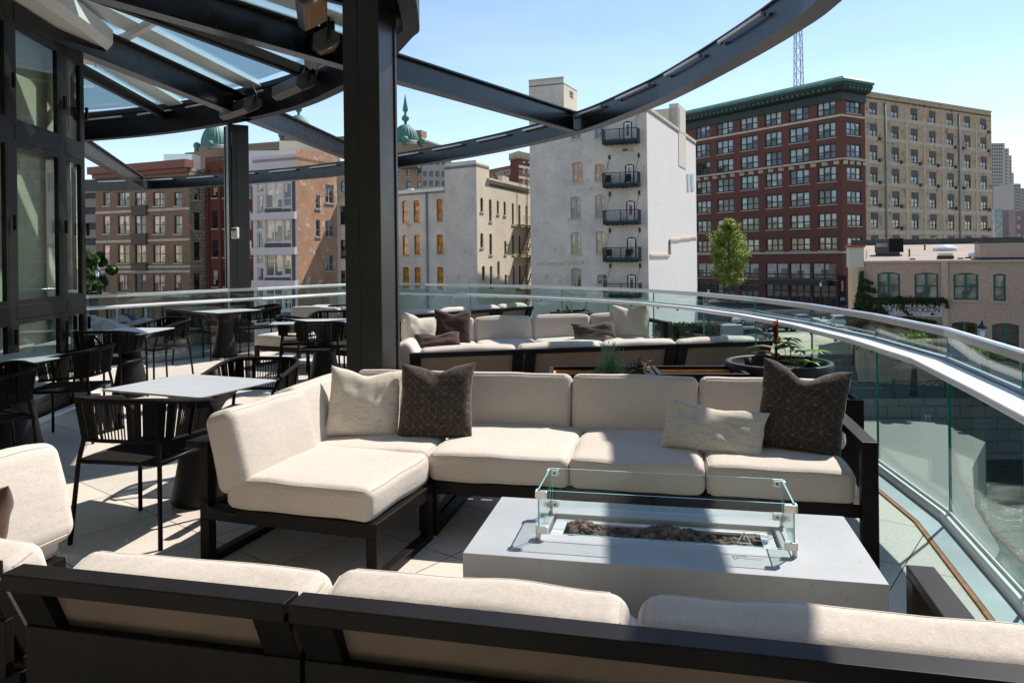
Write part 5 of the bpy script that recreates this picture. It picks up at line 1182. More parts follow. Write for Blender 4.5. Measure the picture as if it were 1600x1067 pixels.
# old patched ledge and wall vents on the front
z_ = zat(A1, C1, 875, 412); s0, _ = st(A1, C1, 839, 412); s1, _ = st(A1, C1, 912, 412); dF = (Vector(C1) - Vector(A1)).normalized(); nF = Vector((dF.y, -dF.x))
for a_, b_, dz in ((s0, s0 + (s1 - s0) * 0.56, 0.0), (s0 + (s1 - s0) * 0.62, s1, 0.12)):
    p = Vector(A1) + dF * a_ + nF * 0.05; q = Vector(A1) + dF * b_ + nF * 0.05; m = MB(); m.beam((p.x, p.y, z_ + dz), (q.x, q.y, z_ + dz), 0.12, 0.28); wb.obj('patched_ledge', m, M_lime)
# stepped flashing
def S5(u, v): s, z = st(C1, E1, u, v); p = Vector(C1) + d5 * s + n5 * 0.05; return (p.x, p.y, z)
m = MB(); ks = [(1015, 399), (1045, 399), (1046, 375), (1061, 374.5), (1062, 373), (1078, 372.5), (1079, 371), (1088, 371)]
for i in range(len(ks) - 1): m.beam(S5(*ks[i]), S5(*ks[i + 1]), 0.12, 0.22)
wb.obj('stepped_flashing', m, M_lime)
m = MB(); m.beam(S5(1045.8, 376), S5(1045.8, 398), 0.1, 0.7, Vector((d5.x, d5.y, 0))); wb.obj('stain_strip', m, M_dark)
for i_, (a, b) in enumerate(((1073, 1076.5), (1079, 1083))):
    m = MB(); p0 = S5(a, 272); p1 = S5(b, 272); m.beam((p0[0], p0[1], p0[2] - 1.0), (p1[0], p1[1], p1[2] - 1.0), 0.06, 2.0); wb.obj('vent_panel', m, simple('grey_blue_panel', (0.42, 0.46, 0.52), 0.6) if 'grey_blue_panel' not in MATS else MATS['grey_blue_panel'])
bk = perp_pt(C1, A1, 20); A1b = (A1[0] + 0.46 * 20, A1[1] + 20)
wb.roof([A1, C1, E1, A1b], zt1 - 0.4, M_roof)
lw = Bld
# penthouse
pA = line_hit(A1, FD, 829.5); pB = line_hit(C1, FD, 884); zp = zat(A1, C1, 850, 125.5); zp0 = zt1 - 0.5
pA = (pA[0], pA[1]); pE = line_hit(pB, SD, 905)
wb.face(pA, pB, zp0, zp, B_white); s0, z1_ = st(pB, pE, 889.5, 141); s1, z0_ = st(pB, pE, 896, 156)
wb.face(pB, pE, zp0, zp - 0.5, B_cream, [(s0, s1, z0_, z1_)], cols=1, fm=F_white, pm=P_sky); m = MB(); m.prism([pA, pB, pE, (pA[0] + 3, pA[1] + 5)], zp - 0.6, zp - 0.45); wb.obj('penthouse_roof', m, M_roof)
wb.band('penthouse_coping', pA, pB, zp, zp + 0.15, 0.08, M_lime, 0.3)
# chimney like party wall at the back right
q1 = line_hit(C1, SD, 1062); q2_ = line_hit(C1, SD, 1073); zq = zat(C1, E1, 1062, 164); m = MB(); qa = Vector(q1); qb = Vector(q2_); nn = Vector((-d5.y, d5.x)) 
m.prism([(qa.x + n5.x * .06, qa.y + n5.y * .06), (qb.x + n5.x * .06, qb.y + n5.y * .06), (qb.x - n5.x * 1, qb.y - n5.y * 1), (qa.x - n5.x * 1, qa.y - n5.y * 1)][::-1], zt1 - 4.2, zq); wb.obj('chimney', m, B_white)
m = MB(); qc = Vector(q1) - n5 * 8; m.prism([(qa.x, qa.y), (qa.x + .3, qa.y + .3), (qc.x + .3, qc.y + .3), (qc.x, qc.y)], zt1 - 0.5, zq - 0.5); wb.obj('party_wall', m, B_cream)
# balconies
dF = (Vector(C1) - Vector(A1)).normalized(); nF = Vector((dF.y, -dF.x))
for i, (a, b, tf, tr) in enumerate([(408, 561, 350, 290), (410, 564, 537, 480), (412, 566, 698, 645), (412, 568, 858, 810), (414, 570, 1012, 972)]):
    s0, zf = st(A1, C1, U5(a), V5(tf)); s1, _ = st(A1, C1, U5(b), V5(tf)); zr1 = zf + 1.15
    def PB(s, o, z): q = Vector(A1) + dF * s + nF * o; return (q.x, q.y, z)
    bl = thing('balcony', ('top', 'second from the top', 'middle', 'fourth from the top', 'lowest visible')[i] + ' dark blue green steel balcony on the white painted building', 'balcony', PB((s0 + s1) / 2, 0.02, zf), math.atan2(dF.y, dF.x), 'balconies on the white building')
    w2 = (s1 - s0) / 2; D = 1.25
    m = MB(); m.box((0, -D / 2, -0.14), (2 * w2, D, 0.06)); m.box((0, -D + 0.03, -0.06), (2 * w2, 0.06, 0.32)); m.box((-w2 + 0.03, -D / 2 - 0.02, -0.06), (0.06, D - 0.1, 0.32)); m.box((w2 - 0.03, -D / 2 - 0.02, -0.06), (0.06, D - 0.1, 0.32))
    for k in range(7): m.box((-w2 + 0.3 + k * (2 * w2 - 0.6) / 6, -D / 2, -0.22), (0.08, D - 0.2, 0.1))
    m.build('platform', M_balc, bl)
    m = MB()
    for k in range(23): m.box((-w2 + 0.04 + k * (2 * w2 - 0.08) / 22, -D + 0.03, 0.6), (0.022, 0.022, 1.0))
    for sg in (-1, 1):
        for k in range(6): m.box((sg * (w2 - 0.03), -D + 0.25 + k * 0.2, 0.6), (0.03, 0.03, 1.0))
        m.box((sg * (w2 - 0.03), -D / 2, 1.13), (0.06, D - 0.07, 0.06))
    m.box((0, -D + 0.03, 1.13), (2 * w2, 0.07, 0.06)); m.box((0, -D + 0.03, 0.16), (2 * w2 - 0.1, 0.04, 0.05))
    for x in (-w2 + 0.03, w2 - 0.03, 0.0): m.box((x, -D + 0.03, 0.55), (0.08, 0.08, 1.1))
    m.build('railing', M_balc, bl)
    for x in (-w2 * 0.75, w2 * 0.92): m = MB(); m.beam((x, 0.0, 2.7), (x - 0.15, -D * 0.8, 1.1), 0.03, 0.03); m.box((x, -0.04, 2.8), (0.18, 0.1, 0.4)); m.build('tie_rod', M_balc, bl)
    m = MB(); m.box((0.3, -0.2, 3.35), (0.5, 0.4, 0.06)); m.box((0.3, -0.05, 3.4), (0.12, 0.1, 0.2)); m.build('wall_lamp', M_balc, bl)
    if i in (1, 3):
        m = MB()
        for cx_ in (-1.3, 0.6):
            m.box((cx_, -0.7, 0.35), (0.55, 0.5, 0.06)); m.box((cx_, -0.46, 0.7), (0.55, 0.06, 0.6))
            for e in (-1, 1):
                for f in (-1, 1): m.box((cx_ + e * 0.24, -0.7 + f * 0.2, 0.1), (0.04, 0.04, 0.44))
        m2 = tag(m.build('balcony_chairs', M_black), 'pair of black chairs on the ' + ('second' if i == 1 else 'fourth') + ' balcony from the top of the white building', 'chairs'); m2.location = bl.location; m2.rotation_euler = bl.rotation_euler

# ---------------- cream painted building with tall narrow windows
GD = (-1.46, 1.0); HD = (0.41, 1.0)
c2 = atY(745.8, CY, 74); C2 = (c2.x, c2.y); A2_ = line_hit(C2, GD, 545); K2 = line_hit(C2, GD, 696.5); E2 = line_hit(C2, HD, 831); T2 = line_hit(C2, HD, 766)
cb_ = Bld('cream_building', 'cream painted brick building with orange reflecting windows and a sunlit side with a fire escape', 'building', C2)
def U4(x): return 560 + .2344 * x
def V4(y): return 220 + .2344 * y
def wl4(A, B, L, **ov):
    out = []
    for (a, b, t_, b_) in L:
        s0, z1_ = st(A, B, U4(a), V4(t_)); s1, z0_ = st(A, B, U4(b), V4(b_)); out.append((s0, s1, z0_, z1_, ov))
    return out
zlow = zat(A2_, C2, 660, 301); zhi = zat(A2_, C2, 735, 251)
W1 = wl4(A2_, K2, [(290, 330, 402, 546), (366, 408, 400, 543), (520, 562, 390, 535), (294, 333, 630, 760), (371, 411, 628, 758), (521, 564, 625, 755), (296, 338, 842, 985), (373, 415, 842, 985), (524, 567, 840, 990)], pm=P_orange)
cb_.face(A2_, K2, GZ, zlow, B_white, W1, cols=1, bars=(0.5,), ft=0.05, fm=F_brown, pm=P_orange, sill=M_lime, arch=0.12)
cb_.face(K2, C2, GZ, zhi, B_white)
rs = [(812, 833, 378, 475), (812, 834, 615, 712), (823, 845, 835, 930), (870, 890, 390, 538), (872, 893, 618, 758), (875, 895, 835, 985), (922, 938, 398, 490), (925, 943, 803, 898), (967, 984, 405, 498), (972, 988, 668, 757), (975, 990, 892, 958), (1022, 1038, 415, 560), (1025, 1041, 630, 756), (1028, 1044, 835, 962), (1066, 1082, 425, 560), (1068, 1084, 632, 756), (1070, 1086, 832, 962), (1113, 1127, 430, 565), (1113, 1127, 830, 962)]
zrt = zat(C2, E2, 800, 290)
W2 = wl4(C2, E2, rs)
sT = (Vector(T2) - Vector(C2)).length
cb_.face(C2, T2, zrt, zhi - 0.2, B_cream, wl4(C2, E2, [(815, 832, 207, 298)]), cols=1, fm=F_brown, pm=P_dark, sill=M_lime)
cb_.face(C2, E2, GZ, zrt, B_cream, W2, cols=1, bars=(0.5,), ft=0.05, fm=F_brown, pm=P_dark, sill=M_lime, arch=0.2, depth=0.3)
cb_.band('gutter', A2_, K2, zlow, zlow + 0.35, 0.35, M_soffit, 0.1)
m = MB(); s_, _ = st(A2_, K2, 668.5, 400); dG = (Vector(C2) - Vector(A2_)).normalized(); nG = Vector((dG.y, -dG.x)); p = Vector(A2_) + dG * s_ + nG * 0.12; m.tube([(p.x, p.y, GZ), (p.x, p.y, zlow)], 0.11, 8); cb_.obj('drainpipe', m, MATS['zinc_pipe'])
kb = (K2[0] + 0.41 * 12, K2[1] + 12); K2i = (T2[0] + (K2[0] - C2[0]), T2[1] + (K2[1] - C2[1]))
cb_.roof([A2_, K2, kb, (A2_[0] + 5, A2_[1] + 12)], zlow + 0.1, M_roof); cb_.roof([K2, C2, T2, K2i], zhi - 0.4, M_roof)
cb_.face(T2, K2i, zrt, zhi - 0.2, B_cream); cb_.roof([T2, E2, (E2[0] - 14, E2[1] + 8), K2i], zrt - 0.3, M_roof)
m = MB(); s_ = 2.2
dH = (Vector(E2) - Vector(C2)).normalized(); nH = Vector((dH.y, -dH.x))
for a, b, h in ((2.6, 6.0, 0.0), (6.0, 8.0, 0.55), (8.0, 15.0, 0.15)):
    p = Vector(C2) + dH * a; q = Vector(C2) + dH * min(b, (Vector(E2) - Vector(C2)).length); m.beam((p.x, p.y, zrt + h / 2 + 0.1), (q.x, q.y, zrt + h / 2 + 0.1), 0.5, h + 0.2)
cb_.obj('parapet', m, B_cream)
# tall flue on the low roof
m = MB(); p = atY(641, 304, 84); m.lathe([(0.5, 0), (0.5, 0.5), (0.9, 0.55), (0.9, 0.7), (0.2, 1.0), (0, 1.0)], 14, (p.x, p.y, p.z - 0.3)); cb_.obj('roof_vent', m, M_alu)
fe = thing('fire_escape', 'rusty tan steel fire escape zigzagging down the sunlit side of the cream building', 'fire escape', (C2[0], C2[1], 0))
m = MB()
def FE(s, o, z): q = dH * s + nH * o; return (q.x, q.y, z)
le = (Vector(E2) - Vector(C2)).length
for z_ in (zat(C2, E2, 815, 353), zat(C2, E2, 815, 400), zat(C2, E2, 815, 452)):
    m.beam(FE(le - 5.5, 0.6, z_), FE(le + 0.5, 0.6, z_), 1.1, 0.08)
    for k in range(14): s = le - 5.5 + k * 0.45; m.beam(FE(s, 1.12, z_), FE(s, 1.12, z_ + 1.0), 0.04, 0.04)
    m.beam(FE(le - 5.5, 1.12, z_ + 1.0), FE(le + 0.5, 1.12, z_ + 1.0), 0.05, 0.05)
    for o in (0.2, 1.0): m.beam(FE(le - 1, o, z_), FE(le - 4.2, o, z_ - 3.4), 0.05, 0.25)
    for k in range(10): m.beam(FE(le - 1 - k * 0.33, 0.2, z_ - k * 0.35), FE(le - 1 - k * 0.33, 1.0, z_ - k * 0.35), 0.2, 0.03)
zz = zat(C2, E2, 815, 290)
for s in (le - 3.3, le - 2.9): m.beam(FE(s, 0.7, zz + 2), FE(s, 0.5, zat(C2, E2, 815, 470)), 0.05, 0.05)
m.beam(FE(le - 3.3, 0.7, zz + 2), FE(le - 0.5, 0.3, zz + 0.2), 0.04, 0.04)
m.build('stairs', simple('rusty_steel', (0.22, 0.15, 0.09), 0.8, 0, 0.3, 4), fe)

# ---------------- modern building with bay and orange brick side
ND = (-2.33, 1.0); OD = (0.43, 1.0)
c3_ = atY(464.5, CY, 70); C3 = (c3_.x, c3_.y); A3_ = line_hit(C3, ND, 396); E3 = line_hit(C3, OD, 527.5)
mb_ = Bld('loft_building', 'loft building with mauve framed glass bays and an orange brick side wall', 'building', C3)
def U3(x): return 100 + .2875 * x
def V3(y): return 220 + .2875 * y
zt3 = zat(A3_, C3, 440, 242)
sB = st(A3_, C3, 462, 400)[0]
rows3 = [(225, 365, 402), (425, 552, 592), (615, 737, 770), (800, 925, 960)]
wm = []
for (t_, b_, fb) in rows3:
    for (a, b, tt, bb, ov) in ((1048, 1084, t_ + 8, t_ + 55, dict(cols=1, bars=())), (1050, 1084, t_ + 72, fb - 8, dict(cols=1, bars=())), (1094, 1186, t_ + 4, b_, dict(cols=2, bars=(0.72,))), (1192, 1234, t_ + 4, b_ - 8, dict(cols=1, bars=(0.35,)))):
        s0, z1_ = st(A3_, C3, U3(a), V3(tt)); s1, z0_ = st(A3_, C3, U3(b), V3(bb)); wm.append((s0, s1, z0_, z1_, ov))
mb_.face(A3_, C3, GZ, zt3, M_mauve, wm, fm=F_white, ft=0.09, pm=P_tan, depth=0.15)
for (t_, b_, fb) in rows3:
    for (a, b) in ((1092, 1182), (1186, 1232)):
        s0, z1_ = st(A3_, C3, U3(a), V3(b_ + 6)); s1, z0_ = st(A3_, C3, U3(b), V3(fb)); dN = (Vector(C3) - Vector(A3_)).normalized(); nN = Vector((dN.y, -dN.x)); p = Vector(A3_) + dN * s0 + nN * 0.03; q = Vector(A3_) + dN * s1 + nN * 0.03
        m = MB(); m.beam((p.x, p.y, (z0_ + z1_) / 2), (q.x, q.y, (z0_ + z1_) / 2), 0.06, z1_ - z0_); mb_.obj('dark_panel', m, M_charc)
    s0, z1_ = st(A3_, C3, U3(1240), V3(t_ - 4)); s1, z0_ = st(A3_, C3, U3(1258), V3(fb + 2)); p = Vector(A3_) + dN * s0 + nN * 0.03; q = Vector(A3_) + dN * s1 + nN * 0.03
    m = MB(); m.beam((p.x, p.y, (z0_ + z1_) / 2), (q.x, q.y, (z0_ + z1_) / 2), 0.06, z1_ - z0_); mb_.obj('dark_panel', m, M_charc)
    z_ = zat(A3_, C3, U3(1150), V3(fb + 8)); mb_.band('floor_band', A3_, C3, z_ - 0.35, z_ + 0.35, 0.35, M_mauve)
wo = []
for (a, b, t_, b_, ov) in ((1368, 1392, 297, 370, dict(cols=1)), (1420, 1466, 237, 342, dict(cols=2)), (1369, 1393, 430, 522, dict(cols=1)), (1421, 1467, 433, 523, dict(cols=2)), (1421, 1467, 620, 707, dict(cols=2))):
    s0, z1_ = st(C3, E3, U3(a), V3(t_)); s1, z0_ = st(C3, E3, U3(b), V3(b_)); wo.append((s0, s1, z0_, z1_, ov))
mb_.face(C3, E3, GZ, zat(C3, E3, 500, 238), B_orange, wo, bars=(0.4,), fm=F_grey, ft=0.08, pm=P_dark, sill=F_grey)
mb_.roof([A3_, C3, E3, (A3_[0] + 3, A3_[1] + 6)], zt3 - 0.3, M_roof)
m = MB(); p = atY(430, 250, 78); m.box((p.x, p.y, p.z - 1), (6, 4, 3.4)); mb_.obj('roof_house', m, M_soffit)
m = MB(); p = atY(490, 235, 80); m.box((p.x, p.y, p.z - 1), (6.5, 3, 3.6)); mb_.obj('roof_house', m, B_cream)
# small cream building in the gap
A4 = line_hit((E3[0] + 0.3, E3[1] + 1.0), ND, 527.5); c4 = atY(527.5, CY, 77); A4 = (c4.x, c4.y); c4 = atY(600, CY, 75.5); B4 = (c4.x, c4.y)
sb = Bld('narrow_building', 'narrow cream building with dark windows just left of the tall near column', 'building', A4)
w4 = [(st(A4, B4, 532, 400)[0], st(A4, B4, 540.5, 400)[0], zat(A4, B4, 536, v1), zat(A4, B4, 536, v0)) for v0, v1 in ((322, 351), (375, 404), (423, 452))] + [(st(A4, B4, 548, 400)[0], st(A4, B4, 557, 400)[0], zat(A4, B4, 536, v1), zat(A4, B4, 536, v0)) for v0, v1 in ((322, 351), (375, 404), (423, 452))]
sb.face(A4, B4, GZ, zat(A4, B4, 536, 308), B_cream, w4, fm=F_dark, pm=P_dark, sill=M_lime)
sb.band('cornice', A4, B4, zat(A4, B4, 536, 308), zat(A4, B4, 536, 305), 0.4, M_lime, 0.3)

# ---------------- brown brick building and its neighbours
c5 = atY(297, CY, 85); C5 = (c5.x, c5.y); A5 = line_hit(C5, ND, 150.5); E5 = line_hit(C5, OD, 322.5)
bb = Bld('brown_brick_building', 'brown brick building with stone bands and a red brown cornice, beyond the left railing', 'building', C5)
rw5 = [(301, 321.5), (337, 365.5), (382.5, 411), (428.5, 456.5)]; rw5 = [(258, 280)] + rw5
gw = []
for (a, b, ov) in ((161, 171.5, dict(cols=1)), (184, 202.5, dict(cols=2)), (210.5, 228, dict(cols=2)), (239, 258, dict(cols=2)), (272, 284.5, dict(cols=1))):
    for v0, v1 in rw5[1:]:
        s0, z1_ = st(A5, C5, a, v0); s1, z0_ = st(A5, C5, b, v1); gw.append((s0, s1, z0_, z1_, ov))
for (a, b) in ((165, 185), (190, 214), (222, 245), (252, 285)):
    s0, z1_ = st(A5, C5, a, 480); s1, z0_ = st(A5, C5, b, 512); gw.append((s0, s1, z0_, z1_, dict(cols=3, pm=P_shop)))
zt5 = zat(A5, C5, 250, 266)
bb.face(A5, C5, GZ, zt5, B_brown, gw, bars=(0.5,), fm=F_brown, ft=0.1, pm=P_tan, sill=M_lime)
bb.band('cornice', A5, C5, zt5, zt5 + 0.9, 0.9, simple('red_brown_cornice', (0.20, 0.06, 0.045), 0.6), 0.4, 0.3)
bb.band('cornice_shelf', A5, C5, zt5 - 0.5, zt5 - 0.002, 0.4, MATS['red_brown_cornice'], 0.0, 0.1)
for v in (329, 376, 417, 424.5, 461.5):
    z_ = zat(A5, C5, 230, v); bb.band('stone_band', A5, C5, z_ - 0.14, z_ + 0.14, 0.06, M_lime)
# shallow bay in the third column
for v0, v1 in ((322, 336), (366, 382), (411, 423)):
    s0, z1_ = st(A5, C5, 208, v0); s1, z0_ = st(A5, C5, 231, v1); dN = (Vector(C5) - Vector(A5)).normalized(); nN = Vector((dN.y, -dN.x)); p = Vector(A5) + dN * s0 + nN * 0.16; q = Vector(A5) + dN * s1 + nN * 0.16
    m = MB(); m.beam((p.x, p.y, (z0_ + z1_) / 2), (q.x, q.y, (z0_ + z1_) / 2), 0.3, z1_ - z0_); bb.obj('bay_spandrel', m, M_brnp if 'brown_panel' in MATS else simple('brown_panel', (0.10, 0.06, 0.045), 0.7))
    M_brnp = MATS['brown_panel']
sw = []
for v0, v1 in ((293, 313), (332, 360), (378, 407), (427, 452)):
    s0, z1_ = st(C5, E5, 303, v0); s1, z0_ = st(C5, E5, 313, v1); sw.append((s0, s1, z0_, z1_))
bb.face(C5, E5, GZ, zt5, B_rubble, sw, cols=1, fm=F_dark, pm=P_dark, sill=M_lime, ft=0.06)
bb.roof([A5, C5, E5, (A5[0] + 2, A5[1] + 12)], zt5 - 0.3, M_roof)
E6 = line_hit(E5, (2.33, -1.0), 398)
r2 = Bld('red_brick_building', 'tall narrow red brick building partly hidden by the far column', 'building', E5)
gw = []
for (a, b) in ((331, 343), (348, 356), (364, 376), (383, 393)):
    for v0, v1 in ((292, 309), (329, 357), (375, 402), (421, 448)):
        s0, z1_ = st(E5, E6, a, v0); s1, z0_ = st(E5, E6, b, v1); gw.append((s0, s1, z0_, z1_))
zt6 = zat(E5, E6, 340, 245)
r2.face(E5, E6, GZ, zt6, B_redb, gw, cols=1, fm=F_brown, pm=P_tan, sill=M_lime, ft=0.09)
for u in (327, 345.5, 360, 379.5): s_, _ = st(E5, E6, u, 400); dQ = (Vector(E6) - Vector(E5)).normalized(); nQ = Vector((dQ.y, -dQ.x)); p = Vector(E5) + dQ * s_ + nQ * 0.12; m = MB(); m.beam((p.x, p.y, GZ), (p.x, p.y, zt6 - 1.5), 0.4, 0.25, Vector((nQ.x, nQ.y, 0))); r2.obj('pier', m, B_redb)
r2.roof([E5, E6, (E6[0] + 3, E6[1] + 14), (E5[0] + 3, E5[1] + 14)], zt6 - 0.2, M_roof)
m = MB(); p = atY(285, 262, 110); m.box((p.x, p.y, p.z + 0.2), (4.2, 3, 3.2))
hv = tag(m.build('rooftop_unit', M_alu, bevel=0.05), 'white metal air handling unit on the roof behind the brown brick building', 'rooftop unit')
# parking garage
ga = atY(96, CY, 140); gb = atY(160, CY, 138)
pg = Bld('parking_garage', 'pale parking garage with dark horizontal openings at the far left beside the glass doors', 'building', (ga.x, ga.y))
pg.face((ga.x, ga.y), (gb.x, gb.y), GZ, atY(140, 292, 139).z, M_droof)
M_gar = simple('garage_concrete', (0.22, 0.20, 0.17), 0.8)
for v in (296, 318, 342, 366, 390):
    z_ = atY(140, v, 139).z; pg.band('parapet_band', (ga.x, ga.y), (gb.x, gb.y), z_ - 0.8, z_ + 0.8, 0.4, M_gar)
# ---------------- domed building
dA = atY(300, CY, 165); dB = atY(662, CY, 145)
DA, DB = (dA.x, dA.y), (dB.x, dB.y)
dm = Bld('domed_building', 'grey brown stone building with three green copper domes behind the nearer roofs', 'building', DA)
zd = zat(DA, DB, 330, 243)
dwn = []
for u in range(312, 655, 17):
    for v0, v1 in ((262, 276), (284, 300)):
        s0, z1_ = st(DA, DB, u, v0); s1, z0_ = st(DA, DB, u + 6, v1); dwn.append((s0, s1, z0_, z1_))
dm.face(DA, DB, GZ, zd, B_stone, dwn, cols=1, fm=F_dark, pm=P_sky, ft=0.12, sill=M_lime)
dm.band('cornice', DA, DB, zd, zd + 0.8, 1.2, B_stone, 0.3, 0.5); dm.band('attic', DA, DB, zd + 0.8, zd + 2.0, -0.5, B_stone, 3.0, -0.5)
dm.band('cornice', DA, DB, zd - 3.4, zd - 2.8, 0.7, M_lime, 0.0)
m = MB(); LD_ = (Vector(DB) - Vector(DA)).length; dD = (Vector(DB) - Vector(DA)) / LD_; nD = Vector((dD.y, -dD.x)); s_ = 0.5
while s_ < LD_: p = Vector(DA) + dD * s_ + nD * 0.4; m.box((p.x, p.y, zd - 0.35), (0.5, 0.8, 0.7)); s_ += 1.3
dm.obj('modillion', m, B_stone)['kind'] = 'stuff'
dm.roof([DA, DB, perp_pt(DB, DA, 22), (perp_pt(DB, DA, 22)[0] - (DB[0] - DA[0]), perp_pt(DB, DA, 22)[1] - (DB[1] - DA[1]))], zd + 0.2, M_roof)
# raised centre pediment (right of the far column)
m = MB(); pts = [atY(u, v, 150) for u, v in ((470, 232), (536, 212), (600, 206), (612, 240))]
def dome(u, vt, vb, d, finial=None):
    base = atY(u, vb, d); top = atY(u, vt, d); h = top.z - base.z; r = 19.5 * d / F; cx_, cy_ = base.x, base.y
    m = MB(); m.lathe([(r * 1.12, -4.5), (r * 1.12, -0.6), (r * 1.18, -0.4), (r * 1.18, 0), (r * 0.9, 0.0)], 32, (cx_, cy_, base.z)); dm.obj('drum', m, B_stone)
    m = MB(); n = 48; prof = [(math.cos(a) ** 0.85 if math.cos(a) > 0 else 0, math.sin(a)) for a in [R(x) for x in range(0, 90, 9)]] + [(0.03, 1.0)]
    vs = []
    for rr, zz in prof:
        for k in range(n): q = r * rr * (1 + (0.035 if k % 2 else 0)); vs.append((cx_ + q * math.cos(2 * math.pi * k / n), cy_ + q * math.sin(2 * math.pi * k / n), base.z + 0.3 + zz * h * 0.95))
    fs = [(i * n + k, i * n + (k + 1) % n, (i + 1) * n + (k + 1) % n, (i + 1) * n + k) for i in range(len(prof) - 1) for k in range(n)]
    m.add(vs, fs); m.lathe([(r * 1.08, 0.0), (r * 1.08, 0.5), (r * 1.0, 0.55)], 32, (cx_, cy_, base.z)); dmo = dm.obj('dome', m, M_verd)
    m = MB(); fz = base.z + h * 0.97
    m.lathe([(0.3, 0), (0.25, 0.7), (0.7, 1.2), (0.75, 1.6), (0.3, 2.1), (0.2, 2.5)] + ([(0.55, 3.0), (0.35, 4.2), (0.05, 6.0)] if finial else [(0.05, 2.7)]), 12, (cx_, cy_, fz)); dm.obj('finial', m, M_verd)
    for sx_ in (-1.3, 0.1, 1.32):
        m = MB(); m.lathe([(0.0, 0), (0.5, 0.05), (0.4, 0.5)] + [(0.7 * math.cos(R(a)), 1.1 + 0.7 * math.sin(R(a))) for a in range(-65, 91, 20)], 14, (cx_ + sx_ * r, cy_ - (r * 1.15 if abs(sx_) < 1 else 0.6), base.z - 0.6)); dm.obj('ball_ornament', m, M_verd)
dome(335, 197.5, 232, 150); dome(467, 181, 216, 148, None); dome(634, 196, 226, 142, True)
# ---------------- tan office block, hotel with roof sign
oa = atY(655, CY, 205); ob = atY(706, CY, 200); OA, OB = (oa.x, oa.y), (ob.x, ob.y)
of_ = Bld('office_block', 'pale tan office block with square windows seen between the column and the cream building', 'building', OA)
ow = []
for u in (661.5, 671, 681, 690.5, 699.5):
    for v0, v1 in ((236.5, 240.5), (253, 257.5) , (268, 276), (283, 290.5), (298, 305)):
        s0, z1_ = st(OA, OB, u, v0); s1, z0_ = st(OA, OB, u + 5.5, v1); ow.append((s0, s1, z0_, z1_))
of_.face(OA, OB, GZ, zat(OA, OB, 680, 250.5), B_conc, ow, cols=1, fm=F_dark, pm=P_sky, ft=0.2)
of_.roof([OA, OB, (OB[0], OB[1] + 20), (OA[0], OA[1] + 20)], zat(OA, OB, 680, 250.5) - 0.3, M_roof)
ha = atY(764, CY, 190); hb = atY(812, CY, 178); hc = atY(834, CY, 200); HA, HB, HC = (ha.x, ha.y), (hb.x, hb.y), (hc.x, hc.y)
ho = Bld('hotel_building', 'orange brick hotel with faded white painted lettering under its roof', 'building', HA)
hw = []
for u in (768, 775.5, 786, 795.5, 806):
    for v0, v1 in ((274.5, 281), (287, 293), (299, 305)):
        s0, z1_ = st(HA, HB, u, v0); s1, z0_ = st(HA, HB, u + 3.6, v1); hw.append((s0, s1, z0_, z1_))
B_ho = brick('hotel_orange_brick', (0.30, 0.12, 0.08), (0.34, 0.15, 0.10), (0.3, 0.16, 0.12), 0.8, 0.3, 0.03, 0.2)
zh = zat(HA, HB, 795, 259)
ho.face(HA, HB, GZ, zh, B_ho, hw, cols=1, fm=F_dark, pm=P_dark, ft=0.15)
hv_ = (Vector(HB) - Vector(HA)); hang = math.atan2(hv_.y, hv_.x); hv_.normalize(); hn = Vector((hv_.y, -hv_.x))
s0, z1_ = st(HA, HB, 768.5, 273); pz = Vector(HA) + hv_ * s0 + hn * 0.06
text('L. WISCONSIN', 2.1, Matrix.Translation((pz.x - HA[0], pz.y - HA[1], zh - 2.35 - GZ)) @ Matrix.Rotation(hang, 4, 'Z') @ MX, simple('faded_white_paint', (0.55, 0.50, 0.46), 0.9), ho.root, bold=0.03, spacing=0.94)
P_ht = atY(799, CY, 176); p2 = atY(812, CY, 172); T0 = (P_ht.x, P_ht.y); T1 = (p2.x, p2.y); p3 = atY(836, CY, 178); T3 = (p3.x, p3.y)
zt_ = zat(T0, T1, 805, 244)
hw = []
for u in (817, 825):
    for v0, v1 in ((252, 256), (263, 272), (281, 290)):
        s0, z1_ = st(T1, T3, u, v0); s1, z0_ = st(T1, T3, u + 4.5, v1); hw.append((s0, s1, z0_, z1_))
ho.face(T0, T1, GZ, zt_, B_red); ho.face(T1, T3, GZ, zt_, B_red, hw, cols=1, fm=F_white, pm=P_dark, ft=0.15)
m = MB()
for k in range(8):
    q = Vector(T1).lerp(Vector(T3), k / 7); m.box((q.x, q.y - 0.1, zt_ + 0.1), (0.7, 0.7, 1.6))
    if k < 3: q = Vector(T0).lerp(Vector(T1), k / 3); m.box((q.x, q.y - 0.1, zt_ + 0.1), (0.7, 0.7, 1.6))
ho.obj('battlement', m, M_lime)
for v in (262, 279, 293): z_ = zat(T1, T3, 822, v); ho.band('stone_band', T1, T3, z_ - 0.3, z_ + 0.3, 0.1, M_lime)
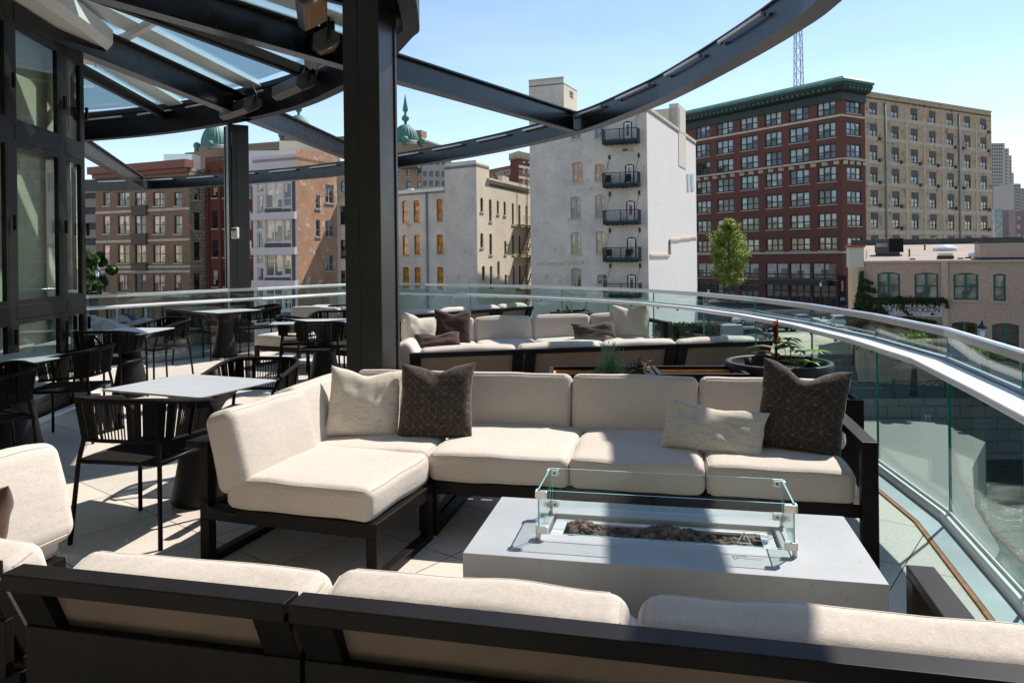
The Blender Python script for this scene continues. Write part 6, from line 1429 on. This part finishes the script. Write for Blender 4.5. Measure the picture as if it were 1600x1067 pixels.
# ---------------- distant towers on the right
def tower(name, label, blocks, d, mat, wst, cols=1):
    p = atY(blocks[0][0], CY, d); t = thing(name, label, 'building', (p.x, p.y, GZ))
    m = MB()
    for (u0, u1, vt) in blocks:
        a = atY(u0, vt, d); b = atY(u1, vt, d); m.box(((a.x + b.x) / 2 - p.x, 12, (a.z + GZ) / 2 - 2 * 0 - GZ / 1 + (GZ - GZ)), (b.x - a.x, 24 + len(m.v) * 0.02, a.z - GZ))
    # shift so the base sits at the root
    zmin = min(v[2] for v in m.v); m.v = [(v[0], v[1], v[2] - zmin) for v in m.v]
    m.build('wall', mat, t); w_ = MB()
    for (u0, u1, vt) in blocks:
        u = u0 + 2.2
        while u < u1 - 1.6:
            v = vt + 4
            while v < 392:
                a = atY(u, v, d); w_.box((a.x - p.x, -0.35, a.z - GZ), (wst[0], 0.1, wst[1])); v += wst[3]
            u += wst[2]
    o = w_.build('window', P_dark, t); o['kind'] = 'stuff'; return t
tower('stepped_skyscraper', 'hazy pale grey skyscraper with stepped top behind the tan brick side wall', [(1545, 1570, 224), (1570, 1576.5, 232), (1576.5, 1580.5, 243), (1580.5, 1584, 270)], 620, simple('haze_pale_stone', (0.40, 0.36, 0.33), 0.8), (1.0, 1.6, 3.6, 5.2))  # distance haze is put into the pale wall colour
tower('distant_tower', 'pale narrow tower at the right edge of the photo beside the stepped skyscraper', [(1584, 1595, 287), (1595, 1640, 294)], 560, MATS['haze_pale_stone'], (1.0, 1.5, 3.4, 5.0))
pk = atY(1563, CY, 190); pk2 = atY(1660, CY, 190)
pb_ = Bld('pink_building', 'mauve concrete building with green glass at the right edge of the photo', 'building', (pk.x, pk.y))
pw = []
for u in (1567.5, 1588.5, 1603, 1618):
    for v0, v1 in ((337, 344), (351, 358), (365, 371)):
        s0, z1_ = st((pk.x, pk.y), (pk2.x, pk2.y), u, v0); s1, z0_ = st((pk.x, pk.y), (pk2.x, pk2.y), u + 8, v1); pw.append((s0, s1, z0_, z1_))
pb_.face((pk.x, pk.y), (pk2.x, pk2.y), GZ, atY(1580, 330, 190).z, simple('mauve_concrete', (0.24, 0.15, 0.16), 0.8), pw, cols=1, fm=F_grey, pm=P_sky, ft=0.15)
m = MB(); a = atY(1576, 330, 187); b = atY(1587, 362, 187); m.prism([(a.x, a.y), (b.x, b.y), (b.x, b.y + 3), (a.x, a.y + 3)], GZ, a.z + 0.3); pb_.obj('stair_tower', m, simple('mauve_concrete_light', (0.33, 0.23, 0.24), 0.8))
m = MB(); a = atY(1554, 326, 186); b = atY(1566, 326, 186); m.prism([(a.x, a.y), (b.x, b.y), (b.x, b.y + 6), (a.x, a.y + 6)], GZ, a.z); pb_.obj('glass_wing', m, P_sky)
# ---------------- lattice mast
mp_ = atY(1248, 142, 300); ms = thing('radio_mast', 'tall thin lattice radio mast rising behind the green cornice', 'mast', (mp_.x, mp_.y, 0))
m = MB(); zt_ = atY(1248, -60, 300).z; zb_ = 20
def hw_(z): return 1.95 - 1.1 * (z - zb_) / (zt_ - zb_)
nseg = 20
for i in range(nseg):
    z0_, z1_ = zb_ + (zt_ - zb_) * i / nseg, zb_ + (zt_ - zb_) * (i + 1) / nseg; a, b = hw_(z0_), hw_(z1_)
    c_ = [(-1, -1), (1, -1), (1, 1), (-1, 1)]
    for k in range(4):
        p, q = c_[k], c_[(k + 1) % 4]; m.beam((p[0] * a, p[1] * a, z0_), (p[0] * b, p[1] * b, z1_), 0.28, 0.28); m.beam((p[0] * a, p[1] * a, z0_), (q[0] * b, q[1] * b, z1_), 0.14, 0.14); m.beam((p[0] * b, p[1] * b, z1_), (q[0] * b, q[1] * b, z1_), 0.14, 0.14)
m.build('lattice', simple('mast_paint', (0.28, 0.30, 0.38), 0.5), ms)
# ---------------- low salmon building with sign and vines
c6 = atY(1350, CY, 50); C6 = (c6.x, c6.y); QD = (2.0, -1.0); B6 = line_hit(C6, QD, 1780); E7 = (C6[0] + 0.43 * 26, C6[1] + 26)
zf = -7.2
lb = Bld('salmon_brick_building', 'low salmon painted brick building with green framed windows, vines and a long sign', 'building', C6)
def U8(x): return 1300 + .2625 * x
def V8(y): return 340 + .2625 * y
zt7 = zat(C6, B6, 1400, 410.5)
w7 = []
for (a, b, t_, b_, ov) in ((270, 407, 325, 483, dict(cols=2)), (490, 635, 328, 487, dict(cols=2)), (722, 873, 330, 491, dict(cols=2)), (960, 1036, 335, 497, dict(cols=1)), (1150, 1300, 337, 500, dict(cols=2)), (712, 868, 618, 860, dict(cols=2, bars=(0.7,), pm=P_shop, sill=None)), (952, 1116, 627, 880, dict(cols=2, bars=(0.7,), pm=P_shop, sill=None)), (480, 630, 640, 860, dict(cols=2, bars=(0.7,), pm=P_shop, sill=None))):
    s0, z1_ = st(C6, B6, U8(a), V8(t_)); s1, z0_ = st(C6, B6, U8(b), V8(b_)); w7.append((s0, s1, z0_, z1_, ov))
P_refl = pane('pane_painted_city_reflection', dark=(0.10, 0.095, 0.08), blind_or_reflection=(0.46, 0.42, 0.33), share=0.9, mid=(0.36, 0.33, 0.26))  # cream city reflection painted into the pane colours
lb.face(C6, B6, zf, zt7, B_pink, w7, bars=(0.5,), fm=F_green, ft=0.11, pm=P_refl, sill=simple('salmon_sill', (0.50, 0.35, 0.26), 0.8), arch=0.09, depth=0.28)
lb.band('eave', C6, B6, zt7, zt7 + 0.14, 0.16, simple('salmon_trim', (0.56, 0.40, 0.30), 0.7), 0.2)
zbk = zat(C6, B6, 1400, 410) + 1.45
m = MB(); rA = (C6[0], C6[1]); rB = B6; rC = (B6[0] + 0.43 * 26, B6[1] + 26); m.add([(rA[0], rA[1], zt7 + 0.10), (rB[0], rB[1], zt7 + 0.10), (rC[0], rC[1], zbk), (E7[0], E7[1], zbk)], [(0, 1, 2, 3)], uvs=[[(0, 0), (30, 0), (30, 26), (0, 26)]]); lb.obj('roof', m, simple('gravel_felt_roof', (0.27, 0.215, 0.175), 0.95, 0, 0.2, 0.8, 0.3, 20), fix=False)
lb.band('back_parapet', E7, rC, zbk - 0.3, zbk + 0.55, 0.3, M_droof, 0.0)
# left party wall with broken tile capping
dS = Vector((0.43, 1)).normalized(); 
m = MB(); q0 = Vector(C6) - Vector((0.38, -0.1)); q1_ = q0 + dS * 27
m.prism([(q0.x - 0.02, q0.y), (q0.x + 0.36, q0.y - 0.15), (q1_.x + 0.36, q1_.y), (q1_.x - 0.02, q1_.y)], zf, zt7 + 0.25); lb.obj('party_wall', m, B_tan)
m = MB(); m.prism([(q0.x - 0.55, q0.y + 0.05), (q0.x + 0.33, q0.y - 0.2), (q0.x + 0.6, q0.y + 0.5), (q0.x - 0.4, q0.y + 0.8)], zt7 - 0.3, zt7 + 1.05); lb.obj('parapet_pier', m, B_cream)
m = MB(); m.prism([(q0.x - 0.65, q0.y - 0.05), (q0.x + 0.40, q0.y - 0.28), (q0.x + 0.68, q0.y + 0.55), (q0.x - 0.45, q0.y + 0.9)], zt7 + 1.05, zt7 + 1.22); lb.obj('tile_cap', m, simple('terracotta', (0.38, 0.10, 0.05), 0.7))
s_, _ = st(C6, B6, 1475.5, 430); dT = (Vector(B6) - Vector(C6)).normalized(); nT = Vector((dT.y, -dT.x)); p = Vector(C6) + dT * s_ + nT * 0.1; m = MB(); m.box((p.x, p.y, (zt7 + zf) / 2), (0.35, 0.2, zt7 - zf)); lb.obj('drainpipe', m, MATS['salmon_trim'])
# sign
s0, z1_ = st(C6, B6, 1362, 474.5); s1, z0_ = st(C6, B6, 1472.5, 494.5)
z1_ = zat(C6, B6, 1420, 475.5); z0_ = zat(C6, B6, 1420, 493.5)
sg_p = Vector(C6) + dT * s0 + nT * 0.10
sg = thing('wall_sign', 'long white sign with dark serif letters, overgrown by vines, on the salmon building', 'sign', (sg_p.x, sg_p.y, z0_), math.atan2(dT.y, dT.x))
LS = s1 - s0; HS = z1_ - z0_
m = MB(); m.box((LS / 2, 0, HS / 2), (LS, 0.1, HS)); m.build('board', simple('sign_board', (0.55, 0.54, 0.53), 0.6), sg)
M_ink = simple('dark_ink', (0.03, 0.015, 0.02), 0.6); M_ink2 = simple('pink_ink', (0.35, 0.15, 0.2), 0.6)
tx = text('BOYLE FREDRICKSON', HS * 0.60, Matrix.Translation((0, 0, 0)), M_ink, sg, bold=0.01)
wx = max(v.co.x for v in tx.data.vertices); k = LS * 0.93 / wx; tx.matrix_local = Matrix.Translation((LS * 0.035, -0.056, HS * 0.36)) @ MX @ Matrix.Diagonal((k, 1, 1, 1))
tx = text('INTELLECTUAL  PROPERTY  LAW', HS * 0.24, Matrix.Translation((0, 0, 0)), M_ink2, sg)
wx = max(v.co.x for v in tx.data.vertices); k = LS * 0.86 / wx; tx.matrix_local = Matrix.Translation((LS * 0.09, -0.056, HS * 0.10)) @ MX @ Matrix.Diagonal((k, 1, 1, 1))
m = MB(); c_ = LS * 0.865
for i in range(7):
    a = R(30 + i * 20); m.beam((c_ + 0.36 * math.cos(a), -0.058, HS * 0.60 + 0.36 * math.sin(a)), (c_ + 0.44 * math.cos(a), -0.058, HS * 0.60 + 0.44 * math.sin(a)), 0.006, 0.05)
m.prism([(c_ - 0.1, -0.06), (c_ + 0.1, -0.06), (c_ + 0.1, -0.052), (c_ - 0.1, -0.052)], HS * 0.10, HS * 0.30); m.build('bulb_emblem', M_ink, sg)
# vines
M_vine = leafmat('vine_leaf', (0.015, 0.028, 0.010), (0.045, 0.075, 0.02), 3)
def card(m, p, s, n_, rnd):
    a = Vector((rnd.uniform(-1, 1), rnd.uniform(-1, 1), rnd.uniform(-1, 1))).normalized(); n_ = (Vector(n_) + a * 0.9).normalized(); u = n_.orthogonal().normalized(); v = n_.cross(u); ang = rnd.uniform(0, 6.28); u2 = u * math.cos(ang) + v * math.sin(ang); v2 = n_.cross(u2)
    m.add([p - u2 * s * 0.5, p + v2 * s * 0.28, p + u2 * s * 0.5, p - v2 * s * 0.28], [(0, 1, 2, 3)])
vn = thing('vine', 'dark green creeper climbing the left corner of the salmon building and hanging over its sign', 'vine', (C6[0], C6[1], 0))
m = MB(); rnd = random.Random(4)
def vpath(pts, n, wid, hang=0.0):
    for i in range(n):
        t = rnd.random() * (len(pts) - 1); k = int(t); f = t - k; u = pts[k][0] * (1 - f) + pts[k + 1][0] * f; v = pts[k][1] * (1 - f) + pts[k + 1][1] * f
        wv = wid * (pts[k][2] * (1 - f) + pts[k + 1][2] * f); u += rnd.gauss(0, wv * 0.35); v += rnd.gauss(0, wv * 0.35) + (abs(rnd.gauss(0, hang)))
        s, z = st(C6, B6, u, v); o = rnd.uniform(0.03, 0.35); q = Vector(C6) + dT * s + nT * (o + 0.08); card(m, Vector((q.x - C6[0], q.y - C6[1], z)), rnd.uniform(0.16, 0.30), (nT.x, nT.y, 0.3), rnd)
vpath([(1347, 425, 2), (1345, 450, 5), (1342, 475, 8), (1340, 498, 14), (1338, 530, 16)], 1500, 1.0)
vpath([(1350, 437, 2.5), (1363, 443, 2.5), (1352, 440, 2)], 90, 1.0); vpath([(1350, 448, 4), (1368, 455, 3), (1352, 452, 3)], 140, 1.0); vpath([(1348, 462, 5), (1367, 468, 4)], 160, 1.0)
vpath([(1352, 472, 5), (1380, 469, 5), (1410, 467.5, 5), (1440, 468.5, 4), (1478, 469, 4)], 1500, 1.0, 0.4)
vpath([(1352, 482, 8), (1368, 487, 6), (1385, 490, 5), (1372, 478, 3)], 330, 1.0); vpath([(1402, 474, 2), (1414, 486, 2), (1422, 494, 3)], 45, 1.0); vpath([(1390, 498, 4), (1430, 499, 3), (1462, 504, 4)], 500, 1.0)
vpath([(1478, 470, 2), (1480, 480, 2)], 50, 1.0); vpath([(1352, 500, 8), (1400, 506, 6), (1440, 510, 6)], 600, 1.0)
for u in range(1356, 1472, 7): vpath([(u, 473, 1.5), (u + rnd.uniform(-2, 2), 476 + rnd.uniform(0, 5), 0.6)], 6, 1.0)
m.build('foliage', M_vine, vn)
# things on the salmon building's roof
def roofp(u, v): 
    # point on the gently rising roof plane seen at the pixel
    r = ray(u, v); n1 = Vector((rB[0] - rA[0], rB[1] - rA[1], 0)); n2 = Vector((E7[0] - rA[0], E7[1] - rA[1], zbk - zt7 - 0.1)); n = n1.cross(n2); t = n.dot(Vector((rA[0], rA[1], zt7 + 0.1)) - Vector((0, 0, H))) / n.dot(r); return Vector((r.x * t, t, H + r.z * t))
def rthing(name, label, cat, u, v, parts):
    p = roofp(u, v); t = thing(name, label, cat, (p.x, p.y, p.z), math.atan2(dT.y, dT.x)); k = p.y / F
    for (pn, x0, x1, z0, z1, dep, mt) in parts:
        m = MB(); m.box(((x0 + x1) / 2 * k, dep / 2, (z0 + z1) / 2 * k), ((x1 - x0) * k, dep, (z1 - z0) * k)); m.build(pn, mt, t, bevel=0.02)
    return t
rthing('rooftop_unit', 'dark boxy air conditioning unit with a louvre at the left of the salmon building roof', 'rooftop unit', 1387, 400, [('curb', -17, 17, 0, 5.5, 1.8, M_droof), ('housing', -18, 2, 5.6, 27, 2.0, M_heat), ('housing', 2.2, 22, 5.6, 27.5, 2.2, M_dark), ('louvre', -16, 0, 14, 20, -0.12, M_roof)])
rthing('roof_hatch', 'small dark roof hatch with a rusty lid at the middle of the salmon building roof', 'roof hatch', 1478, 405, [('curb', -11, 11, 0, 5.5, 1.0, M_droof), ('lid', -9.5, 9.5, 5.6, 10, 0.9, M_soffit)])
for lb_, u, v, w_ in (('white domed skylight on the salmon building roof behind the small hatch', 1477, 391.5, 17), ('white domed skylight on the salmon building roof beside the long penthouse', 1530, 401, 15)):
    p = roofp(u, v); t = thing('skylight', lb_, 'skylight', (p.x, p.y, p.z), 0, 'domed skylights on the salmon roof'); k = p.y / F
    m = MB(); m.lathe([(w_ * k, 0), (w_ * k, 0.15), (w_ * k * 0.95, 0.2), (w_ * k * 0.6, 0.42), (0.0, 0.5)], 20); m.build('dome', simple('acrylic_dome', (0.6, 0.6, 0.62), 0.15) if 'acrylic_dome' not in MATS else MATS['acrylic_dome'], t)
rthing('roof_penthouse', 'long salmon coloured roof penthouse at the right edge of the photo', 'penthouse', 1600, 406, [('curb', -60, 70, 0, 4, 3.0, M_droof), ('wall', -59, 70, 4.1, 27, 2.8, MATS['salmon_sill']), ('roof_cap', -60.5, 71, 27.1, 29.5, 3.1, M_droof)])
for u, v, h in ((1354, 404, 14), (1421, 401, 12), (1445, 391, 10)):
    rthing('vent_pipe', {1354: 'grey vent pipe at the left end of the salmon roof', 1421: 'thin vent pipe in the middle of the salmon roof', 1445: 'dark vent pipe near the rear edge of the salmon roof'}[u], 'pipe', u, v, [('pipe', -1.2, 1.2, 0, h, 0.12, M_heat if u > 1360 else M_clamp)])
for k, (u, v) in enumerate(((1426, 406), (1501, 405), (1513, 404))):
    rthing('roof_block', ('small dark block left of the roof hatch', 'dark block just right of the roof hatch', 'dark block further right of the roof hatch, near the skylight')[k], 'block', u, v, [('block', -4, 4, 0, 2.2, 0.3, M_droof)])
# ---------------- street lamps
def street_lamp(label, x, y, z0, h):
    t = thing('street_lamp', label, 'street lamp', (x, y, z0), 0, 'old style lamps along the street')
    m = MB(); m.lathe([(0.16, 0), (0.16, 0.3), (0.10, 0.5), (0.065, 0.9), (0.05, h - 0.9), (0.09, h - 0.85), (0.10, h - 0.75), (0, h - 0.75)], 10); m.build('pole', M_balc, t)
    m = MB(); m.lathe([(0.10, h - 0.74), (0.17, h - 0.2), (0, h - 0.2)], 8); m.build('lantern', M_clamp, t)
    m = MB(); m.lathe([(0.30, h - 0.2), (0.26, h - 0.1), (0.1, h + 0.05), (0.03, h + 0.25), (0, h + 0.3)], 8); m.build('cap', M_balc, t)
p = atY(1534.5, 505, 44); street_lamp('old style street lamp in front of the salmon building, its lantern above the cap rail', p.x, p.y, -7.2, p.z + 7.2 - 0.1)
p = atY(1282, 436, 96); street_lamp('dark street lamp in front of the right shop windows of the red warehouse', p.x, p.y, -7.2, p.z + 7.2 - 0.2)
p = atY(1107, 447, 96); street_lamp('street lamp before the red warehouse, right beside the white building', p.x, p.y, -7.2, p.z + 7.2 - 0.2)
p = atY(152, 418, 60); street_lamp('thin street lamp in front of the tree at the far left', p.x, p.y, GZ, p.z - GZ)
# ---------------- ornate fence along the river wall
fn = thing('river_fence', 'green iron fence with a lattice band along the far river wall', 'fence', (13.5, 43.7, -7.2), math.atan2(-7.5, 246.5))
m = MB(); LF = 60; M_fen = simple('green_fence_paint', (0.02, 0.07, 0.06), 0.5)
for z in (0.05, 0.72, 1.15): m.box((LF / 2, 0.12, z), (LF, 0.05, 0.05))
n = int(LF / 0.14)
for i in range(n): m.box((i * 0.14, 0.12, 0.38), (0.02, 0.02, 0.66))
for i in range(int(LF / 0.5)):
    m.beam((i * 0.5, 0.12, 0.74), (i * 0.5 + 0.5, 0.12, 1.13), 0.025, 0.03); m.beam((i * 0.5 + 0.5, 0.12, 0.74), (i * 0.5, 0.12, 1.13), 0.025, 0.03)
m.build('iron_bars', M_fen, fn)
for i in range(0, 21): MB().box((i * 3.0, 0.12, 0.65), (0.12, 0.12, 1.3)).build('post', M_fen, fn)
# ivy wall and pier beyond the river
iv = atY(1018, CY, 62); iv2 = atY(1128, CY, 60)
wl_ = thing('ivy_wall', 'low wall covered in dark green ivy beyond the river, seen through the railing glass', 'wall', (iv.x, iv.y, -8.2), math.atan2(iv2.y - iv.y, iv2.x - iv.x)); Lw = (iv2 - iv).length; hW = atY(1060, 506, 61).z + 8.2
m = MB(); m.box((Lw / 2, 0.3, hW / 2), (Lw, 0.5, hW)); m.build('wall', M_droof, wl_)
m = MB()
for i in range(2600): card(m, Vector((rnd.uniform(0, Lw), rnd.uniform(-0.15, 0.05), rnd.uniform(0.0, hW + 0.1))), rnd.uniform(0.2, 0.34), (0, -1, 0.3), rnd)
m.build('ivy', M_vine, wl_)
pr = atY(1142, CY, 59.5); m = MB(); m.box((0, 0, hW / 2), (1.6, 0.8, hW)); o = m.build('concrete_pier', M_conc); o.location = (pr.x, pr.y, -8.2); tag(o, 'pale concrete pier at the right end of the ivy wall', 'pier')
# ---------------- cars
def car(label, x, y, z, rz, paint):
    t = thing('parked_car', label, 'car', (x, y, z), rz, 'cars parked beyond the river')
    prof = [(-2.2, 0.35), (-2.25, 0.62), (-2.1, 0.82), (-1.55, 0.92), (-0.95, 1.38), (0.35, 1.42), (1.05, 0.98), (1.95, 0.85), (2.22, 0.62), (2.2, 0.35)]
    m = MB(); n = len(prof); W = 0.88
    def row(yy, k): return [(px, yy, pz if pz < 1 else 1 + (pz - 1)) for px, pz in prof]
    vs = [(px, -W * (0.96 if pz < 0.95 else 0.80), pz) for px, pz in prof] + [(px, W * (0.96 if pz < 0.95 else 0.80), pz) for px, pz in prof]
    m.add(vs, [tuple(range(n)), tuple(range(n, 2 * n))[::-1]] + [(i, n + i, n + (i + 1) % n, (i + 1) % n) for i in range(n)]); m.build('body', paint, t, bevel=0.05)
    for sy in (-1, 1):
        m = MB(); y_ = sy * (W * 0.84); m.add([(-1.3, sy * W * 0.92, 0.97), (0.95, sy * W * 0.92, 0.99), (0.30, sy * W * 0.83, 1.33), (-0.85, sy * W * 0.83, 1.31)], [(0, 1, 2, 3)]); m.build('side_window', P_dark, t)
        for x_ in (-1.35, 1.35):
            m = MB(); m.tube([(x_, sy * 0.72, 0.33), (x_, sy * 0.9, 0.33)], 0.33, 18); wv_ = m.build('wheel', M_black, t); m = MB(); m.tube([(x_, sy * 0.895, 0.33), (x_, sy * 0.912, 0.33)], 0.19, 12); m.build('rim', M_alu, wv_)
    for nm, a, b in (('windscreen', (1.03, 1.0), (0.38, 1.40)), ('rear_window', (-1.50, 0.95), (-0.98, 1.37))):
        s_ = 1 if a[0] > 0 else -1; o = 0.02 * s_
        m = MB(); m.add([(a[0] + o, -0.7, a[1] + .02), (a[0] + o, 0.7, a[1] + .02), (b[0] + o, 0.62, b[1] + .02), (b[0] + o, -0.62, b[1] + .02)], [(0, 1, 2, 3)]); m.build(nm, P_dark, t)
    for y_ in (-0.62, 0.62): MB().box((2.18, y_, 0.68), (0.1, 0.3, 0.13)).build('headlight', M_white, t); MB().box((-2.2, y_, 0.72), (0.08, 0.26, 0.13)).build('tail_light', MATS['orange_emblem'], t)
Pw = simple('white_car_paint', (0.55, 0.56, 0.57), 0.2); Pg = simple('silver_car_paint', (0.30, 0.31, 0.33), 0.25, 0.5); Pd = simple('dark_car_paint', (0.03, 0.03, 0.04), 0.2); Pb = simple('blue_car_paint', (0.04, 0.09, 0.16), 0.2)
for (u, d, rz, pt_, lab) in ((1172, 92, 4, Pw, 'white car parked near the trunk of the yellow green street tree'), (1252, 90, 6, Pg, 'silver car parked in front of the shop windows of the red warehouse'), (1172, 74, 3, Pb, 'blue car parked on the gravel lot right of the ivy wall'), (1215, 84, 5, Pd, 'dark car between the white and silver ones'), (1310, 88, 5, Pw, 'white car parked near the left corner of the salmon building')):
    p = atY(u, CY, d); car(lab, p.x, p.y, -7.2, R(rz), pt_)
lot = MB(); a = atY(1150, CY, 64); b = atY(1330, CY, 64); c__ = atY(1330, CY, 82); d__ = atY(1140, CY, 82); lot.prism([(a.x, a.y), (b.x, b.y), (c__.x, c__.y), (d__.x, d__.y)], -7.25, -7.185); struct('gravel_lot', lot, simple('gravel', (0.36, 0.32, 0.26), 1, 0, 0.4, 3, 0.6, 12))
# ---------------- trees
def leafcloud(m, blobs, n, s0, s1, rnd):
    tot_ = sum(b[3] ** 2 for b in blobs)
    for (x, y, z, r, sq) in blobs:
        for i in range(int(n * r * r / tot_)):
            v = Vector((rnd.gauss(0, 1), rnd.gauss(0, 1), rnd.gauss(0, 1))).normalized() * r * rnd.uniform(0.35, 1.0) ** 0.5; card(m, Vector((x + v.x, y + v.y, z + v.z * sq)), rnd.uniform(s0, s1), (0, -0.3, 1), rnd)
def tree(name, label, p, h, blobs, n, s0, s1, mt, trunk, group=None, seed=1):
    rnd = random.Random(seed); t = thing(name, label, 'tree', p, 0, group)
    m = MB(); m.tube([(0, 0, 0), (0.05, 0, h * 0.4), (0, 0.05, h * 0.85)], trunk, 8, r2=trunk * 0.3)
    for (x, y, z, r, sq) in blobs[:12]: m.tube([(0, 0, max(0.3 * h, z - r * 1.2)), (x * 0.8, y * 0.8, z)], trunk * 0.35, 5, r2=trunk * 0.1)
    m.build('trunk', simple('bark', (0.09, 0.065, 0.045), 0.9, 0, 0.3, 6, 0.5, 20) if 'bark' not in MATS else MATS['bark'], t)
    m = MB(); leafcloud(m, blobs, n, s0, s1, rnd); m.build('crown', mt, t)
M_lt = leafmat('fresh_yellow_green_leaf', (0.06, 0.11, 0.012), (0.22, 0.29, 0.03), 1.2); M_dt = leafmat('dark_green_leaf', (0.025, 0.06, 0.012), (0.07, 0.13, 0.025), 0.6)
d_ = 98; k = d_ / F; p = atY(1139, CY, d_); rr = random.Random(9); bl = []
def tz(v): return atY(1139, v, d_).z + 7.2
tt = thing('street_tree', 'yellow green street tree standing in front of the red warehouse beside the white building', 'tree', (p.x, p.y, -7.2))
def tree_branches(t, H, z0, wmax, n, rr, mt, trunk):
    m = MB(); m.tube([(0, 0, 0), (0.06, 0, H * 0.3), (-0.05, 0.04, H * 0.6), (0, 0, H * 0.96)], trunk, 8, r2=0.03); lf = MB()
    for i in range(n):
        f = (i + rr.random()) / n; zb = z0 + (H - z0) * f * 0.93; w_ = wmax * (math.sin(math.pi * min(1, 0.22 + 0.78 * f) ** 0.9) ** 0.8) * rr.uniform(0.55, 1.05) + 0.25
        a = i * 2.4 + rr.uniform(-.4, .4); rise = w_ * rr.uniform(0.45, 1.1); P0 = Vector((0, 0, zb - 0.2)); P1 = Vector((math.cos(a) * w_ * 0.55, math.sin(a) * w_ * 0.55, zb + rise * 0.4)); P2_ = Vector((math.cos(a) * w_, math.sin(a) * w_, zb + rise))
        m.tube([P0, P1, P2_], 0.06, 4, r2=0.012)
        sub_ = [(P1, P2_)] + [(P1.lerp(P2_, rr.uniform(0, .6)), None) for _ in range(3)] + [(P0.lerp(P1, rr.uniform(.4, .9)), None) for _ in range(2)]
        for q0, q1 in sub_:
            if q1 is None: aa = a + rr.uniform(-1.2, 1.2); q1 = q0 + Vector((math.cos(aa), math.sin(aa), rr.uniform(0.4, 1.3))) * w_ * rr.uniform(0.25, 0.5)
            for k in range(34):
                g = rr.random(); c = q0.lerp(q1, g) + Vector((rr.gauss(0, 1), rr.gauss(0, 1), rr.gauss(0, 1))) * 0.17; card(lf, c, rr.uniform(0.14, 0.30), (0, -0.2, 1), rr)
    m.build('trunk', simple('bark', (0.09, 0.065, 0.045), 0.9, 0, 0.3, 6, 0.5, 20), t); lf.build('crown', mt, t)
tree_branches(tt, tz(340), tz(450), 2.55, 74, random.Random(12), M_lt, 0.15)
def blobtree(name, label, u, v0, v1, half, d, mt, seed, z0, n=5000, s=(0.25, 0.45)):
    rr = random.Random(seed); k = d / F; p = atY(u, CY, d); H0 = atY(u, v0, d).z - z0; bl = []
    for i in range(26):
        v = rr.uniform(v0 + half * .25, v1); w_ = half * math.sin(math.pi * min(0.95, (v - v0 + 4) / (v1 - v0 + 8))) ** 0.5; bl.append((rr.uniform(-w_, w_) * k, rr.uniform(-w_, w_) * k, atY(u, v, d).z - z0, rr.uniform(0.25, 0.45) * half * k, 0.9))
    tree(name, label, (p.x, p.y, z0), H0, bl, n, s[0], s[1], mt, 0.25, seed=seed)
blobtree('street_tree', 'dark green tree between the glass doors and the brown brick building', 139, 390, 462, 24, 78, M_dt, 21, GZ, 14000)
blobtree('street_tree', 'low green tree at the foot of the brown building, mostly behind the glass doors', 112, 400, 470, 20, 72, M_dt, 22, GZ, 4000)
blobtree('tree', 'light green tree top showing above the rear edge of the salmon roof', 1461, 372, 396, 13, 88, M_lt, 23, -7.2, 2500, (0.2, 0.35))
blobtree('tree', 'green tree top in front of the mauve building at the right edge', 1578, 371, 385, 22, 150, M_dt, 24, -7.2, 3000, (0.4, 0.7))
blobtree('shrub', 'dark green shrub at the foot of the tan wall between warehouse and salmon building', 1334, 488, 520, 12, 58, M_dt, 25, -7.2, 2500, (0.15, 0.3))
blobtree('tree', 'small green tree on the river bank seen through the right glass panels', 1425, 522, 545, 18, 45, M_lt, 26, -7.2, 2500, (0.12, 0.22))
blobtree('tree', 'small green tree by the doors of the salmon building seen through the glass', 1540, 535, 562, 20, 42, M_lt, 27, -7.2, 2500, (0.12, 0.22))
# ---------------- parasols of a pavement cafe at the far left
M_navy = simple('navy_canvas', (0.014, 0.02, 0.035), 0.8)
for i, (u, v, d) in enumerate(((140, 492, 58), (165, 500, 52), (225, 496, 56), (252, 500, 60), (196, 490, 64))):
    p = atY(u, v, d); t = thing('parasol', ('navy parasol farthest left below the railing', 'nearest navy parasol below the left railing', 'navy parasol in front of the brown building shop windows', 'navy parasol farthest right below the left railing', 'most distant navy parasol below the left railing')[i], 'parasol', (p.x, p.y, GZ), R(20 * i), 'navy cafe parasols on the pavement')
    h = p.z - GZ; m = MB(); m.lathe([(1.9, h - 0.75), (1.88, h - 0.6), (0.9, h - 0.25), (0.05, h)], 8, flat=True); m.build('canopy', M_navy, t); m = MB(); m.tube([(0, 0, 0), (0, 0, h)], 0.04, 6); m.build('pole', M_heat, t)
